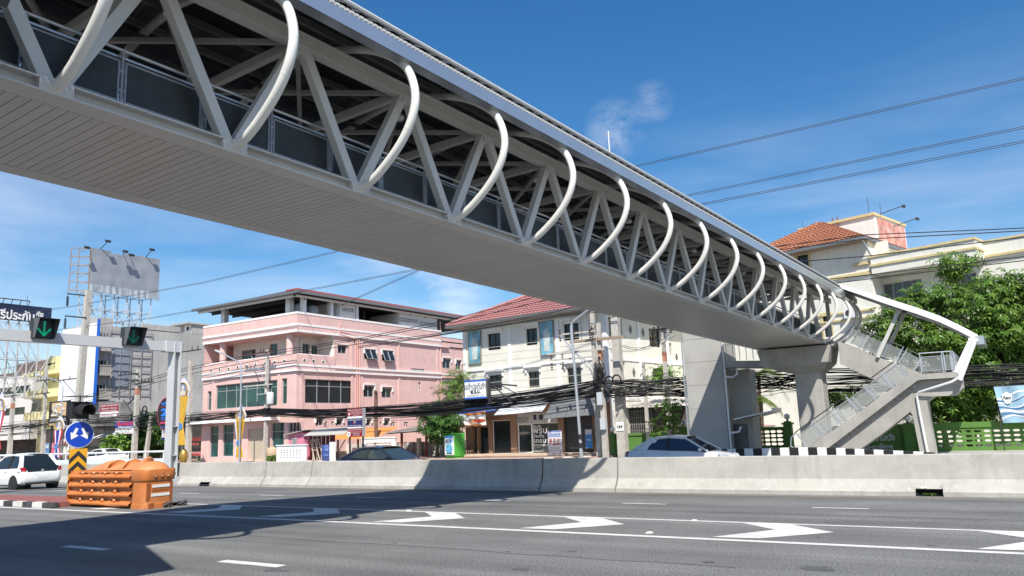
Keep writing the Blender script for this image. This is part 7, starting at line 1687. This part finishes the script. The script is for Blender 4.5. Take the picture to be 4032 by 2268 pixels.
# ------------------------------------------------------------------ street clutter at far left
SHF=Fac((0,46.5),0)
def awn2(label,k,x0,y0,x1,y1,m,d=1.5,drop=.5): return awning(SHF,k,x0,y0,x1,y1,d,drop,m,label,rib=.5)
GRNA=mat('awning_green',(.02,.20,.14),.6,var=.1,scale=2)
awn2('green awning over the market stalls left of the leafy creeper','n',-20,1065,245,985,GRNA);awn2('pale roof sheet over the market stalls','n',-220,975,250,900,mat('awning_pale',(.6,.6,.57),.6),1.2,.4);awn2('small green awning behind the leaning pole','n',600,1075,720,1035,GRNA)
awn2('dark red awning above the blue arrow sign','f',945,1075,1085,985,mat('awning_maroon',(.10,.02,.02),.7),1.6,1.0)
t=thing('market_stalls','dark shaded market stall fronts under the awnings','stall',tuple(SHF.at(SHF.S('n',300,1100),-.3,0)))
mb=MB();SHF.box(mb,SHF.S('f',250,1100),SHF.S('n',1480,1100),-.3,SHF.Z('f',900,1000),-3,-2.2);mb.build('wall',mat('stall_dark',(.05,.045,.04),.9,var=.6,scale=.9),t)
rs=random.Random(5);mb=MB()
for i in range(26):
    s=SHF.S('f',460+i*45,1150)+rs.uniform(-.3,.3);z=rs.uniform(-.3,.5);h=rs.uniform(.4,1.1);SHF.box(mb,s,s+rs.uniform(.4,1.2),z,z+h,-.5-rs.random(),.2)
mb.build('goods',mat('goods_mixed',(.22,.20,.18),.7,var=.9,scale=1.7),t)
for i,(k,x0,y0,x1,y1,c_,l,tx) in enumerate((('o',740,405,825,620,(.12,.25,.45),'small blue poster board left of the striped banner','ขาย'),('o',830,400,935,615,(.60,.10,.20),'pink and red poster board with a food picture left of the striped banner','เมนู'),('o',1030,330,1150,620,(.62,.60,.55),'pale poster board right of the striped banner','อาหาร'),('n',265,1150,460,1245,(.16,.16,.17),'grey notice board under the leafy creeper','ร้าน'),('n',1490,1190,1710,1255,(.50,.05,.05),'red and white stall banner beside the pink pillars','ส้มตำ'))):
    a=SHF.rect(k,x0,y0,x1,y1,1.2);t=board('poster_board',l,SHF,(a[0],a[1],a[2],a[3]),1.1,1.2,mat('poster_%d'%i if False else 'poster_'+('blue','pink','pale','grey','red')[i],c_,.6,var=.55,scale=2.6),cat='poster board',group=None,posts=((a[0]+a[1])/2,));bt(SHF,tx,a,.15,.85,.15,.4,1.22,LW if i!=2 else LR,t,.02)
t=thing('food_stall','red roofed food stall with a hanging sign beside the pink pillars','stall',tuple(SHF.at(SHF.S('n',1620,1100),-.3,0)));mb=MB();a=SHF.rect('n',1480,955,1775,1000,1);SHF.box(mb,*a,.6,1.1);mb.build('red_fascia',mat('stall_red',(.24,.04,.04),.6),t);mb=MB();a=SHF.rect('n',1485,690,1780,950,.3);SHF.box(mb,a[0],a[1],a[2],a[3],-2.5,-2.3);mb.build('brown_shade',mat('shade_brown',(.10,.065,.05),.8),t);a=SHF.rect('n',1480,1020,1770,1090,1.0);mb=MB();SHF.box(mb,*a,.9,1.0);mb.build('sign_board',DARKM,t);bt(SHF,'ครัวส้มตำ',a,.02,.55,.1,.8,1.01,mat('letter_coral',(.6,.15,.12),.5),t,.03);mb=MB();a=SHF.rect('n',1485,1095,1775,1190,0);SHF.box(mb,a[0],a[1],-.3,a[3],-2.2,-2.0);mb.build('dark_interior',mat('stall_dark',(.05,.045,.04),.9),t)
# ------------------------------------------------------------------ green walls and gate pillars at right
GRN=mat('wall_green',(.095,.215,.04),.75,var=.07,scale=2,streak=.15,dirt=(.06,.15,.03))
GR=Fac((0,44.0),0);z1=GR.Z('l',1000,930);GX0=GR.S('k',1640,1290);
zl0,zl1=GR.Z('l',1000,1190),GR.Z('l',1000,1005)
pierced('green_wall','long bright green wall with four rows of oval openings at right',GR,(GX0,13,-.35,z1-.14),0,44,4,GRN,.145,.055,(GX0+.15,GX0+.15+44*.398,zl0-.03,zl1+.10),cap=.26)
px0,px1=GR.S('k',1040,1300),GR.S('k',1500,1300)
t=thing('green_sign_wall','dark green sign wall panel with pale Thai letters under the stairs','wall',(px0,44,-.3));mb=MB();GR.box(mb,px0-1.4,GX0-.02,-.35,z1-.05,-.3,.0);mb.build('panel',GRN,t);mb=MB();GR.box(mb,px0-1.4,GX0-.02,z1-.05,z1+.12,-.35,.08);GR.box(mb,GX0-.45,GX0-.02,-.35,z1+.12,0,.1);mb.build('frame',GRN,t)
LSIL=mat('letter_silver',(.60,.61,.60),.4,metal=.3)
c0=GR.rect('k',935,1295,1335,1372,.02);text('มูลนิธิแห่งความหวัง',GR.at((c0[0]+c0[1])/2,(c0[2]+c0[3])/2,.02),GR.u,(c0[1]-c0[0]),c0[3]-c0[2],LSIL,t,bold=.03,th=.04);c0=GR.rect('k',900,1375,1320,1440,.02);text('เพื่อเด็กและคนพิการ',GR.at((c0[0]+c0[1])/2,(c0[2]+c0[3])/2,.02),GR.u,c0[1]-c0[0],c0[3]-c0[2],LSIL,t,bold=.03,th=.04)
GL=Fac((0,45.5),0);z2=GL.Z('k',300,1245);s0,s1=GL.S('k',120,1300),GL.S('k',400,1300)
pierced('green_wall','shaded green wall with oval openings between lift tower and pier',GL,(s0-.6,s1,-.35,z2-.1),0,5,4,GRN,.19,.075,(s0+.05,s1-.1,GL.Z('k',250,1400),GL.Z('k',250,1262)),cap=.14)
GLB=mat('globe_white',(.8,.8,.78),.2)
def pillar(label,F,s,z0,zt,w=.42,lamp=True):
    t=thing('gate_pillar',label,'gate pillar',tuple(F.at(s,z0,0)),'green gate pillars with globe lamps');mb=MB();F.box(mb,s-w/2,s+w/2,z0,zt-.18,-w/2,w/2);F.box(mb,s-w/2-.07,s+w/2+.07,zt-.18,zt-.08,-w/2-.07,w/2+.07);F.box(mb,s-w/2+.04,s+w/2-.04,zt-.08,zt,-w/2+.04,w/2-.04);mb.build('pillar',GRN,t)
    if lamp:
        c=F.at(s,zt,0);mb=MB();mb.lathe([(.08,0),(.05,.06),(.06,.1)],c,n=10);mb.build('lamp_base',DARKM,t);mb=MB();mb.ball((c.x,c.y,c.z+.26),.17,16);mb.build('globe',GLB,t,smooth=True)
pillar('dark green gate pillar with a globe lamp left of the stairs',GL,GL.S('k',430,1220),-.3,GL.Z('k',430,1190))
pillar('green gate pillar with a globe lamp behind the leaning stair column',GR,GR.S('k',1440,1250),-.3,GR.Z('k',1440,1205))
GW=Fac((0,46.0),0);a0,a1=GW.S('e',240,1200),GW.S('e',850,1200);zt=GW.Z('e',600,1122)
t=thing('green_wall','solid green panelled wall behind the silver sedan','wall',(a0,46,-.3));mb=MB();GW.box(mb,a0,a1+.8,-.35,zt-.15,-.25,0);mb.build('panel',GRN,t);mb=MB();GW.box(mb,a0-.05,a1+.85,zt-.15,zt,-.3,.06);GW.box(mb,a0,a1,-.35,-.1,0,.05)
for s in(a0,(a0+a1)/2,a1): GW.box(mb,s,s+.3,-.1,zt-.15,0,.05)
mb.build('frame',GRN,t)
pillar('green gate pillar with a globe lamp beside the lift tower',GW,GW.S('e',885,1150),-.3,GW.Z('e',870,1078),.5);pillar('green gate pillar with a globe lamp right of the shop shutter',GW,GW.S('e',255,1200),-.3,GW.Z('e',255,1130),.3)
# lean-to shed with grille beside the white side wall
LS=Fac((0,49.0),0);a=LS.rect('e',385,895,590,1120);t=thing('lean_to_shed','dark lean-to shed with window grille and tin roof behind the green wall','shed',tuple(LS.at((a[0]+a[1])/2,-.3,0)));mb=MB();LS.box(mb,LS.S('e',215,1000),LS.S('e',880,1000),-.3,a[3]-.1,-3,-.3);mb.build('wall',mat('shed_brown',(.10,.085,.065),.9,var=.4,scale=1),t);mb=MB();LS.box(mb,a[0],a[1],-.3,a[3]-.15,-.3,-.28);mb.build('dark_opening',BLKP,t);mb=MB()
for i in range(11): s=a[0]+(a[1]-a[0])*i/10;LS.box(mb,s-.02,s+.02,-.2,a[3]-.2,-.22,-.18)
for i in range(9): z=-.1+i*.42;LS.box(mb,a[0],a[1],z-.02,z+.02,-.22,-.18)
mb.build('window_grille',mat('grille_grey',(.28,.27,.26),.6),t);mb=MB();n=30;p=(LS.S('e',205,870),LS.S('e',895,920))
for i in range(n):
    s0=p[0]+(p[1]-p[0])*i/n;s1=p[0]+(p[1]-p[0])*(i+1)/n;b_=.05*(i%2);mb.quad(LS.at(s0,a[3]-.1+b_,.5),LS.at(s1,a[3]-.05-b_,.5),LS.at(s1,a[3]+.5-b_,-2.5),LS.at(s0,a[3]+.45+b_,-2.5))
mb.build('tin_roof',mat('tin_grey',(.35,.33,.31),.7,var=.25,scale=1.5),t)
# advertising cloth at the right edge
CLF=Fac((0,43.4),0);a=CLF.rect('l',1222,500,1800,900);t=thing('cloth_billboard','pale blue and white printed cloth board over the green wall at right edge','banner',tuple(CLF.at(a[0],a[2],0)))
def cb(u,v,d=0): return CLF.at(a[0]+(a[1]-a[0])*u+.18*(1-v)*1.0-.1,a[2]+(a[3]-a[2])*v,d+.03*math.sin(u*11+v*3))
mb=MB();mb.grid(cb,20,10);mb.build('cloth',mat('cloth_sky',(.28,.45,.58),.6,var=.25,scale=1.2),t,fix=False)
mb=MB();
for k in range(5):
    def bnd(u,v,k=k): vv=.08+k*.15+.06*math.sin(u*7+k)+(u*.16)+v*(.045+.02*(k%2));return cb(u,min(vv,.98),.012)
    mb.grid(bnd,20,1)
mb.build('white_wave',mat('cloth_white',(.72,.74,.76),.6),t,fix=False)
mb=MB()
for k in range(3):
    def bnd(u,v,k=k): vv=.16+k*.2+.06*math.sin(u*7+k+.7)+(u*.14)+v*.04;return cb(u,min(vv,.98),.014)
    mb.grid(bnd,20,1)
mb.build('blue_wave',mat('cloth_blue',(.06,.17,.33),.6),t,fix=False)
c=CLF.rect('l',1275,560,1425,695,.03);mb=MB();cc=CLF.at((c[0]+c[1])/2,(c[2]+c[3])/2,.04);w_=(c[1]-c[0])/2;h_=(c[3]-c[2])/2;mb.prism([cc+CLF.u*x*w_+Vector((0,0,z*h_)) for x,z in((-.9,.6),(-.4,.75),(0,1),(.4,.75),(.9,.6),(.85,-.2),(.5,-.8),(0,-1),(-.5,-.8),(-.85,-.2))],CLF.n*.006);mb.build('crest_shield',LW,t);text('ทิพก',cc+CLF.n*.01,CLF.u,w_*1.3,h_*.55,LB,t,bold=.02)
mb=MB();CLF.box(mb,a[0]-.05,a[0],-.3,a[3]+.05,-.1,-.04);CLF.box(mb,a[0],a[1],a[3],a[3]+.05,-.1,-.04);mb.build('frame',DARKM,t)
# small red roofs between tower and pier
p0=atY('k',60,760,60);p1=atY('k',420,690,60);mb=MB();mb._a([(p0.x-2,60,p0.z),(p1.x+3,60,p1.z+.2),(p1.x+3,66,p1.z+1.6),(p0.x-2,66,p0.z+1.2)],[(0,1,2,3)]);mb.box((p0.x-2,60.2,-.3),(p1.x+3,66,p0.z-.1))
t=thing('house','cream back house with red roof edge seen between tower and pier','building',((p0.x+p1.x)/2,63,-.3))
m2=MB();m2.box((p0.x-2,60.4,-.3),(p1.x+4,67,p0.z-.35));m2.build('wall',CR2,t);m2=MB();m2._a([(p0.x-2.5,59.8,p0.z-.3),(p1.x+4,59.8,p1.z-.1),(p1.x+4,67,p1.z+1.3),(p0.x-2.5,67,p0.z+1.1),(p0.x-2.5,59.8,p0.z-.05),(p1.x+4,59.8,p1.z+.15),(p1.x+4,67,p1.z+1.5),(p0.x-2.5,67,p0.z+1.3)],[(0,1,2,3),(4,7,6,5),(0,4,5,1),(1,5,6,2),(2,6,7,3),(3,7,4,0)]);m2.build('roof',TILE,t)
m2=MB();q=atY('k',265,900,60.3);m2.box((q.x-.15,60.2,-.3),(q.x+.15,60.38,p0.z-.4));m2.build('red_column',mat('col_red',(.30,.07,.05),.7),t);m2=MB();q=atY('k',300,1230,58);m2._a([(q.x-1.6,57.5,q.z),(q.x+2.4,57.5,q.z+.1),(q.x+2.6,60,q.z+1.1),(q.x-1.4,60,q.z+.9)],[(0,1,2,3)]);m2.build('tin_roof',mat('tin_pink',(.45,.22,.22),.6,var=.15,scale=3),t)
m2=MB();q=atY('k',480,1180,60.3);m2.box((q.x-.5,60.25,q.z-1.2),(q.x+.7,60.38,q.z+.5));m2.build('window',GLASS,t)
# ------------------------------------------------------------------ trees and plants
def leafmat(name,c1,c2,trans=.25):
    m=bpy.data.materials.new(name);m.use_nodes=True;nt=m.node_tree;N=nt.nodes;L=nt.links;b=N['Principled BSDF'];b.inputs['Roughness'].default_value=.42;b.inputs['Specular IOR Level'].default_value=.4
    g=N.new('ShaderNodeNewGeometry');r=N.new('ShaderNodeMix');r.data_type='RGBA';r.inputs[6].default_value=(*c1,1);r.inputs[7].default_value=(*c2,1);L.new(g.outputs['Random Per Island'],r.inputs[0]);L.new(r.outputs[2],b.inputs['Base Color'])
    t=N.new('ShaderNodeBsdfTranslucent');L.new(r.outputs[2],t.inputs['Color']);mx=N.new('ShaderNodeMixShader');mx.inputs[0].default_value=trans;L.new(b.outputs[0],mx.inputs[1]);L.new(t.outputs[0],mx.inputs[2]);L.new(mx.outputs[0],N['Material Output'].inputs['Surface']);return m
LF1=leafmat('leaf_bright',(.055,.15,.016),(.19,.30,.05),.32);LF2=leafmat('leaf_dark',(.025,.08,.012),(.08,.17,.03));LF3=leafmat('leaf_creeper',(.07,.17,.02),(.18,.30,.05));LF4=leafmat('leaf_palm',(.08,.13,.02),(.2,.25,.06))
BARK=mat('bark',(.16,.11,.08),.9,var=.3,scale=4)
def blobs_pt(r_,B_):                                   # random point in a union of ellipsoids, biased to the shell
    w=[b[3]*b[4]*b[5] for b in B_];b=r_.choices(B_,w)[0]
    while True:
        p=Vector((r_.uniform(-1,1),r_.uniform(-1,1),r_.uniform(-1,1)));l=p.length
        if .25<l<1 and r_.random()<.25+.75*l: break
    return Vector((b[0]+p.x*b[3],b[1]+p.y*b[4],b[2]+p.z*b[5])),p
def rosette(mb,c,out,r_,n,L,w,droop):                  # whorl of long leaflets on one stalk
    ax=(out*.6+Vector((r_.gauss(0,.35),r_.gauss(0,.35),.75+r_.gauss(0,.25)))).normalized();a=ax.cross(Vector((0,0,1)))
    if a.length<.05:a=Vector((1,0,0))
    a.normalize();b=ax.cross(a);ph=r_.random()*6
    for i in range(n):
        an=ph+2*PI*i/n;d=(math.cos(an)*a+math.sin(an)*b);l=L*r_.uniform(.75,1.1);s=d.cross(ax)*w
        m=c+d*l*.5+ax*l*(.12-droop*.2);e=c+d*l+ax*l*(-droop)
        k=len(mb.v);mb.v+=[c,m-s,e,m+s];mb.f+=[(k,k+1,k+2,k+3)];mb.mi.append(0)
def tree(name,label,cat,base,B_,n,mat_,seed,leaf=(6,.32,.05,.35),trunk=.2,fork=None,group=None):
    r_=random.Random(seed);t=thing(name,label,cat,base,group);b=Vector(base);cen=Vector((sum(x[0] for x in B_)/len(B_),sum(x[1] for x in B_)/len(B_),sum(x[2] for x in B_)/len(B_)))
    mb=MB();f=Vector((b.x*.7+cen.x*.3,b.y*.7+cen.y*.3,(fork if fork is not None else b.z+(cen.z-b.z)*.55)));mb.tube([b,b.lerp(f,.5)+Vector((.05,0,0)),f],[trunk,trunk*.85,trunk*.7],10)
    for x in B_:
        tip=Vector(x[:3]);mid=f.lerp(tip,.5)+Vector((r_.gauss(0,.2),r_.gauss(0,.2),.1));mb.tube([f,mid,tip],[trunk*.55,trunk*.35,trunk*.12],7)
        for _ in range(4):
            q=Vector((x[0]+r_.uniform(-.8,.8)*x[3],x[1]+r_.uniform(-.8,.8)*x[4],x[2]+r_.uniform(-.6,.8)*x[5]));mb.tube([mid,mid.lerp(q,.5)+Vector((0,0,.1)),q],[trunk*.25,trunk*.16,trunk*.05],5)
    mb.build('trunk',BARK,t,smooth=True)
    mb=MB();clumps=[blobs_pt(r_,B_) for _ in range(max(8,n//9))]
    for i in range(n):
        c,p=r_.choice(clumps);q=c+Vector((r_.gauss(0,.32),r_.gauss(0,.32),r_.gauss(0,.24)));rosette(mb,q,p.normalized() if p.length>0 else Vector((0,0,1)),r_,*leaf)
    mb.build('crown',mat_,t,fix=False);return t
def cb_(k,x,y,Y,rx,ry,rz): p=atY(k,x,y,Y);return (p.x,Y,p.z,rx,ry,rz)
KB_=[cb_('k',1330,430,46.5,1.5,1.6,1.3),cb_('k',1650,560,46.5,1.6,1.8,1.4),cb_('k',1500,250,47,1.3,1.5,1.1),cb_('k',1700,200,47.5,1.5,1.5,1.2),cb_('k',1980,300,47,1.7,1.7,1.4),cb_('k',1900,560,46.8,1.8,1.7,1.3),cb_('k',2200,420,46.8,1.8,1.7,1.5),cb_('k',2250,120,47.5,1.6,1.6,1.3),cb_('k',2050,60,47.5,1.0,1.2,.8),cb_('k',2420,230,47,1.5,1.5,1.4),cb_('k',2450,560,46.5,1.7,1.6,1.5),cb_('k',2100,700,46.5,1.6,1.3,1.1),cb_('k',1230,510,46.5,.8,1.0,.6),cb_('k',2700,400,47,1.8,1.5,1.8)]
b=atY('k',1950,1250,47)
tree('leafy_tree','large bright green tree with whorled leaves behind the staircase','tree',(b.x,47.2,-.35),KB_,3300,LF1,11,(7,.37,.05,.38),.26)
KB2=[cb_('l',600,720,45.6,1.0,.7,.9),cb_('l',900,760,45.6,1.1,.7,.9),cb_('l',1150,680,45.6,.9,.7,.8),cb_('l',560,560,45.8,.9,.7,.5),cb_('l',1300,560,45.7,1.5,.7,.6),cb_('l',1000,560,45.7,1.0,.7,.5),cb_('k',850,1020,45.4,.8,.6,.5),cb_('k',980,1000,45.6,.7,.6,.5)]
b=atY('l',620,950,45.8);tree('leafy_shrub','lower leafy tree with red brown trunk behind the green wall','shrub',(b.x,45.8,-.35),KB2,1300,LF1,12,(6,.34,.05,.32),.16)
t=atY('i',1710,660,50.5);tree('leafy_tree','thin young tree growing up in front of the cream balcony','tree',(t.x,50.5,-.3),[cb_('i',1710,650,50.5,.9,.8,.55),cb_('i',1660,750,50.4,.7,.7,.4)],220,LF1,13,(6,.36,.05,.3),.07)
b=atY('c',2290,960,45.0);tree('round_tree','dense dark round tree left of the vending machine','tree',(b.x,45.2,-.3),[cb_('c',2310,500,45,1.2,1.1,1.0),cb_('c',2400,640,45,1.15,1.0,.85),cb_('c',2220,430,45,.8,.9,.6),cb_('c',2460,530,44.8,.9,.8,.85)],1000,LF2,14,(7,.34,.055,.45),.13)
b=atY('d',300,600,46.6);tree('feathery_tree','light feathery tree between the pink and white buildings','tree',(b.x,46.8,-.3),[cb_('d',270,470,46.6,1.0,.8,.9),cb_('d',330,330,46.7,.8,.8,.7),cb_('d',385,260,46.7,.5,.6,.5),cb_('d',180,480,46.6,.7,.7,.6)],520,LF3,15,(8,.26,.02,.2),.08)
b=atY('f',1540,1280,43.5);tree('shade_tree','very dark shady tree behind the leaning pole at left','tree',(b.x,44.5,-.3),[cb_('f',1530,1020,44.5,1.9,1.5,1.6),cb_('f',1620,1130,44.5,1.5,1.3,1.5),cb_('f',1460,1150,44.5,1.2,1.2,1.3)],1500,LF2,16,(6,.42,.08,.4),.2)
b=atY('n',350,1150,42.5);tree('leafy_creeper','light green leafy plant spreading over the stalls beside the pole','plant',(b.x,42.8,-.3),[cb_('n',300,1050,42.6,1.6,.8,.55),cb_('n',420,1000,42.6,1.1,.8,.6),cb_('n',220,1110,42.6,.7,.6,.35)],420,LF3,17,(5,.5,.13,.35),.07)
b=atY('e',760,1100,44.6);tree('flowering_vine','green vine climbing the pole left of the lift tower','plant',(b.x,44.6,-.3),[cb_('e',740,880,44.6,.4,.35,.6),cb_('e',755,1020,44.6,.45,.35,.75),cb_('e',815,900,44.6,.35,.3,.3),cb_('e',640,1080,44.6,.35,.3,.35),cb_('e',905,1040,44.5,.3,.3,.25)],130,LF3,18,(5,.22,.06,.3),.05)
p=atY('m',1840,1130,50);tree('window_plant','small green plants on a window ledge of the white side wall','plant',(p.x,49.6,p.z-.9),[cb_('m',1830,1100,49.6,.8,.4,.4),cb_('m',1950,1120,49.6,.5,.4,.3)],120,LF3,19,(5,.26,.05,.3),.03)
def palm(label,base,top,n,L,seed):
    r_=random.Random(seed);t=thing('palm_tree',label,'palm',tuple(base));mb=MB();mb.tube([base,top],[.16,.11],8);mb.build('trunk',BARK,t,smooth=True);mb=MB()
    for i in range(n):
        an=2*PI*i/n+r_.uniform(-.2,.2);el=r_.uniform(.0,.9);P=[]
        for j in range(9): u=j/8;P.append(Vector(top)+Vector((math.cos(an)*L*u*math.cos(el*.6),math.sin(an)*L*u*math.cos(el*.6),L*(math.sin(el)*u-.9*u*u))))
        for j in range(8):
            d=(P[j+1]-P[j]).normalized();s=d.cross(Vector((0,0,1))).normalized()
            for q in range(3):
                c=P[j].lerp(P[j+1],q/3)
                for sg in(1,-1):
                    e=c+s*sg*.42*(1-.5*j/8)+d*.2-Vector((0,0,.22));k=len(mb.v);w=d*.03;mb.v+=[c-w,c+w,e];mb.f+=[(k,k+1,k+2)];mb.mi.append(0)
    mb.build('fronds',LF4,t,fix=False)
b=atY('k',180,1150,50.5);q=atY('k',185,790,50.5);palm('palm with drooping fronds between lift tower and bridge pier',(b.x,50.5,-.3),(q.x,50.5,q.z),16,2.1,3)
b=atY('k',200,1220,49);q=atY('k',205,1000,49);palm('small yellowish palm below the drooping palm by the pier',(b.x,49,-.3),(q.x,49,q.z),10,1.3,4)
mb=MB();r_=random.Random(8);a=atY('n',1640,1290,43.9);c=atY('n',1960,1290,43.9)
for i in range(140): rosette(mb,Vector((r_.uniform(a.x,c.x),43.9+r_.uniform(-.3,.3),a.z-.1+r_.uniform(-.15,.3))),Vector((0,0,1)),r_,5,.28,.04,.3)
one('hedge_plants',mb,LF3,'low red and green potted shrubs before the pink pillars','plant',kind=None)
mb=MB();a=atY('c',240,960,41.2)
for i in range(60): rosette(mb,Vector((a.x+r_.uniform(-.5,.5),41.2+r_.uniform(-.2,.2),a.z-.1+r_.uniform(-.2,.25))),Vector((0,0,1)),r_,5,.24,.04,.3)
one('bush',mb,LF3,'small bush left of the low pierced wall','plant')
mb=MB();a=atG('s',1810,520)
for i in range(14): rosette(mb,Vector((a.x+r_.uniform(-.12,.12),20.5,a.z+.06)),Vector((0,0,1)),r_,5,.1,.012,.1)
one('weed',mb,LF3,'tuft of weeds growing in the square drain hole','plant')
# ------------------------------------------------------------------ thin aerial mast behind the bridge roof
p=atY('w',1530,330,70);mb=MB();mb.tube([(p.x,70,6),(p.x,70,p.z)],[.22,.1],6);mb.beam((p.x-.4,70,p.z-.4),(p.x+.5,70,p.z-.3),.08,.08);mb.beam((p.x,70,0),(p.x,70,8),.5,.5);one('aerial_mast',mb,GALV,'thin white aerial mast rising behind the bridge roof','mast')
# ------------------------------------------------------------------ sky with thin cloud, sun
W=bpy.data.worlds.new('World');SC.world=W;W.use_nodes=True;nt=W.node_tree;N=nt.nodes;L=nt.links
SUN=Vector((.463,-.64,1)).normalized();EL=math.asin(SUN.z);AZ=math.atan2(SUN.x,SUN.y)
bg=N['Background'];bg.inputs['Strength'].default_value=SKY_STR
sk=N.new('ShaderNodeTexSky');sk.sky_type='NISHITA';sk.sun_disc=False;sk.sun_elevation=EL;sk.sun_rotation=AZ;sk.air_density=1.0;sk.dust_density=.8;sk.ozone_density=2.5;sk.altitude=0
hs=N.new('ShaderNodeHueSaturation');hs.inputs['Saturation'].default_value=1.35;L.new(sk.outputs[0],hs.inputs['Color'])
tc=N.new('ShaderNodeTexCoord')
def cloud(scale,loc,rot,freq,lo,hi,det=7,rough=.6,dist=.3):
    mp=N.new('ShaderNodeMapping');mp.inputs['Scale'].default_value=scale;mp.inputs['Location'].default_value=loc;mp.inputs['Rotation'].default_value=rot;L.new(tc.outputs['Generated'],mp.inputs[0])
    n=N.new('ShaderNodeTexNoise');n.inputs['Scale'].default_value=freq;n.inputs['Detail'].default_value=det;n.inputs['Roughness'].default_value=rough;n.inputs['Distortion'].default_value=dist;L.new(mp.outputs[0],n.inputs['Vector'])
    r=N.new('ShaderNodeMapRange');r.inputs[1].default_value=lo;r.inputs[2].default_value=hi;L.new(n.outputs['Fac'],r.inputs[0]);return r.outputs[0]
def mth(op,a,b):
    x=N.new('ShaderNodeMath');x.operation=op
    for i,v in enumerate((a,b)):
        if isinstance(v,(int,float)): x.inputs[i].default_value=v
        else: L.new(v,x.inputs[i])
    return x.outputs[0]
def around(d,inner,outer):                             # soft patch of sky round a direction
    vd=N.new('ShaderNodeVectorMath');vd.operation='DISTANCE';L.new(tc.outputs['Generated'],vd.inputs[0]);vd.inputs[1].default_value=d
    r=N.new('ShaderNodeMapRange');r.inputs[1].default_value=outer;r.inputs[2].default_value=inner;L.new(vd.outputs['Value'],r.inputs[0]);return r.outputs[0]
dirn=lambda x,y:tuple(ray('w',x,y).normalized())
sp=N.new('ShaderNodeSeparateXYZ');L.new(tc.outputs['Generated'],sp.inputs[0])
low=N.new('ShaderNodeMapRange');low.inputs[1].default_value=.42;low.inputs[2].default_value=.08;L.new(sp.outputs['Z'],low.inputs[0])
c1=mth('MULTIPLY',mth('MULTIPLY',cloud((1,1,5.0),(.3,.1,0),(0,.14,0),2.6,.42,.80,7,.55),low.outputs[0]),.50)
c2=mth('MULTIPLY',mth('MULTIPLY',cloud((1,1,1.6),(0,0,.2),(0,0,0),13,.40,.72,9,.62,.25),around(dirn(1548,325),.004,.042)),.66)
c3=mth('MULTIPLY',mth('MULTIPLY',cloud((1,1,1.8),(.5,0,0),(0,0,0),17,.40,.72),around(dirn(1640,258),.004,.03)),.28)
c4=mth('MULTIPLY',mth('MULTIPLY',cloud((1,1,2.5),(.1,.4,0),(0,.2,0),6,.4,.66),around(dirn(1040,745),.03,.12)),.55)
c5=mth('MULTIPLY',mth('MULTIPLY',cloud((1,1,3.5),(.2,.2,.3),(0,.15,0),3.0,.36,.75,5,.5),around(dirn(60,560),.05,.34)),.32)
tot=mth('MINIMUM',mth('ADD',mth('ADD',c1,c2),mth('ADD',c3,mth('ADD',c4,c5))),.8)
mx=N.new('ShaderNodeMix');mx.data_type='RGBA';L.new(tot,mx.inputs[0]);L.new(hs.outputs[0],mx.inputs[6]);mx.inputs[7].default_value=(CLOUD,CLOUD*1.02,CLOUD*1.06,1);L.new(mx.outputs[2],bg.inputs['Color'])
sl=bpy.data.lights.new('sun','SUN');sl.energy=SUN_STR;sl.angle=math.radians(.5);sl.color=(1,.955,.88);so=bpy.data.objects.new('sun',sl);COL.objects.link(so);so.rotation_euler=SUN.to_track_quat('Z','Y').to_euler();so.location=(20,-30,60)
# ------------------------------------------------------------------ camera
cd=bpy.data.cameras.new('camera');co=bpy.data.objects.new('camera',cd);COL.objects.link(co);cd.sensor_fit='HORIZONTAL';cd.sensor_width=36;cd.lens=FPX/4032*36;cd.clip_start=.1;cd.clip_end=5000
co.matrix_world=Matrix(((CA.x,CB.x,-CC.x,EYE.x),(CA.y,CB.y,-CC.y,EYE.y),(CA.z,CB.z,-CC.z,EYE.z),(0,0,0,1)))
SC.camera=co
SC.view_settings.view_transform='Standard';SC.view_settings.look='None';SC.view_settings.exposure=EXPO;SC.view_settings.gamma=1;SC.view_settings.use_curve_mapping=False
SC.render.engine='CYCLES';SC.cycles.max_bounces=6;SC.cycles.diffuse_bounces=3;SC.cycles.transparent_max_bounces=12
